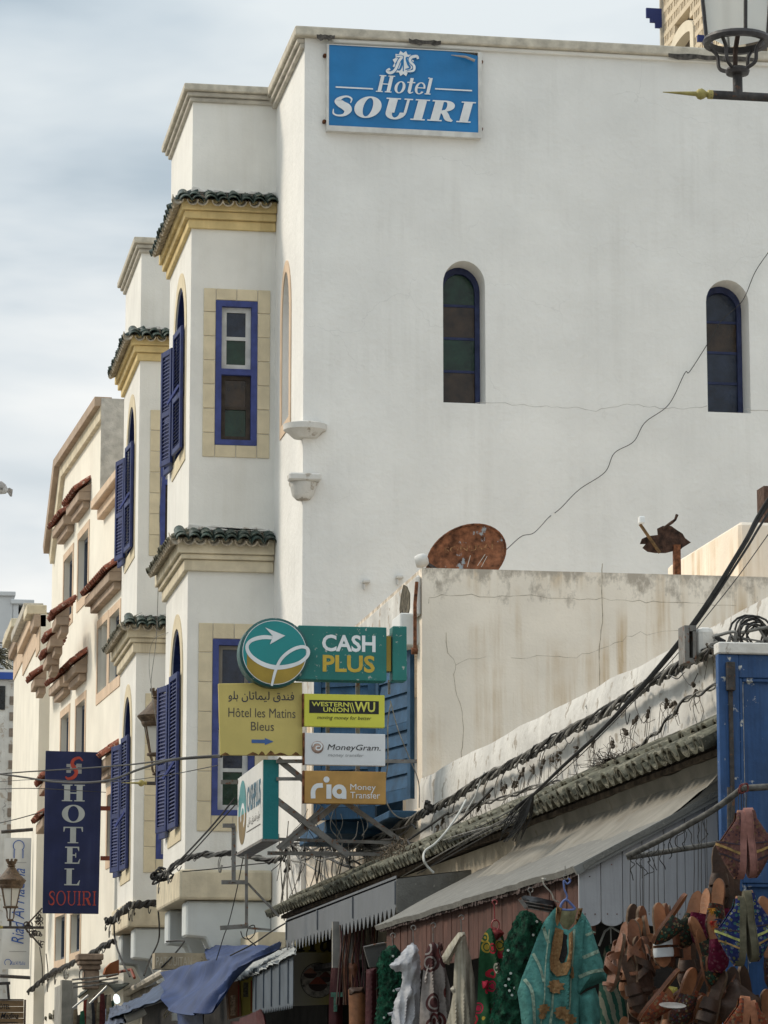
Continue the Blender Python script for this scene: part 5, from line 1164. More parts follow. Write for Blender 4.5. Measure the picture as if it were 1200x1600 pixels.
def tufts(par,F,poly,mat,n,ln=.03,seed=1,name='pile'):
    rnd=random.Random(seed); P_=pxy(F,poly); x0=min(p[0] for p in P_);x1=max(p[0] for p in P_);y0=min(p[1] for p in P_);y1=max(p[1] for p in P_)
    def ins(x,y):
        c=False
        for i in range(len(P_)):
            a,b=P_[i],P_[(i+1)%len(P_)]
            if (a[1]>y)!=(b[1]>y) and x<(b[0]-a[0])*(y-a[1])/(b[1]-a[1])+a[0]: c=not c
        return c
    m=MB(); i=0
    while i<n:
        x,y=rnd.uniform(x0,x1),rnd.uniform(y0,y1)
        if not ins(x,y): continue
        i+=1; a=rnd.uniform(-2.6,-.5); l=ln*rnd.uniform(.5,1.3); w=ln*.12; q=F.p(x,y,.03+rnd.uniform(-.02,.03)); d=F.u*math.cos(a)*l+F.v*math.sin(a)*l+F.n*rnd.uniform(0,.5)*l; s=F.u*w
        m.add([q-s,q+s,q+d],[(0,1,2)])
    return m.build(name,mat,par,kind='stuff')
tufts(t,F,[(596,1482),(626,1490),(632,1560),(620,1620),(588,1620),(592,1510)],pm('green_pile',(.012,.085,.045),.95,.5,30,0),900,.045)
def sequins(par,F,pts,r=.008,mat=None):
    for x,y in pts: MB().lathe(F.P(x,y,.065),[(r,0),(r*.9,.003)],8,axis=(0,-1,0)).build('sequin',mat or pm('sequin_silver',(.62,.66,.62),.3,.1,spec=.6),par)
sequins(t,F,[(614,1494),(614,1533),(615,1548),(600,1590)])
o=cloth(F,pxy(F,[(592,1556),(606,1540),(612,1542),(608,1552),(596,1572),(589,1580)]),cells('knit_grey_white',(.05,.05,.05),[(.5,.5,.48),(.3,.3,.28)],60,.4),'trim_patch',t,thick=.15,fold=.02,step=.012)
WC=pm('white_blouse',(.50,.50,.52),.95,.16,14,.6,60); 
t,F=garment('white_blouse','crumpled white blouse with fringed sleeve on the board front','blouse',640,20.0,[(645,1473),(652,1480),(656,1500),(657,1530),(656,1560),(654,1600),(655,1640),(612,1640),(612,1590),(616,1565),(624,1548),(628,1535),(628,1519),(612,1514),(608,1508),(622,1496),(636,1478)],WC,(646,1450,1474),thick=.06,fold=.06,step=.010,fs=(14,5),seed=8,rough=.004)
for px_,py_ in ((622,1515),(624,1545),(612,1583),(628,1598)): cloth(F,pxy(F,[(px_-7,py_),(px_+4,py_-3),(px_+6,py_+2),(px_-4,py_+4)]),WC,'fringe',t,thick=.05,fold=.01,step=.01)
PAT=cells('brown_paisley',(.36,.32,.30),[(.11,.03,.03),(.16,.05,.045),(.10,.04,.04)],8,.46)
t,F=garment('paisley_robe','grey robe with dark red paisley panels between white blouse and cream robe','robe',678,19.3,[(677,1472),(684,1476),(693,1500),(699,1525),(704,1545),(702,1600),(700,1640),(654,1640),(655,1600),(657,1560),(661,1520),(664,1490),(670,1476)],PAT,(677,1446,1472),thick=.05,fold=.06,step=.012,fs=(15,2),seed=5)
cloth(F,pxy(F,[(671,1488),(675,1492),(672,1510),(668,1530),(664,1545),(662,1530),(666,1508)]),pm('pale_braid',(.36,.32,.30),.9,.3,60,.6),'braid',t,thick=.16,fold=.01,step=.01)
cloth(F,pxy(F,[(684,1472),(691,1474),(692,1484),(686,1490)]),pm('dark_tassel',(.08,.035,.03),.95,.4,30,.8),'collar',t,thick=.12,fold=.02,step=.01)
CRM=stripes('cream_weave',(.42,.385,.31),(.37,.335,.26),55,0,.5,.01,noisec=.2)
t,F=garment('cream_robe','cream woven robe with hood folded over its hook, middle of the garment row','robe',720,18.6,[(716,1462),(722,1457),(728,1462),(730,1475),(736,1498),(741,1530),(743,1560),(745,1600),(746,1640),(692,1640),(697,1600),(704,1575),(708,1550),(709,1520),(710,1500),(712,1480)],CRM,(721,1434,1458),thick=.05,fold=.06,step=.012,fs=(16,1.6),seed=6)
cloth(F,pxy(F,[(716,1457),(726,1456),(728,1462),(716,1478),(706,1498),(702,1508),(693,1504),(690,1495),(700,1478)]),CRM,'hood',t,thick=.16,fold=.012,step=.012,fs=(30,8))
cloth(F,pxy(F,[(708,1540),(713,1545),(715,1556),(711,1560),(707,1552),(703,1545)]),pm('cream_fringe',(.5,.46,.38),.95,.3,40,.8),'fringe',t,thick=.18,step=.01)
FLR=cells('green_floral',(.018,.085,.035),[(.42,.02,.06),(.45,.05,.10),(.42,.40,.33),(.40,.28,.04),(.42,.02,.04)],13,.42)
t,F=garment('floral_dress','green dress with pink and red flowers beside the shaggy green cloak','dress',765,17.6,[(757,1458),(764,1450),(776,1452),(786,1462),(792,1490),(792,1560),(790,1640),(738,1640),(741,1600),(746,1560),(748,1500),(751,1472)],FLR,(773,1410,1440),pm('red_hanger',(.28,.05,.05),.4),thick=.04,fold=.06,step=.012,fs=(14,2),seed=9)
cloth(F,pxy(F,[(765,1455),(770,1448),(782,1452),(788,1458),(778,1472),(774,1492),(768,1490),(767,1470)]),pm('dark_red_lining',(.16,.02,.02),.8,.4,20),'neckline',t,thick=.16,step=.01)
cloth(F,pxy(F,[(751,1532),(764,1530),(764,1546),(752,1548)]),pm('red_patch',(.36,.015,.04),.85,.1),'patch',t,thick=.16,fold=.005,step=.01)
MB().tube([F.P(773,1446)+Vector((.022*math.cos(R(a)),-.02,.03*math.sin(R(a)))) for a in range(0,361,30)],.004,6).build('hanger',pm('red_hanger',(.28,.05,.05),.4),t)
gp=[(812,1424),(826,1424),(838,1432),(850,1445),(852,1500),(848,1560),(846,1640),(762,1640),(766,1590),(774,1540),(782,1510),(786,1490),(788,1470),(796,1455),(806,1432)]
t,F=garment('green_cloak','shaggy dark green cloak with silver sequins, left of the turquoise tunic','cloak',820,16.9,gp,GRN,(829,1391,1400),thick=.14,fold=.035,step=.014,fs=(14,10),rough=.006,seed=12)
tufts(t,F,gp,pm('green_pile',(.012,.085,.045)),2600,.04,7)
sequins(t,F,[(839,1440),(833,1461),(811,1511),(798,1521),(790,1540),(796,1548),(804,1544),(795,1530),(800,1555),(794,1485),(810,1582)],.0075)
cloth(F,pxy(F,[(785,1494),(800,1488),(825,1482),(828,1488),(805,1502),(786,1508)]),cells('band_black_white',(.02,.02,.02),[(.45,.45,.43)],45,.35),'woven_band',t,thick=.18,fold=.01,step=.012)
cloth(F,pxy(F,[(786,1520),(800,1508),(822,1500),(818,1512),(800,1524),(790,1526)]),pm('green_satin',(.008,.06,.035),.5,.2,9),'flap',t,thick=.19,fold=.01,step=.012)
# folded black bag on the cloak hook
t=thing('black_umbrella','folded black umbrella lying slantwise over the green cloak hook','umbrella',pY(845,1412,16.8)); F=side(16.75)
cloth(F,pxy(F,[(814,1402),(820,1399),(840,1402),(866,1408),(870,1420),(862,1427),(840,1422),(824,1420)]),pm('black_nylon',(.022,.022,.024),.5,.3,30,.4,30,spec=.5),'canopy',t,thick=.08,fold=.02,step=.012,fs=(6,40))
MB().bar(F.P(812,1404,.05),F.P(823,1419,.05),.008,.02).build('handle',STEEL,t)
for i in range(3): MB().tube([F.P(818,1408+i*5,.05),F.P(864,1416+i*5,.05)],.0025,4).build('rib',STEEL,t)
# ------------------------------------------------------------------ the turquoise tunic
YT=15.2; F=side(YT); tu=thing('turquoise_tunic','turquoise wool tunic with pale stripes and golden embroidery on a blue hanger','tunic',F.P(880,1500))
TQ=(.045,.215,.205); TQ2=(.27,.36,.28)
bodyp=[(868,1418),(872,1424),(874,1440),(880,1451),(889,1453),(897,1447),(902,1430),(906,1420),(914,1432),(922,1450),(930,1478),(925,1500),(905,1530),(907,1560),(905,1600),(905,1650),(815,1650),(815,1600),(812,1575),(808,1550),(815,1528),(826,1500),(838,1468),(850,1440),(862,1424)]
MT=pm('turquoise_wool',(.07,.22,.20),.95,.2,24,.6,110)
cloth(F,pxy(F,bodyp),MT,'body',tu,thick=.06,fold=.05,step=.011,fs=(11,2),seed=2)
sl=[(914,1430),(922,1444),(931,1472),(941,1500),(949,1532),(935,1537),(915,1545),(903,1556),(898,1556),(900,1538),(903,1515),(906,1480),(908,1450)]
cloth(F,pxy(F,sl),MT,'sleeve',tu,thick=.22,fold=.02,step=.012,fs=(12,3),seed=21)
cloth(F,pxy(F,[(903,1557),(918,1548),(930,1543),(936,1560),(938,1590),(934,1650),(908,1650),(906,1590)]),MT,'sleeve_lower',tu,thick=.14,fold=.03,step=.014,seed=22)
# woven stripes, laid on as raised bands following the cloth
PALE=pm('pale_weft',TQ2,.95,.3,60,.5,120)
def bandstrip(pts,w,n,mat,par,name='stripe'):
    q=[F.px(*p) for p in pts]; v,f=ribbon(q,[w]*len(q),6)
    k=len(v)//2; m=MB(); nn=n if callable(n) else (lambda i:n)
    m.add([F.p(a,b,nn(i%k)) for i,(a,b) in enumerate(v)],f); return m.build(name,mat,par)
def onto(par,F,target,pts,w,mat,name='stripe',lift=.004):
    """ribbon draped on the surface of target"""
    q=[F.px(*p) for p in pts]; v,f=ribbon(q,[w]*len(q) if not isinstance(w,list) else w,8)
    dg=target.data; off=ROOT[target.name]; 
    from mathutils.bvhtree import BVHTree
    bv=BVHTree.FromPolygons([x.co for x in dg.vertices],[tuple(p.vertices) for p in dg.polygons])
    m=MB(); vs=[]
    k=len(v)//2; 
    for a,b in v:
        o=F.p(a,b,.5)-off; h=bv.ray_cast(o,-F.n)[0]; vs.append((h+off+F.n*lift) if h is not None else F.p(a,b,.06))
    m.add(vs,f); return m.build(name,mat,par,smooth=True)
def patch(par,F,target,poly,mat,name,lift=.006,step=.008):
    q=pxy(F,poly); from mathutils.bvhtree import BVHTree
    off=ROOT[target.name]; bv=BVHTree.FromPolygons([x.co for x in target.data.vertices],[tuple(p.vertices) for p in target.data.polygons])
    pts=[Vector(a) for a in q]; n=len(pts); x0=min(a.x for a in pts);x1=max(a.x for a in pts);y0=min(a.y for a in pts);y1=max(a.y for a in pts); inn=[]
    def ins(Q):
        c=False
        for i in range(n):
            a,b=pts[i],pts[(i+1)%n]
            if (a.y>Q.y)!=(b.y>Q.y) and Q.x<(b.x-a.x)*(Q.y-a.y)/(b.y-a.y)+a.x: c=not c
        return c
    y=y0+step/2
    while y<y1:
        x=x0+step/2
        while x<x1:
            Q=Vector((x,y)); 
            if ins(Q): inn.append(Q)
            x+=step
        y+=step
    V,_,Fc,*_r=delaunay_2d_cdt(pts+inn,[(i,(i+1)%n) for i in range(n)],[list(range(n))],1,1e-6)
    m=MB()
    for a in V:
        h=bv.ray_cast(F.p(a.x,a.y,.5)-off,-F.n)[0]; m.v.append((h+off+F.n*(lift+.003*mno.noise(Vector((a.x*60,a.y*60,0))))) if h is not None else F.p(a.x,a.y,.05))
    m.f=[tuple(f) for f in Fc]; return m.build(name,mat,par,smooth=True)
tb=[o for o in tu.children if o.name.startswith('body')][0]; ts=[o for o in tu.children if o.name.split('.')[0]=='sleeve'][0]
for pts,w in (([(848,1446),(852,1462),(856,1474)],.014),([(832,1490),(842,1512),(846,1535)],.014),([(818,1530),(828,1550),(832,1600)],.016),([(857,1452),(852,1500),(846,1550),(842,1600)],.006),([(896,1452),(893,1490),(888,1540),(884,1600)],.012),([(862,1545),(856,1600)],.012)): onto(tu,F,tb,pts,w,PALE)
for pts,w in (([(912,1462),(926,1456)],.012),([(908,1497),(922,1490),(934,1486)],.016),([(903,1527),(920,1519),(944,1516)],.016)): onto(tu,F,ts,pts,w,PALE)
EMB=cells('gold_embroidery',(.33,.19,.085),[(.42,.27,.13),(.30,.16,.07),(.24,.12,.05)],70,.42); 
patch(tu,F,tb,[(867,1449),(879,1454),(876,1478),(872,1500),(874,1506),(880,1504),(883,1490),(885,1460),(893,1454),(892,1480),(886,1512),(880,1524),(868,1526),(858,1516),(857,1500),(862,1470)],EMB,'embroidered_yoke',.012)
patch(tu,F,tb,[(878,1458),(883,1462),(882,1490),(877,1505),(872,1503),(875,1480)],pm('neck_slit_dark',(.01,.01,.01),.95),'neck_slit',.005)
cloth(F,pxy(F,[(873,1416),(880,1421),(896,1420),(902,1418),(898,1440),(889,1452),(881,1450),(875,1440)]),pm('khaki_lining',(.19,.18,.10),.95,.3,20,.4),'neck_lining',tu,thick=.03,fold=.008,step=.01)
for pts in ([(867,1417),(875,1420),(873,1440),(869,1448),(866,1440)],[(900,1420),(907,1420),(905,1432),(896,1446),(893,1445),(898,1434)]): patch(tu,F,tb,pts,EMB,'neck_trim',.02)
def rosette(cx,cy,r,k=9):
    pts=[]
    for i in range(k*2): a=math.pi*i/k; rr=r*(1 if i%2 else .78)*(1+.12*math.sin(i*2.3)); pts.append((cx+rr*math.cos(a),cy+rr*math.sin(a)*.95))
    patch(tu,F,tb,pts,EMB,'embroidered_flower',.012,.006)
for a in ((864,1542,13),(873,1583,12),(887,1594,11),(845,1577,9),(890,1523,5),(843,1588,6)): rosette(*a)
patch(tu,F,tb,[(888,1510),(893,1512),(895,1528),(889,1530)],EMB,'embroidered_flower',.012,.006)
HB=pm('blue_hanger_plastic',(.10,.15,.36),.35,.1,5,0,spec=.5)
MB().tube(spline([F.P(888,1372),F.P(891,1377),F.P(886,1381),F.P(881,1376),F.P(882,1390),F.P(886,1400),F.P(884,1408)],5),.0045,8).build('hanger_hook',HB,tu,smooth=True)
MB().tube(spline([F.P(876,1421),F.P(877,1413),F.P(884,1406),F.P(892,1412),F.P(898,1420),F.P(890,1422),F.P(876,1421)],5),.006,8).build('hanger',HB,tu,smooth=True)
MB().tube([F.P(883,1353),F.P(883,1366)],.002,5).tube([F.P(884,1370)+Vector((.012*math.cos(R(a)),0,.012*math.sin(R(a)))) for a in range(0,361,40)],.002,5).build('wire_hook',STEEL,tu)
# striped dress behind
t,F2=garment('striped_dress','grey dress with dark green stripes half hidden right of the turquoise tunic','dress',955,16.4,[(945,1480),(955,1474),(965,1484),(975,1510),(985,1560),(990,1640),(930,1640),(935,1560),(938,1510)],stripes('green_grey_stripe',(.16,.16,.12),(.02,.07,.05),24,(1,.25),.5,.03),(955,1444,1476),PANEW,thick=.10,fold=.03,step=.016,seed=31)
MB().tube([F2.P(936,1478,.06),F2.P(945,1455,.06),F2.P(955,1448,.06),F2.P(968,1456,.06)],.006,6).build('hanger',PANEW,t,smooth=True)
# hook with nothing on it
t=thing('bone_hook','small pale hook with bent wire on the brown boards above the black umbrella','hook',pY(850,1378,16.6)); F2=side(16.6)
MB().tube(spline([F2.P(850,1372),F2.P(849,1380),F2.P(853,1386),F2.P(862,1396),F2.P(866,1406),F2.P(874,1410)],4),[.012,.014,.008]+[.004]*18,6).build('hook',pm('bone',(.45,.43,.38),.6),t,smooth=True)
# ================================================================== things on the beige roof
d=thing('rusty_dish','large rusted satellite dish standing on the parapet of the beige house','satellite dish',pY(728,888,28.0))
c=pY(728,871,28.0); ax=Vector((.06,-1,.18)).normalized(); lx=Vector((math.cos(R(33)),0,math.sin(R(33)))); lx=(lx-ax*lx.dot(ax)).normalized()
m=MB(); rx=73*28/5160; ry=.68
k=40; prof=[(0,0),(.3,.004),(.6,.02),(.85,.045),(1,.07)]
ly=ax.cross(lx)
for (r,h),s_ in [(q,1) for q in prof]+[(q,0) for q in prof[::-1]]:
    for i in range(k):
        a=2*math.pi*i/k; m.v.append(c+(lx*math.cos(a)*rx+ly*math.sin(a)*rx*ry)*max(r,.001)+ax*(h*.9+(.006 if s_ else 0)-.05))
for j in range(2*len(prof)-1):
    for i in range(k): m.f.append((j*k+i,j*k+(i+1)%k,(j+1)*k+(i+1)%k,(j+1)*k+i))
DR=pm('dish_rust',(.23,.092,.045),.9,.42,16,.8,50,peel=-.02,pcol=(.32,.36,.38),pscale=7)
m.build('reflector',DR,d,smooth=True)
lettering(d,Fr(c+ax*.02,Vector((1,0,.10)),ax),'SONUSAI',(-.20,.24,.05,.10),.0,pm('faded_gold',(.30,.16,.075),.9,.5,40,peel=.3,pcol=(.15,.055,.028),pscale=30))
MB().tube([c+(lx*math.cos(R(a))*rx+ly*math.sin(R(a))*rx*ry)+ax*.016 for a in range(0,361,9)],.011,6).build('rim',RUST,d,smooth=True)
for p0_,p1_ in (((735,868),(730,886)),((758,866),(746,884)),((761,869),(752,886))): MB().bar(pY(*p0_,27.86),pY(*p1_,27.86),.010,.004).build('scratch',pm('bare_scratch',(.5,.47,.42),.8),d)
q=pY(659,876,27.9); MB().lathe(q,[(.0,-.06),(.05,-.055),(.062,-.02),(.06,.03),(.04,.055),(0,.06)],14,axis=(.9,-.3,.2)).build('receiver',LIME,d,smooth=True)
MB().bar(q+Vector((.04,0,-.02)),q+Vector((.3,.1,-.15)),.025).build('receiver_arm',IRON,d)
MB().tube([c+Vector((.1,.15,-.9)),c+Vector((.1,.12,0))],.03,8).build('mast',RUST,d)
d=thing('broken_dish','torn remnant of a rusted dish with its arm on a short brown post','satellite dish',pY(1057,897,27.6)); F=side(27.6)
sh=[(1000,850),(1003,842),(1012,838),(1028,836),(1027,826),(1035,822),(1048,822),(1058,829),(1066,834),(1070,841),(1079,848),(1066,856),(1060,862),(1052,861),(1040,864),(1024,864),(1012,862),(1004,856),(1009,850)]
MB().prism(F,pxy(F,sh),-.01,.012).build('reflector_scrap',pm('dark_rust',(.060,.032,.022),.95,.5,18,1,50),d)
MB().tube([F.P(1036,826,.03),F.P(1050,816,.03),F.P(1055,812,.03),F.P(1058,804,.03)],[.012,.014,.012,.014],6).build('bent_bracket',pm('dark_rust',(.060,.032,.022)),d)
MB().bar(F.P(1000,819,.06),F.P(1031,864,.05),.03,.02).build('arm',pm('brass_brown',(.16,.09,.035),.7,.4,20),d)
MB().bx(*sorted((F.P(994,812).x,F.P(1003,812).x)),27.48,27.54,F.P(998,821).z,F.P(998,810).z).build('receiver',PANEW,d,bevel=.008)
MB().bx(F.P(1052,870).x,F.P(1062,870).x,27.56,27.62,5.7,F.P(1057,852).z).build('post',RUST,d)
# timber post end at the right edge
a=pY(1190,815,31.2); o=MB().bx(a.x,a.x+.3,31.1,31.35,5.9,pY(1192,762,31.2).z).build('roof_post',pm('brown_timber',(.10,.06,.045),.9,.3,20,.5,40,grain=.4),None,at=(a.x,31.2,5.9)); tag(o,'brown timber post end at the right edge where the thick cables start','post')
# square duct frame on the parapet
d=thing('duct_frame','open grey square duct frame fixed on top of the low whitewashed parapet','duct',pY(1090,1035,17.6)); F=side(17.7)
for n_,b_ in (('side_plate',(1070,1077,977,1035)),('side_plate',(1083,1088,985,1030)),('top_plate',(1077.3,1088,977,986)),('bottom_plate',(1077.3,1086,1028,1035))):
    b=bpx(F,*b_); MB().box(F,*b,-.14,0).build(n_,STEEL,d)
b=bpx(F,1078,1083,988,1027); MB().box(F,*b,-.135,-.12).build('back_plate',WHITE2,d)
MB().bx(F.P(1090,985).x,F.P(1117,985).x,17.7,18.0,F.P(1100,1000).z-.1,F.P(1100,979).z).build('mortar_lump',LIME,d,bevel=.03,segs=2)
# cable coil over the door
d=thing('cable_coil','tangled coil of black cable above the blue door','cable coil',pY(1165,1010,15.9)); random.seed(5)
for i in range(9):
    c=pY(1172+random.uniform(-5,14),992+random.uniform(-4,8),15.9+random.uniform(-.1,.1)); r=random.uniform(.05,.09)
    MB().tube([c+Vector((r*math.cos(R(a)),.03*math.sin(R(a*2+i*40)),r*1.1*math.sin(R(a)))) for a in range(0,361,24)],.006,5).build('loop',WIRE,d,smooth=True)
for i in range(10):
    x=random.uniform(1120,1200); p0=pY(x,random.uniform(1000,1018),15.8); MB().tube(spline([p0,p0+Vector((random.uniform(-.06,.06),0,random.uniform(.0,.08))),p0+Vector((random.uniform(-.14,.1),0,random.uniform(-.02,.05)))],4),random.choice((.005,.009)),5).build('loose_end',random.choice((WIRE,WIREG)),d)
# ================================================================== cables
def cable(label,pts,r,mat=WIRE,name='cable',X=None,k=8,group=None):
    """pts: (px,py,Y)"""
    P=[pY(*q) for q in pts]; o=MB().tube(spline(P,k),r,6).build(name,mat,None,smooth=True); return tag(o,label,'cable',group)
def cabX(label,pts,X,r,mat=WIRE,k=6):
    P=[pX(x,y,X) for x,y in pts]; o=MB().tube(spline(P,k),r,5).build('cable',mat,None,smooth=True); return tag(o,label,'cable')
for i,(dx,dy,r,lb) in enumerate(((0,0,.0085,'thick black cable running down from the timber post, uppermost of three'),(2,6,.0095,'thick black cable running down from the timber post, middle of three'),(5,16,.0075,'thick black cable running down from the timber post, lowest of three'))):
    cable(lb,[(1420+dx,470+dy,17.6),(1212+dx,762+dy,18),(1160+dx*.6,851+dy*.7,18),(1090+dx*.5,962+dy*.4,18.1),(1015+dx*.2,1057+dy*.3,18.2),(940,1140+dy*.15,18.4),(880,1196+dy*.1,18.6),(832,1243,18.9)],r)
cable('thin black wire crossing the beige wall below the three thick cables',[(1204,830,18),(1150,905,18),(1100,968,18),(1060,1020,18),(1000,1085,18.2),(940,1148,18.4),(890,1196,18.6),(838,1240,18.9)],.0028)
cable('thin wire climbing across the hotel wall from the rusty dish to the right edge',[(792,858,28.2),(815,838,30),(835,832,32),(858,808,33.9),(875,795,33.9),(905,765,33.9),(945,738,33.95),(960,708,33.95),(990,690,33.95),(1008,660,33.95),(1045,632,33.95),(1070,583,33.95),(1078,580,33.95),(1110,530,33.95),(1128,500,33.95),(1160,470,33.95),(1180,425,33.95),(1205,388,33.9)],.0042)
# twisted bundle along the parapet wall
def bundle(label,pts,n,r,R_,X=None,name='cable_bundle',cat='cable bundle',turns=9,mats=(WIRE,WIRE,WIREG),loops=0,seed=1):
    rnd=random.Random(seed); P=[pX(x,y,X) if X else pY(x,y,w) for x,y,*w_ in pts for w in [w_[0] if w_ else 0]]
    S_=spline(P,14); t=thing(name,label,cat,tuple(S_[0])); L_=len(S_)
    for i in range(n):
        ph=rnd.uniform(0,6.28); rr=R_*rnd.uniform(.5,1.15); tt=turns*rnd.uniform(.7,1.2)
        path=[]
        for j,q in enumerate(S_):
            d=(S_[min(j+1,L_-1)]-S_[max(j-1,0)]).normalized(); x=d.cross(Vector((0,0,1))).normalized(); y=x.cross(d); a=ph+tt*6.28*j/L_
            jit=1+.6*mno.noise(Vector((j*.35,i*3.1,seed))); path.append(q+(x*math.cos(a)*.7+y*math.sin(a))*rr*jit)
        MB().tube(path,r*rnd.uniform(.7,1.3),5).build('wire',rnd.choice(mats),t,smooth=True)
    for i in range(loops):
        j=rnd.randrange(2,L_-3); q=S_[j]; l=rnd.uniform(.05,.22); sx_=rnd.uniform(-.3,.3)
        MB().tube(spline([q,q+Vector((-.03,sx_*.5,-l*.5)),q+Vector((-.02,sx_,-l)),q+Vector((-.0,sx_*1.3,-l*.6))],4),r*.4,4).build('loose_wire',rnd.choice((WIRE,WIREG)),t)
    return t
BW=[(1122,1012),(1075,1035),(1030,1060),(985,1088),(935,1118),(885,1145),(840,1172),(800,1195),(760,1215),(720,1240),(690,1258),(660,1272),(625,1290),(590,1315),(560,1330)]
bundle('thick twisted bundle of black cables sagging along the whitewashed parapet wall',[(a,b) for a,b in BW],11,.0085,.030,X=4.85,turns=12,loops=22,seed=2)
bundle('thin pair of twisted wires below the parapet bundle, ending at the dry twigs',[(1120,1072),(1070,1095),(1040,1130),(1010,1158),(975,1182),(930,1210),(880,1222),(840,1228),(790,1246),(745,1258),(700,1275)],3,.006,.012,X=4.82,turns=12,loops=8,seed=3)
bundle('flat run of grey and black wires lying on the tiled eave',[(1118,1138),(1040,1172),(960,1200),(880,1236),(820,1262),(760,1292),(700,1325),(640,1362),(560,1395),(500,1420)],5,.008,.02,X=4.55,turns=3,loops=6,seed=4,mats=(WIRE,WIREG,WIREG))
# brush-like splayed end of the three cables
t=thing('cable_splay','fan of splayed black strands where the thick cables end over the tiles','cable bundle',pY(834,1240,18.9)); rnd=random.Random(8)
for i in range(34):
    a=pY(833,1240,18.9); e=pY(790+rnd.uniform(-12,26),1300+rnd.uniform(-14,16),19.1+rnd.uniform(-.2,.2)); mdl=a.lerp(e,.45)+Vector((-.02+rnd.uniform(-.03,.05),0,-.02+rnd.uniform(-.03,.03)))
    MB().tube(spline([a,mdl,e],4),[.006]*4+[.004]*5,4).build('strand',WIRE,t)
for i in range(8):
    a=pY(806+rnd.uniform(-6,14),1272+rnd.uniform(-10,12),19.1); e=pX(640+rnd.uniform(-60,60),1350+rnd.uniform(-30,25),4.4)
    MB().tube(spline([a,a.lerp(e,.5)+Vector((0,0,rnd.uniform(-.02,.03))),e],6),.0045,4).build('strand',rnd.choice((WIRE,WIREG)),t)
cable('white cable hanging in a curve in front of the tiled eave',[(728,1250,22.5),(716,1272,22.3),(698,1298,22.1),(680,1318,22),(664,1330,21.9),(662,1343,21.8),(668,1354,21.8),(678,1364,21.8)],.008,WIREW)
cable('white cable rising on the parapet wall under the bundle',[(757,1206,24),(750,1222,24),(742,1245,24),(728,1268,24)],.006,WIREW)
cable('grey wire looped down beside the blue louvred shutters',[(611,1098,27),(606,1130,27),(606,1190,27),(601,1235,27.2),(608,1262,27.2),(625,1278,27.2),(650,1276,27.2),(668,1262,27)],.006,WIREG)
cable('second grey wire crossing the louvred shutters',[(610,1095,26.9),(622,1140,26.9),(640,1185,26.95),(654,1222,27),(655,1262,27)],.005,WIREG)
cabX('black cable arching from the parapet bundle down to the tiles',[(770,1232),(745,1258),(715,1285),(685,1302),(650,1318),(640,1330)],4.8,.010)
cabX('black cable from the wall toward the bracket foot',[(700,1270),(660,1298),(620,1322),(585,1330),(545,1332)],4.8,.009)
# tangle under the bracket
t=thing('wire_tangle','tangled mass of hanging wires on the wall under the steel bracket','cable tangle',pX(500,1330,4.8)); rnd=random.Random(21)
for i in range(26):
    x=rnd.uniform(432,560); y=rnd.uniform(1300,1335); X_=4.8; e=(x+rnd.uniform(-20,20),rnd.uniform(1375,1440-(x-432)*.35))
    pts=[pX(x,y,X_),pX((x+e[0])/2+rnd.uniform(-10,10),(y+e[1])/2,X_-.04),pX(e[0],e[1],X_)]; MB().tube(spline(pts,6),rnd.choice((.004,.006,.008)),4).build('hanging_wire',rnd.choice((WIRE,WIREG,WIREG)),t)
for i in range(22):
    x=rnd.uniform(432,600); y=1330-(x-432)*.02+rnd.uniform(-14,14); pts=[pX(x,y,4.82)]
    for k in range(5): x+=rnd.uniform(4,26); y+=rnd.uniform(-14,14); pts.append(pX(min(x,650),y,4.78))
    MB().tube(spline(pts,5),rnd.choice((.006,.010,.013)),4).build('crossing_wire',rnd.choice((WIRE,WIRE,WIREG)),t,smooth=True)
for x,y,s_ in ((448,1335,.10),(480,1318,.07),(462,1325,.06),(590,1280,.06),(560,1300,.07),(452,1352,.06),(520,1322,.05),(672,1262,.07)):
    c=pX(x,y,4.8); m=MB()
    for i in range(7): q=c+Vector((rnd.uniform(-.03,0),rnd.uniform(-s_,s_),rnd.uniform(-s_,s_)*.8)); m.tube([q,q+Vector((rnd.uniform(-.02,.02),rnd.uniform(-.09,.09),rnd.uniform(-.06,.06)))],.018,5)
    m.build('junction',WIRE,t,smooth=True)
for i in range(14):
    x=rnd.uniform(440,560); y=rnd.uniform(1190,1300); pts=[pY(x,y,27.6)]
    for k in range(4): x+=rnd.uniform(-18,18); y+=rnd.uniform(10,32); pts.append(pY(x,y,27.6))
    MB().tube(spline(pts,5),.0035,4).build('thin_wire',rnd.choice((WIRE,WIREG)),t)
cable('pair member: black cable slanting from the bay foot up to the box sign',[(262,1362,35),(290,1335,33),(330,1292,30.5),(367,1247,28.5)],.010)
cable('second black cable slanting from the bay foot to the box sign',[(268,1362,35),(300,1332,33),(340,1288,30.5),(369,1256,28.5)],.007)
bundle('knotted black cable bundle around the foot of the nearer hotel bay',[(240,1370,35.9),(255,1368,35.7),(268,1356,35.5),(285,1344,35.4),(310,1337,35.3),(345,1334,35.2),(385,1337,35),(420,1345,34.8),(440,1340,34.6)],5,.014,.022,turns=7,loops=10,seed=9)
t=thing('cable_knot','round knot of black cable at the corner of the nearer bay apron','cable knot',pY(250,1368,35.8))
for i in range(14):
    c=pY(250+rnd.uniform(-8,14),1367+rnd.uniform(-6,7),35.8); r=rnd.uniform(.03,.07); MB().tube([c+Vector((r*math.cos(R(a)),.04*math.sin(R(a*2)),r*.8*math.sin(R(a+20*i)))) for a in range(0,320,32)],.012,5).build('loop',WIRE,t,smooth=True)
cable('thin black wire sagging over the front of the bay apron',[(285,1362,35.4),(330,1358,35.3),(380,1352,35.2),(420,1348,35)],.006)
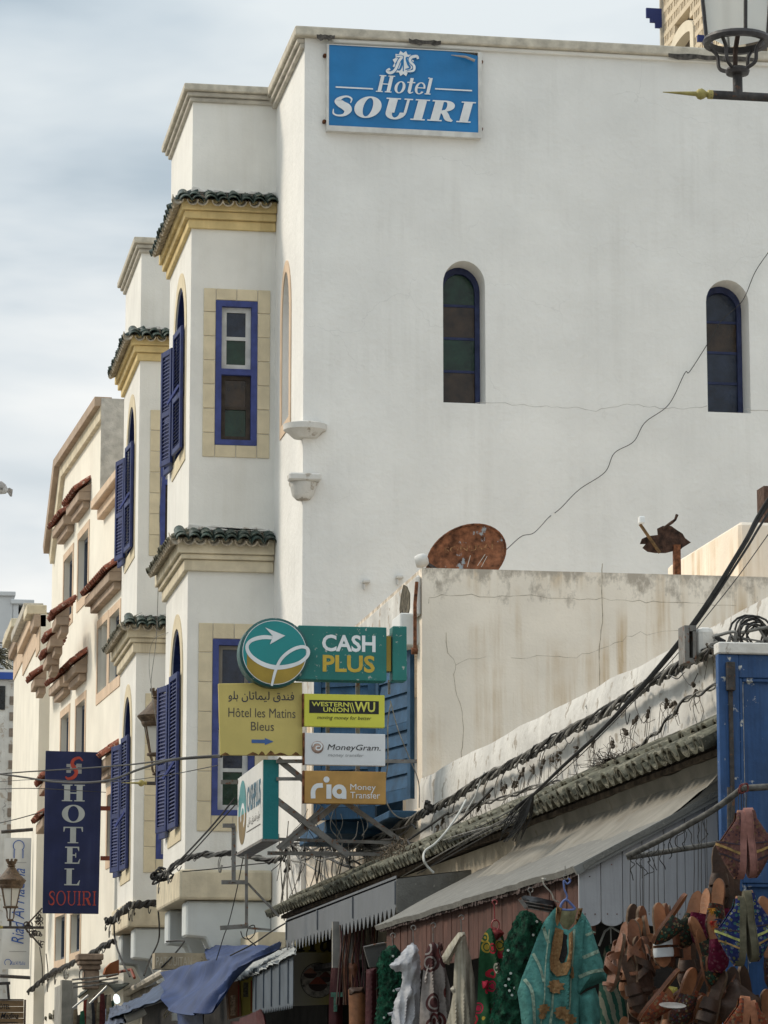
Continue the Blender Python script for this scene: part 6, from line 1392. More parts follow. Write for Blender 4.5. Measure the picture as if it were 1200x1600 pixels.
bundle('black cable bundle running over the top of the farther bay apron',[(165,1440,42),(178,1436,42),(190,1424,42.1),(205,1414,42.2),(225,1412,42.3),(249,1412,42.3)],7,.018,.035,turns=5,loops=8,seed=12)
cable('black cable hanging from the farther bay down past its bracket',[(247,1420,42),(249,1450,42),(247,1472,42),(234,1500,41.5),(225,1524,41)],.012)
cable('black cable beside the farther bay curving down to the stall roof',[(178,1440,42),(180,1470,42),(190,1500,41.5),(203,1526,41)],.012)
cable('cable bracing the nearer bay bracket to the stall roof',[(260,1471,37.3),(284,1470,37),(286,1474,36.5),(268,1496,36),(252,1512,36)],.010)
bundle('black cable bundle along the cream house toward the far street',[(178,1472,44),(160,1480,45),(140,1493,47),(120,1502,49),(100,1512,51),(82,1520,53),(65,1533,54),(45,1550,55)],6,.02,.03,turns=9,loops=9,seed=15)
# cables across the street on the left
a_=[(-12,1208,40),(35,1214,39),(80,1221,38),(130,1223,36),(175,1218,34),(215,1203,32),(260,1189,30),(305,1184,28.5),(346,1182,27)]
cable('thick black cable crossing in front of the blue HOTEL banner, lower of the pair',a_,.012)
cable('black cable crossing the top of the blue HOTEL banner, upper of the pair',[(-12,1210,40),(40,1206,39),(90,1203,38),(150,1199,36),(210,1194,33),(262,1187,30),(300,1183,28.5),(346,1180,27)],.008)
cable('thin wire crossing the left street at the height of the banner letter H',[(-10,1222,42),(60,1218,40),(160,1222,36),(250,1213,32),(340,1196,27)],.004)
cable('thin wire crossing the left street just above the banner letter O',[(-10,1233,42),(60,1232,40),(165,1238,44)],.005)
cable('thin wire rising toward the blue banner from the left edge',[(-10,1288,42),(25,1280,41),(68,1268,41)],.006)
cable('thin pale wire hanging down the corner of the farther bay',[(253,745,39),(249,800,39),(250,850,39),(247,925,39),(244,1000,39),(236,1070,39),(243,1120,39),(249,1165,39)],.004,WIREG)
cable('pale wire lying over the far bay ledge beside the lantern',[(272,985,38),(240,1000,39.5),(233,1040,39.5),(240,1095,39.4),(248,1145,39.4)],.003,WIREG)
for i,(x0,x1,y0,y1) in enumerate(((62,66,1480,1540),(72,74,1490,1550),(134,130,1440,1478))): cable(('loose wire hanging beside the scroll bracket','loose wire left of the grey light box','loose wire hanging below the blue banner')[i],[(x0,y0,50),((x0+x1)/2+2,(y0+y1)/2,50),(x1,y1,50)],.008)
cable('black wire looping by the lower bracket arms',[(376,1455,30),(380,1465,30),(390,1467,30),(398,1458,30),(397,1446,30),(388,1450,30),(386,1465,30),(400,1478,30)],.005)
cable('stay wire running down from the box sign to the blue tarpaulin',[(380,1340,28),(370,1390,28.5),(358,1440,29),(350,1462,29.3),(338,1500,30)],.0045)
cable('black cable swooping from the eave end over the blue tarpaulin',[(450,1440,28),(425,1455,28.5),(395,1475,29),(360,1493,29.5)],.007)
# dry twigs and seed heads on the wall
TW=pm('dry_twig',(.075,.06,.045),.95,.4,30,0); rnd=random.Random(31)
t=thing('dry_bush','leafless tangled bush growing from the tiles under the parapet bundle','bush',pX(960,1200,4.6)); m=MB()
for i in range(170):
    x,y=960+rnd.gauss(0,12),1198+rnd.gauss(0,5); a=rnd.uniform(0,3.14); pts=[pX(x,y,4.6)]
    for k in range(4): a+=rnd.uniform(-.8,.8); x+=math.cos(a)*rnd.uniform(3,16); y-=math.sin(a)*rnd.uniform(2,13)-2; pts.append(pX(x,y,4.6+rnd.uniform(-.12,.12)))
    m.tube(pts,[.0035,.003,.0025,.002,.001],3)
m.build('twigs',TW,t,kind='stuff')
t=thing('dry_nest','heap of dry brown straw lodged on the tiles left of the splayed cables','straw heap',pX(600,1370,4.5)); m=MB()
for i in range(700):
    f=rnd.random(); x=568+f*62+rnd.gauss(0,6); y=1392-f*58+rnd.gauss(0,9)-8; a=rnd.uniform(0,6.28); l=rnd.uniform(.05,.14); q=pX(x,y,4.5+rnd.uniform(-.1,.15)); d_=Vector((rnd.uniform(-.4,.4),math.cos(a),math.sin(a)*.7))*l; m.tube([q,q+d_*.5+Vector((0,0,rnd.uniform(-.02,.02))),q+d_],.004,3)
m.build('straw',pm('straw',(.13,.10,.07),.95,.4,30,0),t,kind='stuff')
ORD='first second third fourth fifth sixth seventh eighth ninth tenth eleventh twelfth thirteenth fourteenth fifteenth sixteenth seventeenth eighteenth nineteenth twentieth twenty-first twenty-second'.split()
for i,(x,y) in enumerate(sorted(((1021,1112),(1048,1105),(1062,1102),(985,1145),(935,1158),(910,1172),(880,1182),(870,1185),(855,1192),(838,1203),(823,1210),(812,1222),(795,1230),(770,1245),(755,1258),(745,1262),(700,1285),(690,1295),(1000,1130),(965,1160),(1095,1078),(1118,1012)),reverse=True)):
    m=MB(); c=pX(x,y,4.86)
    for k in range(3): q=c+Vector((-.03,rnd.uniform(-.05,.05),rnd.uniform(-.03,.03))); m.tube([q,q+Vector((-.01,rnd.uniform(-.06,.06),rnd.uniform(-.05,.02)))],[.014,.008],5)
    for k in range(5): q=c+Vector((-.02,0,0)); m.tube(spline([q,q+Vector((-.02,rnd.uniform(-.12,.12),rnd.uniform(-.08,.04))),q+Vector((-.01,rnd.uniform(-.2,.2),rnd.uniform(-.22,-.05)))],3),.002,3)
    tag(m.build('withered_plant',TW,None),'small withered plant on the whitewashed wall, '+ORD[i]+' from the right','plant','withered plants on the whitewashed wall')
# ================================================================== gull
GW=pm('gull_white',(.62,.62,.61),.8,.1,20,0); GD=pm('gull_grey',(.30,.30,.31),.8,.2,20,0)
c=pY(-2,763,40); t=thing('gull','white gull flying at the left edge with dark undersides to its wings','gull',c); q=lambda x,y,dy=0:pY(x,y,40+dy)
MB().tube([q(-26,763),q(-18,762),q(-8,761),q(0,763),q(6,766),(q(11,768))],[.02,.06,.09,.08,.055,.03],10).build('body',GW,t,smooth=True)
def wing(P,mat,nm):
    m=MB(); top=[Vector(a) for a in P]; m.add(top+[a+Vector((0,.02,-.012)) for a in top],[tuple(range(len(top))),tuple(range(2*len(top)-1,len(top)-1,-1))]+[(i,(i+1)%len(top),(i+1)%len(top)+len(top),i+len(top)) for i in range(len(top))]); m.build(nm,mat,t)
wing([q(-2,760),q(-3,752,-.2),q(3,752,-.5),q(9,757,-.7),q(12,763,-.8),q(6,760,-.5),q(4,764,-.1)],GD,'wing')
wing([q(4,764),q(8,764,.3),q(15,762,.6),q(20,765,.8),q(19,774,.9),q(16,774,.9),q(12,768,.5),q(7,768,.1)],GD,'wing')
MB().lathe(q(-30,763),[(0,-.04),(.04,-.02),(.05,.02),(0,.05)],8,axis=(-1,0,0)).build('head',GW,t,smooth=True)
# ================================================================== shoes
LB=pm('leather_brown',(.16,.060,.028),.55,.25,14,.3,60,spec=.4); LT=pm('leather_tan',(.30,.13,.06),.55,.25,14,.3,60,spec=.4); LD=pm('leather_dark',(.050,.024,.014),.6,.3,14,.3,60,spec=.4)
LW=pm('leather_white',(.52,.54,.56),.5,.05,10,.1,spec=.4); SOL=pm('sole_edge',(.13,.085,.055),.8,.25,30,.3); SOLP=pm('sole_pink',(.26,.12,.10),.75,.15,30,.3); SOLG=pm('sole_olive',(.11,.10,.065),.8,.2,30,.3); SOLO=pm('sole_orange',(.30,.12,.06),.7,.2,30)
UP=cells('upper_pink',(.150,.068,.058),[(.177,.116,.061),(.068,.034,.048),(.190,.088,.075)],75,.46); UBL=cells('upper_blue',(.017,.027,.116),[(.204,.231,.272),(.068,.190,.150),(.204,.218,.054),(.034,.048,.170)],70,.44)
UO=cells('upper_orange',(.231,.058,.027),[(.245,.150,.068),(.068,.054,.048),(.272,.204,.122)],70,.44); UM=cells('upper_magenta',(.136,.008,.037),[(.177,.048,.082),(.102,.007,.027),(.218,.082,.109)],60,.42); UG=cells('upper_green_mix',(.027,.034,.024),[(.204,.068,.020),(.034,.109,.068),(.218,.177,.095),(.109,.020,.020)],70,.46)
UK=cells('kilim',(.068,.027,.020),[(.204,.054,.027),(.231,.177,.068),(.034,.095,.068),(.218,.204,.177),(.054,.041,.095)],90,.45)
BDG=pm('braid_gold',(.30,.19,.07),.8,.3,60); BDY=pm('braid_lime',(.34,.36,.12),.8,.3,60); BDD=pm('braid_dark',(.04,.025,.035),.8,.3,60)
Ln=.27
def outline(w=1.0,pointed=0,n=26):
    """sole outline as (y,z): heel at the top, z from 0 down to -Ln"""
    ctrl=[(0,0),(.10,.026),(.25,.030),(.42,.027),(.62,.038),(.78,.043),(.90,.036),(.97,.020 if not pointed else .012),(1,0)]
    def wd(t):
        for (a,b),(c,d_) in zip(ctrl,ctrl[1:]):
            if a<=t<=c: f=(t-a)/(c-a); f=f*f*(3-2*f) if 0<a else math.sqrt(f); return (b+(d_-b)*f)*w
        return 0
    ts=[i/n for i in range(n+1)]; ts=[.5-.5*math.cos(math.pi*t) for t in ts]
    return [(wd(t),-t*Ln) for t in ts]+[(-wd(t),-t*Ln) for t in ts[-2:0:-1]],wd
MC={}
def m_band(prof,t0,t1,skew,lift=.0025):
    o,wd=outline(); m=MB(); K=14
    def hh(t):
        for (a,b),(c,d_) in zip(prof,prof[1:]):
            if a<=t<=c: return b+(d_-b)*(t-a)/(c-a)
        return prof[-1][1]
    for j in range(2):
        for k in range(K+1):
            a=math.pi*k/K; t=(t0,t1)[j]+skew*math.sin(a); m.v.append(Vector((.004+(hh(t)+lift)*math.sin(a)**.8,(wd(t)+.002+lift)*math.cos(a),-t*Ln)))
    m.f=[(k,k+1,K+2+k,K+1+k) for k in range(K)]; return m
PEAK=[(0,.016),(.16,.022),(.48,.088),(.56,.086),(.8,.045),(.95,.018),(1,.004)]
def part_mesh(key,fn,mat,smooth=True):
    k=(key,mat.name)
    if k not in MC: MC[k]=meshof(fn(),key,mat,smooth)
    return MC[k]
FS_x=Fr((0,0,0),(0,1,0),(1,0,0))
def m_sole(x0,x1,w=1.0,pt=0):
    o,_=outline(w,pt); return MB().prism(FS_x,o,x0,x1)
def m_upper(prof,w=1.0,pt=0,open_to=.45,cover=52,th=.003):
    """shell over the foot: prof = height along the length; before open_to only the side walls"""
    o,wd=outline(w,pt); m=MB(); ts=[.04+.96*i/24 for i in range(25)]
    def hh(t):
        for (a,b),(c,d_) in zip(prof,prof[1:]):
            if a<=t<=c: return b+(d_-b)*(t-a)/(c-a)
        return prof[-1][1]
    def strip(a0,a1,t0,t1):
        K=10; T=[t for t in ts if t0-1e-6<=t<=t1+1e-6]; b=len(m.v)
        for s_ in (0,1):
            for t in T:
                for k in range(K+1):
                    a=R(a0+(a1-a0)*k/K); w_=max(wd(min(.995,t)),.004)+.002-s_*th; h=hh(t)-s_*th; m.v.append(Vector((.004+max(0,h)*math.sin(a)**.8,w_*math.cos(a),-t*Ln)))
        n=len(T)*(K+1)
        for i in range(len(T)-1):
            for k in range(K): q=b+i*(K+1)+k; m.f+=[(q,q+1,q+K+2,q+K+1),(n+q,n+q+K+1,n+q+K+2,n+q+1)]
        for k in range(K): q=b+k; m.f.append((q,n+q,n+q+1,q+1))
        for i in range(len(T)-1):
            for k in (0,K): q=b+i*(K+1)+k; m.f.append((q,q+K+1,n+q+K+1,n+q))
    strip(0,180,open_to,1.0)
    if cover: strip(0,cover,.04,open_to+.04); strip(180-cover,180,.04,open_to+.04)
    return m
def m_strap(t0,t1,h=.045,tw=0):
    o,wd=outline(); m=MB(); K=12
    for s_ in (0,1):
        for j in range(4):
            for k in range(K+1):
                a=math.pi*k/K; t=t0+(t1-t0)*j/3+tw*(k/K-.5); w_=wd(t)+.003-s_*.003; m.v.append(Vector((.002+(h-s_*.003)*math.sin(a)**.7,w_*math.cos(a),-t*Ln)))
    n=4*(K+1)
    for j in range(3):
        for k in range(K): q=j*(K+1)+k; m.f+=[(q,q+1,q+K+2,q+K+1),(n+q,n+q+K+1,n+q+K+2,n+q+1)]
    for k in range(K): m.f+=[(k,n+k,n+k+1,k+1),(3*(K+1)+k,3*(K+1)+k+1,n+3*(K+1)+k+1,n+3*(K+1)+k)]
    return m
KINDS={
 'shoe':lambda sm,um:[('sole',part_mesh('sole_thick',lambda:m_sole(-.024,.0,.97),sm)),('welt',part_mesh('welt',lambda:m_sole(.0005,.008,1.04),sm)),('insole',part_mesh('insole',lambda:m_sole(.009,.012,.9),LT)),('braid',part_mesh('band_a',lambda:m_band(PEAK,.62,.66,-.12),BDY if um is UBL else BDG)),('braid',part_mesh('band_b',lambda:m_band(PEAK,.74,.77,-.10),BDD if um is not UBL else BDG)),('braid',part_mesh('band_c',lambda:m_band(PEAK,.50,.52,-.02),BDD)),('upper',part_mesh('upper_peak',lambda:m_upper([(0,.016),(.16,.022),(.48,.088),(.56,.086),(.8,.045),(.95,.018),(1,.004)]),um))],
 'mule':lambda sm,um:[('sole',part_mesh('sole_thin',lambda:m_sole(-.012,.0,1),sm)),('insole',part_mesh('insole2',lambda:m_sole(.0005,.004,.95),LT)),('upper',part_mesh('upper_mule',lambda:m_upper([(0,0),(.40,.075),(.55,.072),(.8,.045),(.95,.02),(1,.004)],1,1,.42,0),um))],
 'slide':lambda sm,um:[('sole',part_mesh('sole_flat',lambda:m_sole(-.014,.0,1),SOL)),('insole',part_mesh('insole3',lambda:m_sole(.0005,.003,.93),sm)),('strap',part_mesh('strap_a',lambda:m_strap(.48,.66),um)),('strap',part_mesh('strap_b',lambda:m_strap(.70,.84,.036),um))],
 'cross':lambda sm,um:[('sole',part_mesh('sole_flat',lambda:m_sole(-.014,.0,1),SOL)),('insole',part_mesh('insole3',lambda:m_sole(.0005,.003,.93),sm)),('strap',part_mesh('strap_c',lambda:m_strap(.45,.58,.045,.28),um)),('strap',part_mesh('strap_d',lambda:m_strap(.45,.58,.049,-.28),um)),('strap',part_mesh('strap_e',lambda:m_strap(.86,.92,.03),um))],
}
def shoe(kind,px,py,label,yaw_=0,roll=0,Y=12.9,s=1.0,sm=SOL,um=LB,flip=False,tilt=0,group=None,cat=None):
    """yaw 0: side on, upper to the right; 90: footbed towards the camera; 180: upper to the left"""
    o=bpy.data.objects.new({'shoe':'espadrille','mule':'slipper','slide':'sandal','cross':'strappy_sandal'}[kind],None); COL.objects.link(o); o.empty_display_size=.1
    o.location=pY(px,py,Y); M=Matrix.Rotation(R(roll),4,'Y')@Matrix.Rotation(R(tilt),4,'X')@Matrix.Rotation(R(-yaw_),4,'Z')
    if flip: M=M@Matrix.Translation((0,0,-Ln*s))@Matrix.Rotation(math.pi,4,'X')
    o.matrix_world=Matrix.Translation(o.location)@M@Matrix.Scale(s,4)
    o['label']=label; o['category']=cat or {'shoe':'shoe','mule':'slipper'}.get(kind,'sandal')
    if group: o['group']=group
    for n,me in KINDS[kind](sm,um):
        c=bpy.data.objects.new(n,me); COL.objects.link(c); c.parent=o
    return o
shoe('shoe',1157,1266,'left shoe of the pink pair hanging from the rail knot',180,4,12.6,1.02,SOLP,UP)
shoe('shoe',1171,1262,'right shoe of the pink pair hanging from the rail knot',0,-3,12.6,1.04,SOLP,UP)
shoe('shoe',1155,1400,'left shoe of the blue embroidered pair',180,3,12.6,1.03,SOLG,UBL)
shoe('shoe',1170,1391,'right shoe of the blue embroidered pair',0,-5,12.6,1.05,SOLG,UBL)
shoe('shoe',1162,1556,'left shoe of the orange embroidered pair at the bottom edge',180,6,12.5,1.0,SOLO,UO)
shoe('shoe',1175,1563,'right shoe of the orange embroidered pair at the bottom edge',0,-8,12.5,1.0,SOLO,UO)
# flat sandals, left cluster
shoe('slide',1029,1410,'tan sandal with two white straps, front one of its stack',78,-4,13.0,.98,LT,LW)
for i,(x,y,yw,m1) in enumerate(((1040,1411,40,LB),(1046,1414,20,LD))): shoe('slide',x,y,('brown sandal seen edge on just behind the white strapped one','dark brown sandal at the right of the white strapped stack')[i],yw,-5,13.15+.1*i,.98,m1,m1)
shoe('slide',990,1412,'dark brown sandal sole with square top, left of the white strapped stack',70,2,13.5,1.0,LD,LD); shoe('slide',1003,1415,'dark reddish sandal hanging beside the square topped one',55,-3,13.4,1.0,LB,LB)
shoe('slide',1068,1455,'brown sandal sole behind the green slippers',80,-4,13.6,.95,LB,LD); shoe('slide',1080,1452,'darker brown sandal half behind the magenta slippers',60,0,13.7,1,LD,LD)
cl=[(978,1440,150,10,'cross',LB),(988,1436,120,-6,'cross',LB),(1000,1434,60,12,'slide',LT),(1008,1430,30,-8,'cross',LT),(972,1458,165,14,'cross',LB),(984,1470,100,2,'slide',LT),(996,1462,70,-10,'cross',LD),(1008,1475,140,8,'slide',LB),(976,1492,130,-16,'slide',LD),(1000,1498,80,4,'cross',LB),(1015,1500,20,-6,'slide',LB)]
ds=['reddish brown strappy sandal at the outer left of the cluster','brown strappy sandal second from the left of the cluster','tan sandal with looped straps near the cluster top','pale tan strappy sandal touching the white straps','woven reddish sandal sticking out farthest left','tan edged sandal in the middle of the brown cluster','dark strappy sandal in the middle of the brown cluster','brown sandal under the white straps','dark sandal low on the left of the cluster','brown strappy sandal hanging lowest in the cluster','brown edge on sandal lowest under the white straps']
for (x,y,yw,ro,k,m1),lb in zip(cl,ds): shoe(k,x,y,lb,yw,ro,13.2+random.uniform(-.15,.2),.92,m1,m1)
for i,(x,y,yw,m1,lb) in enumerate(((1043,1544,75,LT,'tan sandal sole, front of the lower stack'),(1033,1545,60,LB,'brown sandal sole second in the lower stack'),(1026,1548,45,SOL,'pale edged sandal sole third in the lower stack'),(1009,1563,70,LT,'tan sandal sole standing left of the lower stack'),(990,1550,95,LD,'dark sandal between the brown cluster and the lower stack'),(976,1588,100,LT,'tan sandal toe at the bottom edge, left'),(988,1586,80,LD,'dark sandal toe at the bottom edge, second from left'),(999,1585,70,LB,'brown sandal toe at the bottom edge, third from left'))): shoe('slide',x,y,lb,yw,-2,13.1+.08*i,.98,m1,m1)
# patterned slippers, centre
for x,y,yw,ro,k,m1,lb in ((1073,1397,25,35,'mule',UG,'dark slipper with green lining pointing left at the top of the slippers'),(1092,1392,110,18,'mule',UG,'green and cream patterned slipper at the top of the slippers'),(1105,1388,150,8,'mule',UM,'magenta slipper with pale scrolls, left one'),(1116,1380,70,-6,'mule',UM,'magenta slipper with pale scrolls, right one'),(1124,1372,120,6,'mule',UK,'floral slipper hanging right under the olive sole'),(1080,1432,60,-24,'mule',UG,'green striped slipper, upper of the leaning stack'),(1086,1440,60,-20,'mule',UK,'multicoloured slipper, second of the leaning stack'),(1090,1452,55,-16,'mule',UG,'green striped slipper, lowest of the leaning stack'),(1112,1425,100,-8,'mule',UM,'wine red slipper under the scroll patterned pair'),(1122,1430,60,6,'mule',UM,'wine red slipper beside the tassels')): shoe(k,x,y,lb,yw,ro,12.95+random.uniform(-.15,.2),.92,LB,m1)
shoe('slide',1124,1316,'olive brown sandal sole hanging beside the pink pair',95,2,13.1,1.0,LD,LD); shoe('slide',1145,1328,'large dark olive sole behind the pink pair',85,3,13.3,1.35,LD,LD); shoe('slide',1130,1340,'dark olive sole below the pink pair',80,-6,13.2,1.25,LD,LD)
for x,y,yw,ro,k,m1,lb in ((1062,1515,20,40,'mule',UO,'orange rimmed slipper opening to the left'),(1085,1512,70,20,'mule',UK,'orange and green patterned slipper right of the orange rimmed one'),(1105,1508,30,24,'mule',UO,'red orange slipper with grey trim beside the black boot'),(1078,1545,60,50,'mule',UO,'orange slipper folded over the silver tray'),(1100,1555,80,10,'mule',UK,'red and black patterned slipper above the bottom edge'),(1085,1565,40,30,'mule',UG,'dark green patterned slipper at the bottom edge'),(1112,1500,80,-4,'slide',LT,'tan sandal sole between wine red and blue shoes'),(1130,1515,140,20,'slide',LD,'dark brown sandal leaning left above the boots'),(1145,1510,90,0,'slide',LD,'black brown sandal under the blue shoes'),(1160,1508,60,-10,'slide',LD,'black brown sandal behind the orange pair'),(1190,1400,80,-20,'slide',LT,'tan sole at the right edge beside the blue shoes'),(1196,1450,100,-10,'mule',UK,'dark patterned slipper at the right edge'),(1198,1545,80,0,'slide',LT,'tan sole at the lower right edge')): shoe(k,x,y,lb,yw,ro,13.0+random.uniform(-.1,.25),1.0,m1 if k=='slide' else LB,m1)
# big dark boot like slippers
t=thing('leather_boot','dark brown leather boot with pointed toe leaning left under the blue shoes','boot',pY(1130,1590,12.9)); F=side(12.95)
cloth(F,pxy(F,[(1140,1535),(1150,1528),(1160,1540),(1188,1560),(1190,1590),(1180,1640),(1145,1640),(1130,1600),(1115,1565),(1128,1558)]),LD,'shaft',t,thick=.12,fold=.01,step=.012)
cloth(F,pxy(F,[(1117,1557),(1134,1545),(1150,1520),(1146,1540),(1130,1562),(1118,1566)]),LB,'collar',t,thick=.09,fold=.004,step=.01)
# tassels
t=thing('pompom_tassel','cluster of red, yellow and green wool tassels between magenta and blue shoes','tassel',pY(1118,1420,12.7)); rnd=random.Random(4)
for i,(x,y,mt) in enumerate(((1112,1420,(.38,.17,.02)),(1120,1424,(.02,.08,.05)),(1114,1440,(.35,.03,.02)),(1122,1436,(.03,.04,.10)),(1117,1448,(.33,.10,.02)),(1125,1446,(.02,.10,.07)))):
    c=pY(x,y,12.7); m=MB()
    for k in range(60): a=rnd.uniform(0,6.28); e=rnd.uniform(-1.5,.6); d_=Vector((math.cos(a)*math.cos(e),math.sin(a)*math.cos(e),math.sin(e)))*.022; s_=Vector((rnd.uniform(-1,1),0,rnd.uniform(-1,1)))*.0025; m.add([c-s_,c+s_,c+d_+Vector((0,0,-.008))],[(0,1,2)])
    m.build('tuft',pm('wool%d'%i,mt,.95,.3,40,0),t,kind='stuff')
# backdrop clutter behind the shoes: dark bags, yellow paper and tray
t=thing('shoe_rack','dark rack board behind the hanging shoes','rack',pY(1080,1600,14.2)); 
MB().bx(pY(1000,1500,14.3).x,pY(1120,1500,14.3).x,14.25,14.3,0,pY(1050,1470,14.3).z).build('board',pm('dark_board',(.022,.018,.016),.9,.3,8),t)
t=thing('paper_bag','crumpled yellow paper bag between the lower sandals and orange slippers','bag',pY(1052,1590,13.5)); F=side(13.5); cloth(F,pxy(F,[(1044,1540),(1058,1543),(1064,1560),(1062,1600),(1062,1650),(1040,1650),(1042,1580)]),pm('yellow_paper',(.26,.22,.03),.6,.3,20,.5,20),'bag',t,thick=.08,fold=.02,step=.014)
o=MB().lathe(pY(1051,1572,12.8),[(.05,0),(.055,.004),(.01,.006)],20,axis=(0,-.25,1)).build('tray',pm('silver',(.45,.44,.42),.3,.2,10,metal=.5),None,smooth=True); tag(o,'small round silver tray edge showing below the orange rimmed slipper','tray')
# ================================================================== stall between fascia and garments
F=side(28.0); t=thing('spice_signboard','yellow and white signboard with black lettering and a round print of spice bowls','sign',F.P(490,1572))
SG=pm('sign_yellow_dull',(.30,.25,.05),.6,.1,4,.05,streak=.2)
MB().box(F,*bpx(F,462,530,1453,1491),-.04,-.01).build('upper_board',SG,t)
serif(t,F,'rra',bpx(F,464,519,1459,1487),-.006,INKK,.26,.08)
gr=bpy.data.materials.new('printed_fade'); gr.use_nodes=True; nt=gr.node_tree; b=nt.nodes['Principled BSDF']; b.inputs['Roughness'].default_value=.6
tc=nt.nodes.new('ShaderNodeTexCoord'); sx=nt.nodes.new('ShaderNodeSeparateXYZ'); rp=nt.nodes.new('ShaderNodeValToRGB'); nt.links.new(tc.outputs['Object'],sx.inputs[0])
mr=nt.nodes.new('ShaderNodeMapRange'); mr.inputs[1].default_value=-.16; mr.inputs[2].default_value=.16; nt.links.new(sx.outputs[0],mr.inputs[0]); nt.links.new(mr.outputs[0],rp.inputs[0]); rp.color_ramp.elements[0].color=(.40,.40,.36,1); rp.color_ramp.elements[1].color=(.26,.22,.04,1); nt.links.new(rp.outputs[0],b.inputs['Base Color'])
MB().prism(F,pxy(F,[(451,1489),(519,1488),(523,1569),(456,1572)])[::-1],-.009,.02).build('print_board',gr,t,bevel=.003)
cu_,cv_=F.px(496,1532); rr=28*28.0/5160
v,f=ring2(cu_,cv_,rr,rr,rr*.965,rr*.965,k=40); MB().add([F.p(a,b_,.0245) for a,b_ in v],f).build('print_ring',INKK,t)
v,f=ring2(cu_,cv_,rr*.96,rr*.96,.001,.001,k=40); MB().add([F.p(a,b_,.0225) for a,b_ in v],f).build('print_ground',pm('print_pale',(.32,.30,.27),.6,.5,25),t)
def bowl(x,y,w,pc,n):
    c=F.px(x,y); w*=28.0/5160; MB().flat(F,[(c[0]+w*math.cos(R(a)),c[1]+w*.75*math.sin(R(a))) for a in range(180,361,15)],n).build('print_bowl',pm('print_bowl',(.05,.03,.028),.6),t)
    MB().flat(F,[(c[0]-w*.95,c[1]+.001),(c[0]+w*.95,c[1]+.001),(c[0]+w*.3,c[1]+w*.65),(c[0],c[1]+w*.8),(c[0]-w*.35,c[1]+w*.6)],n+.001).build('print_spice',pc,t)
bowl(484,1521,11,pm('spice_pink',(.30,.15,.11),.7,.2,20),.026); bowl(508,1527,11,pm('spice_dark',(.14,.05,.04),.7,.2,20),.027); bowl(496,1538,15,pm('spice_red',(.24,.06,.035),.7,.2,20),.029)
t=thing('cardboard_panel','dull grey board hanging under the canopy left of the green shawl','board',pY(590,1512,22.5)); F=side(22.3); MB().prism(F,pxy(F,[(568,1480),(612,1472),(612,1508),(577,1512)])[::-1],-.02,.01).build('panel',pm('grey_board',(.09,.09,.085),.7,.15,6),t,bevel=.003); MB().tube([F.P(568,1480,.02),F.P(590,1475,.02),F.P(612,1472,.02)],.006,6).build('rim',STEEL,t)
t=thing('white_post','greyish white panel behind the hanging bag straps','panel',pY(537,1512,25)); F=side(25); MB().box(F,*bpx(F,520,557,1440,1512),-.05,0).build('panel',pm('dull_white',(.26,.25,.23),.8,.2,5,streak=.4),t)
t=thing('bag_rack','rack of long leather straps tied under the metal canopy','rack',pY(550,1600,23.5)); rnd=random.Random(14)
for i in range(30):
    x=rnd.uniform(528,585); xs_=x+rnd.uniform(-6,10); MB().tube([pY(xs_,1470-(xs_-455)*.318,24.9),pY(x+rnd.uniform(-4,4),1500,24.8),pY(x+rnd.uniform(-8,8),1570,24.7)],.006,4).build('strap',rnd.choice((LD,LD,LB,pm('leather_wine',(.07,.015,.018),.6,.2,10))),t)
WN=pm('leather_wine',(.07,.015,.018),.6)
def bag(label,poly,Y,mat,extra=None):
    F=side(Y); t=thing('leather_bag',label,'bag',F.P(*poly[0])); cloth(F,pxy(F,poly),mat,'body',t,thick=.12,fold=.006,step=.02)
    return t,F
t,F=bag('dark red leather bag with a turquoise strip, left of the strapped bags',[(518,1507),(530,1504),(540,1507),(541,1530),(536,1560),(534,1640),(513,1640),(514,1560)],26.2,WN)
MB().box(F,*bpx(F,515,533,1551,1558),.065,.075).build('turquoise_strip',pm('turquoise_braid',(.12,.26,.20),.7,.3,60),t); MB().box(F,*bpx(F,519.5,524.5,1558.5,1581),.065,.075).build('turquoise_strip',pm('turquoise_braid',(.12,.26,.20)),t)
t,F=bag('tan leather satchel with dark flap under the straps',[(544,1546),(568,1545),(571,1560),(570,1640),(546,1640),(545,1570)],24.4,LT)
cloth(F,pxy(F,[(544,1543),(568,1542),(570,1553),(545,1558)]),LD,'flap',t,thick=.20,fold=.003,step=.014)
bag('dark brown bag at the bottom edge right of the tan satchel',[(572,1515),(588,1512),(588,1570),(586,1640),(570,1640)],23.4,WN)
bag('brown leather bag behind the straps above the tan satchel',[(540,1506),(560,1503),(562,1540),(545,1543)],24.8,LB)
MB().bx(4.1,4.3,22.6,27.8,1.95,2.0)
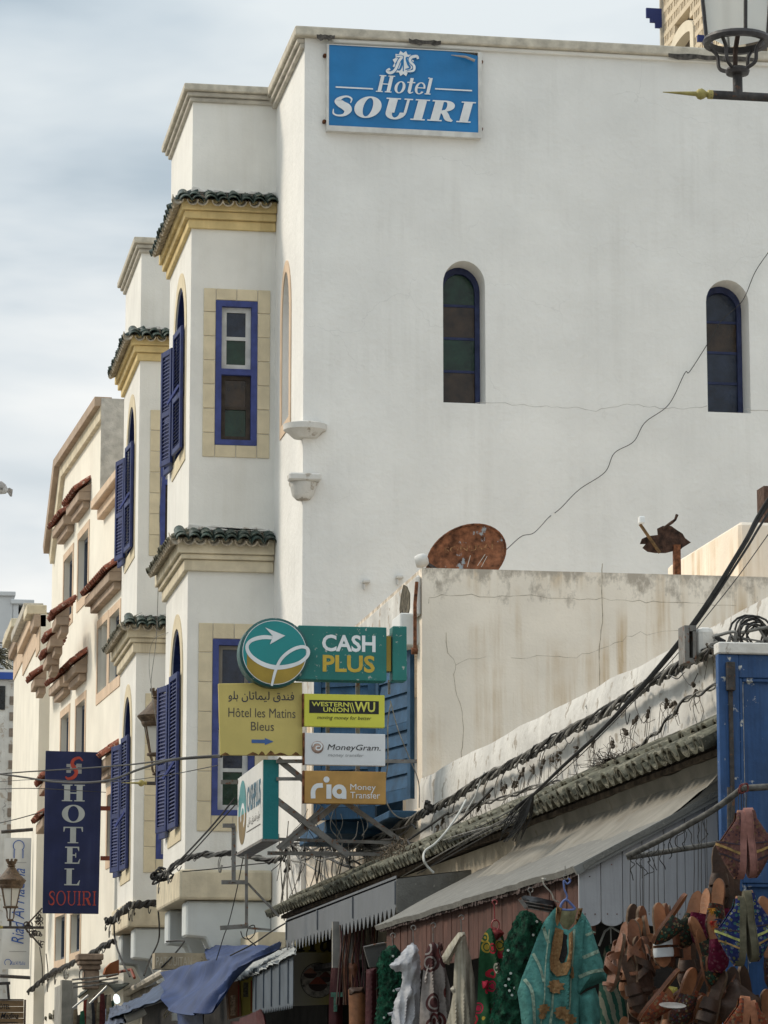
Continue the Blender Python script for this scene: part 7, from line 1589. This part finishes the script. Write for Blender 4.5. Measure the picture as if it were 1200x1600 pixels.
# ================================================================== lower left: tarpaulins and stalls
def drape(label,name,cat,top,bot,mat,nu=30,nv=14,wav=.03,seed=0,group=None,fu=5):
    """sheet spanned between two 3-D edge lines, both given as (px,py,X) on street planes"""
    T=spline([pX(*q) for q in top],8); B=spline([pX(*q) for q in bot],8)
    def at(L_,f): x=f*(len(L_)-1); i=min(int(x),len(L_)-2); return L_[i].lerp(L_[i+1],x-i)
    m=MB()
    for s_ in (0,1):
        for j in range(nv+1):
            for i in range(nu+1):
                f,g=i/nu,j/nv; q=at(T,f).lerp(at(B,f),g); w=wav*(.6-1.5*abs(mno.noise(Vector((f*fu+g*1.2,g*1.1,seed))))+.45*mno.noise(Vector((f*fu*3+g*2,g*2.5,seed+3)))); m.v.append(q+Vector((-w*1.2,-w*.5,w*.4-.006*s_))+Vector((.012*s_,0,0)))
    n=(nu+1)*(nv+1)
    for j in range(nv):
        for i in range(nu): a=j*(nu+1)+i; m.f+=[(a,a+1,a+nu+2,a+nu+1),(n+a,n+a+nu+1,n+a+nu+2,n+a+1)]
    o=m.build(name,mat,None,smooth=True); return tag(o,label,cat,group)
TARP=pm('blue_tarp',(.020,.042,.125),.6,.2,4,.4,9,spec=.25); TARP2=pm('blue_tarp_dusty',(.06,.085,.14),.75,.25,4,.3,12)
drape('creased blue tarpaulin hanging over the stall frame below the nearer bay','tarpaulin','tarpaulin',[(257,1522,3.6),(300,1510,3.65),(345,1499,3.7),(390,1487,3.75),(447,1474,3.85)],[(258,1560,3.35),(272,1582,3.3),(300,1586,3.3),(322,1577,3.35),(365,1526,3.6)],TARP,70,30,.075,2,None,3)
drape('upper fold of blue tarpaulin against the white bracket wall','tarpaulin','tarpaulin',[(320,1478,4.3),(370,1478,4.3),(440,1478,4.2)],[(325,1500,4.0),(370,1498,4.0),(440,1482,4.0)],TARP,20,6,.04,5)
drape('pale corrugated roof strip right of the blue tarpaulin','corrugated_sheet','roof sheet',[(322,1532,4.0),(365,1516,4.0),(410,1496,4.0),(462,1477,4.0)],[(345,1538,3.7),(380,1532,3.7),(412,1516,3.7),(462,1491,3.7)],pm('pale_sheet',(.33,.34,.33),.7,.2,4,.4,30,streak=.5),60,4,.03,8,fu=26)
o=drape('dusty blue awning on the next stall down the street','awning','awning',[(196,1567,3.7),(220,1558,3.7),(258,1533,3.8)],[(172,1592,3.3),(205,1580,3.3),(258,1560,3.5)],TARP2,20,6,.03,11)
o=drape('deep blue cloth hanging under the creased tarpaulin','hanging_cloth','cloth',[(283,1570,3.5),(300,1573,3.5),(322,1566,3.5)],[(280,1640,3.5),(300,1640,3.5),(320,1640,3.5)],TARP,12,10,.05,14)
o=drape('fringed grey blue awning flap beside the white roller','awning_flap','awning',[(165,1578,3.35),(185,1572,3.4),(205,1572,3.45)],[(160,1604,3.3),(182,1602,3.3),(198,1598,3.35)],pm('grey_blue_cloth',(.10,.12,.17),.85,.2,10),24,6,.05,15,fu=20)
FX2=Fr((3.72,0,0),(0,1,0),(-1,0,0)); t=thing('sheet_metal_skirt','blue grey sheet metal skirt with serrated edge left of the spice signboard','metal skirt',FX2.P(425,1580)); a,zt=FX2.px(458,1492); b,zb=FX2.px(395,1520); n=24
zlo=FX2.px(425,1582)[1]; pts=[(b,zt-.02),(a,zt)]+[q for i in range(n) for q in ((a+(b-a)*i/n,zlo+.04),(a+(b-a)*(i+.5)/n,zlo))]+[(b,zlo+.04)]
MB().prism(FX2,pts,-.004,0).build('sheet',pm('blue_grey_metal',(.085,.105,.13),.6,.15,3,.1,streak=.4),t)
for i in range(5): MB().bx(3.708,3.7195,a+(b-a)*(i+.5)/5-.01,a+(b-a)*(i+.5)/5+.01,zlo+.05,zt-.03).build('rib',pm('blue_grey_metal',(.085,.105,.13)),t)
for k,(c4,mt,lb,mk) in enumerate(((((355,1537),(374,1532),(378,1588),(358,1593)),pm('box_brown',(.20,.095,.05),.6,.15,10),'brown carton with pale print hanging under the corrugated strip',(.36,.26,.18)),(((375,1530),(394,1524),(396,1582),(378,1588)),pm('box_yellow',(.36,.31,.07),.6,.1,10),'yellow carton with a dark picture beside the brown carton',(.12,.11,.08)))):
    F=side(29.6+.05*k); t=thing('spice_carton',lb,'carton',F.P(*c4[3])); MB().prism(F,pxy(F,c4)[::-1],-.14,0).build('box',mt,t,bevel=.004)
    x0,y0=c4[0]; MB().box(F,*bpx(F,x0+5,x0+13,y0+ (18 if k==0 else 5),y0+(50 if k==0 else 28)),.001,.003).build('print',pm('carton_print%d'%k,mk,.7,.5,60),t)
    MB().box(F,*bpx(F,x0+16.5,x0+18.5,y0+2,y0+50),.001,.003).build('stripe',pm('stripe_red',(.25,.03,.025),.6),t)
o=drape('dark red cloth at the bottom edge below the cartons','hanging_cloth','cloth',[(365,1598,3.6),(400,1585,3.6),(412,1578,3.6)],[(365,1650,3.6),(400,1650,3.6),(415,1650,3.6)],WN,10,8,.04,16)
# shop building filling the gap under the bays
sb2=thing('street_shop_row','dark shop fronts and weathered roof edge below the hotel bays','shop row',(4.5,38,0))
MB().bx(4.3,4.9,28.2,62,0,2.95).build('dark_front',DARKB,sb2)  # plain block, its shop shade put into the colour
MB().bx(4.15,4.9,31.8,47,2.74,2.95).build('roof_slab',pm('grey_slab',(.22,.20,.17),.95,.25,5,.8,24,peel=.1,pcol=(.34,.31,.26)),sb2,bevel=.02)
MB().bx(4.28,4.9,44.9,62,0,2.6).build('lower_wall',pm('dull_wall',(.36,.33,.28),.9,.2,3,.4,30,streak=.5),sb2)
MB().tube([pX(150,1573,4.1),pX(190,1556,4.1),pX(258,1518,4.1)],.05,8).build('roof_edge_pipe',COPE2,sb2,smooth=True)
MB().tube([pX(203,1578,3.5),pX(258,1560,3.6)],.03,8).build('awning_tube',pm('tube_blue',(.03,.05,.09),.5),sb2,smooth=True)
# white shade roller
o=MB().tube([pY(196,1592,37),pY(218,1584,37),pY(226,1579,37)],.05,12).build('shade_roller',PANEW,None,smooth=True); tag(o,'white rolled shade cassette under the dusty blue awning','roller')
o=MB().bx(pY(269,1588,36).x,pY(281,1588,36).x,36,36.08,pY(275,1595,36).z,pY(275,1583,36).z).build('white_box',PANEW,None,bevel=.006); tag(o,'small white box hanging below the left end of the tarpaulin','box')
o=MB().tube([pY(261,1583,36)+Vector((.02*math.cos(R(a))+.03*math.sin(R(a)),0,.05*math.sin(R(a)))) for a in range(0,361,30)],.009,6).build('rope_loop',pm('rope',(.33,.29,.22),.9),None,smooth=True); tag(o,'small rope loop hanging left of the white box','rope')
# lit bulb
bm_=bpy.data.materials.new('lit_bulb'); bm_.use_nodes=True; b=bm_.node_tree.nodes['Principled BSDF']; b.inputs['Base Color'].default_value=(.8,.85,.85,1); b.inputs['Emission Color'].default_value=(.85,1,.97,1); b.inputs['Emission Strength'].default_value=1.3
o=MB().lathe(pY(184,1568,38),[(.01,0),(.03,.012),(.037,.04),(.034,.08),(.02,.10),(.01,.11)],16,axis=(-.25,0,1)).build('light_bulb',bm_,None,smooth=True); tag(o,'bright lit lamp under the dark canopy at the lower left','lamp')
drape('dark green canopy sheet over the hanging goods at the lower left','canopy_sheet','canopy',[(116,1550,4.1),(150,1535,4.1),(205,1537,4.1)],[(124,1560,3.7),(158,1534,3.7),(182,1552,3.7)],pm('dark_green_sheet',(.03,.04,.033),.8,.3,6),20,6,.04,18)
for i,y in enumerate((1531,1537,1543)): tag(MB().tube([pY(113,y,39),pY(150,y-4,39.2),pY(184,y-9,39.4)],.012,5).build('lattice_rod',WIREG,None),('top rod of the three grey rods right of the light box','middle rod of the three grey rods right of the light box','lowest rod of the three grey rods right of the light box')[i],'rod')
# grey light box
t=thing('light_box','weathered grey upright light box beside hanging goods at the lower left','light box',pY(100,1600,42)); m=MB().prism(side(42),pxy(side(42),[(97,1531),(113,1532),(112,1650),(95,1650)])[::-1],-.3,0); m.build('case',pm('grey_case',(.25,.24,.21),.8,.2,6,.2,streak=.5),t)
q=pY(97,1590,42); F=Fr((q.x-.004,0,0),(0,1,0),(-1,0,0)); MB().box(F,42.03,43.4,0.8,pY(97,1534,42).z-.03,-.2,.0).build('face',pm('dull_face',(.33,.32,.29),.7,.15,6,streak=.5),t)
# hanging goods at the lower left
rnd=random.Random(77); cols=[(.18,.14,.09),(.05,.04,.03),(.02,.09,.05),(.16,.03,.02),(.28,.25,.20),(.03,.03,.035),(.12,.08,.05),(.20,.17,.11),(.09,.02,.02),(.06,.05,.04),(.24,.2,.13),(.03,.06,.04)]
nm=['khaki scarf','black scarf','green scarf','red scarf','cream scarf','charcoal scarf','brown scarf','sand scarf','maroon scarf','olive brown scarf','straw scarf','dark green scarf']
for i in range(12):
    x=118+i*5.2; y=1592-i*3 if i<6 else 1560+rnd.uniform(0,16); F=side(39.5+rnd.uniform(-.5,.5)); y=1552+rnd.uniform(0,18)+(20 if i<3 else 0)
    t=thing('scarf',f'{nm[i]} hanging among the goods under the dark canopy at lower left','scarf',F.P(x,y)); cloth(F,pxy(F,[(x-3,y),(x+3,y-2),(x+5,y+25),(x+4,1640),(x-5,1640),(x-4,y+20)]),pm('scarf%d'%i,cols[i],.9,.4,12,.3),'cloth',t,thick=.12,fold=.03,step=.05)
for i,((x0,y0),(x1,y1)) in enumerate((((114,1575),(138,1555)),((140,1568),(167,1541)))): tag(MB().tube([pY(x0,y0,38.6),pY(x1,y1,38.6)],.012,6).build('awning_strut',pm('bright_steel',(.42,.42,.4),.4,.1,10,metal=.4),None),('left slanting bright strut over the hanging goods','right slanting bright strut over the hanging goods')[i],'strut')
# stone capital and clay tile beside the cream house
t=thing('stone_capital','weathered stepped brown stone capital with a ring lamp, beneath the bay bracket','capital',pY(140,1530,43)); 
for i,(x0,x1,y0,y1) in enumerate(((122,162,1490,1500),(124,160,1500.3,1507),(128,158,1507.3,1515),(132,156,1515.3,1545))): F=side(43-.0); MB().box(F,*bpx(F,x0,x1,y0,y1),-.5+i*.03,.0-i*.03).build(('abacus','fillet','moulding','shaft')[i],pm('capital_stone',(.27,.20,.15),.95,.25,8,.8,40),t,bevel=.012)
v=[pY(128,1523,42.8)+Vector((.035*math.cos(R(a)),0,.07*math.sin(R(a)))) for a in range(0,361,30)]; MB().tube(v,.008,5).build('ring',IRON,t)
F=side(43.5); o=MB().prism(F,pxy(F,[(163,1521),(166,1512),(174,1504),(186,1499),(186,1523),(170,1527)])[::-1],-.3,0).build('clay_panel',pm('orange_clay',(.33,.12,.05),.9,.1,8),None); tag(o,'orange clay coloured panel curved at its top left of the bay bracket','panel')
o=MB().tube([pX(166,1523,3.9),pX(205,1515,3.9),pX(210,1528,3.9)],.02,5).build('red_frame',pm('red_oxide',(.20,.05,.03)),None); tag(o,'thin red metal frame in front of the orange clay panel','frame')
# carved lintel with worn lettering
t=thing('worn_lintel','worn beige lintel with faint raised lettering between bay bracket and tarpaulin','lintel',pX(275,1510,4.4)); F=Fr((4.55,0,0),(0,-1,0),(-1,0,0)); MB().bx(4.555,4.85,34.8,41.5,2.9,3.28).build('beam',CORN,t)
F=side(34.79+.0); F=side(36.0); lettering(t,F,'PATOUITAN',bpx(F,244,300,1495,1509),.002,COPE,.0); MB().box(F,*bpx(F,242,326,1489,1514),-.3,0).build('lettered_face',pm('lintel_face',(.40,.34,.25),.95,.2,5,.6,30,peel=.1,pcol=(.25,.21,.16)),t)
# wooden sign bottom left
F=side(40.0); t=thing('wooden_sign','varnished wooden board reading HOTEL and script at the bottom left corner','sign',F.P(10,1600)); 
for i in range(5): MB().box(F,*bpx(F,-14,37,1563.5+i*9.2,1572.2+i*9.2),-.03,0).build('board',pm('varnished_wood',(.24,.15,.075),.6,.15,6,.2,40,grain=.3,gaxis=0,rnd=.2),t)
MB().box(F,*bpx(F,37.3,40,1562,1640),-.04,.01).build('frame',LD,t); MB().box(F,*bpx(F,-14,37,1561,1563.2),-.04,.01).build('frame',LD,t)
lettering(t,F,'H\u00d4TEL',bpx(F,-6,16,1567,1577),.002,INKK,.01); lettering(t,F,'Al Madina',bpx(F,-12,29,1582,1592),.002,INKK,.015,.35); MB().box(F,*bpx(F,0,28,1597,1598),.002,.003).build('rule',INKK,t)
MB().bar(pY(14,1563,40),pY(12,1538,40),.03).build('hanger_arm',IRON,t); MB().bar(pY(-2,1537,40),pY(16,1536,40),.035).build('hanger_arm',IRON,t)
# small tiled lean-to at lower left
t=thing('lean_to_roof','rough grey tiled lean to roof between wooden sign and light box','roof',pX(70,1590,3.9)); a=pX(42,1575,3.9); b=pX(92,1555,3.9)
m=MB(); m.add([pX(40,1600,3.6),pX(92,1585,3.6),pX(92,1556,3.95),pX(45,1572,3.95)]+[pX(40,1603,3.6),pX(92,1588,3.6),pX(92,1559,3.97),pX(45,1575,3.97)],[(0,1,2,3),(4,7,6,5),(0,4,5,1),(3,2,6,7)]); m.build('slope',MORTAR,t)
for i in range(9): f=i/8; MB().tube([pX(44+(92-44)*f,1573-17*f,3.9),pX(40+(92-40)*f,1601-15*f,3.58)],.035,7).build('roof_tile',CLAYT,t,smooth=True)
MB().bx(3.62,4.3,46,58,0,2.2).build('wall',pm('sand_wall',(.45,.38,.28),.9,.15,3,.4),t)
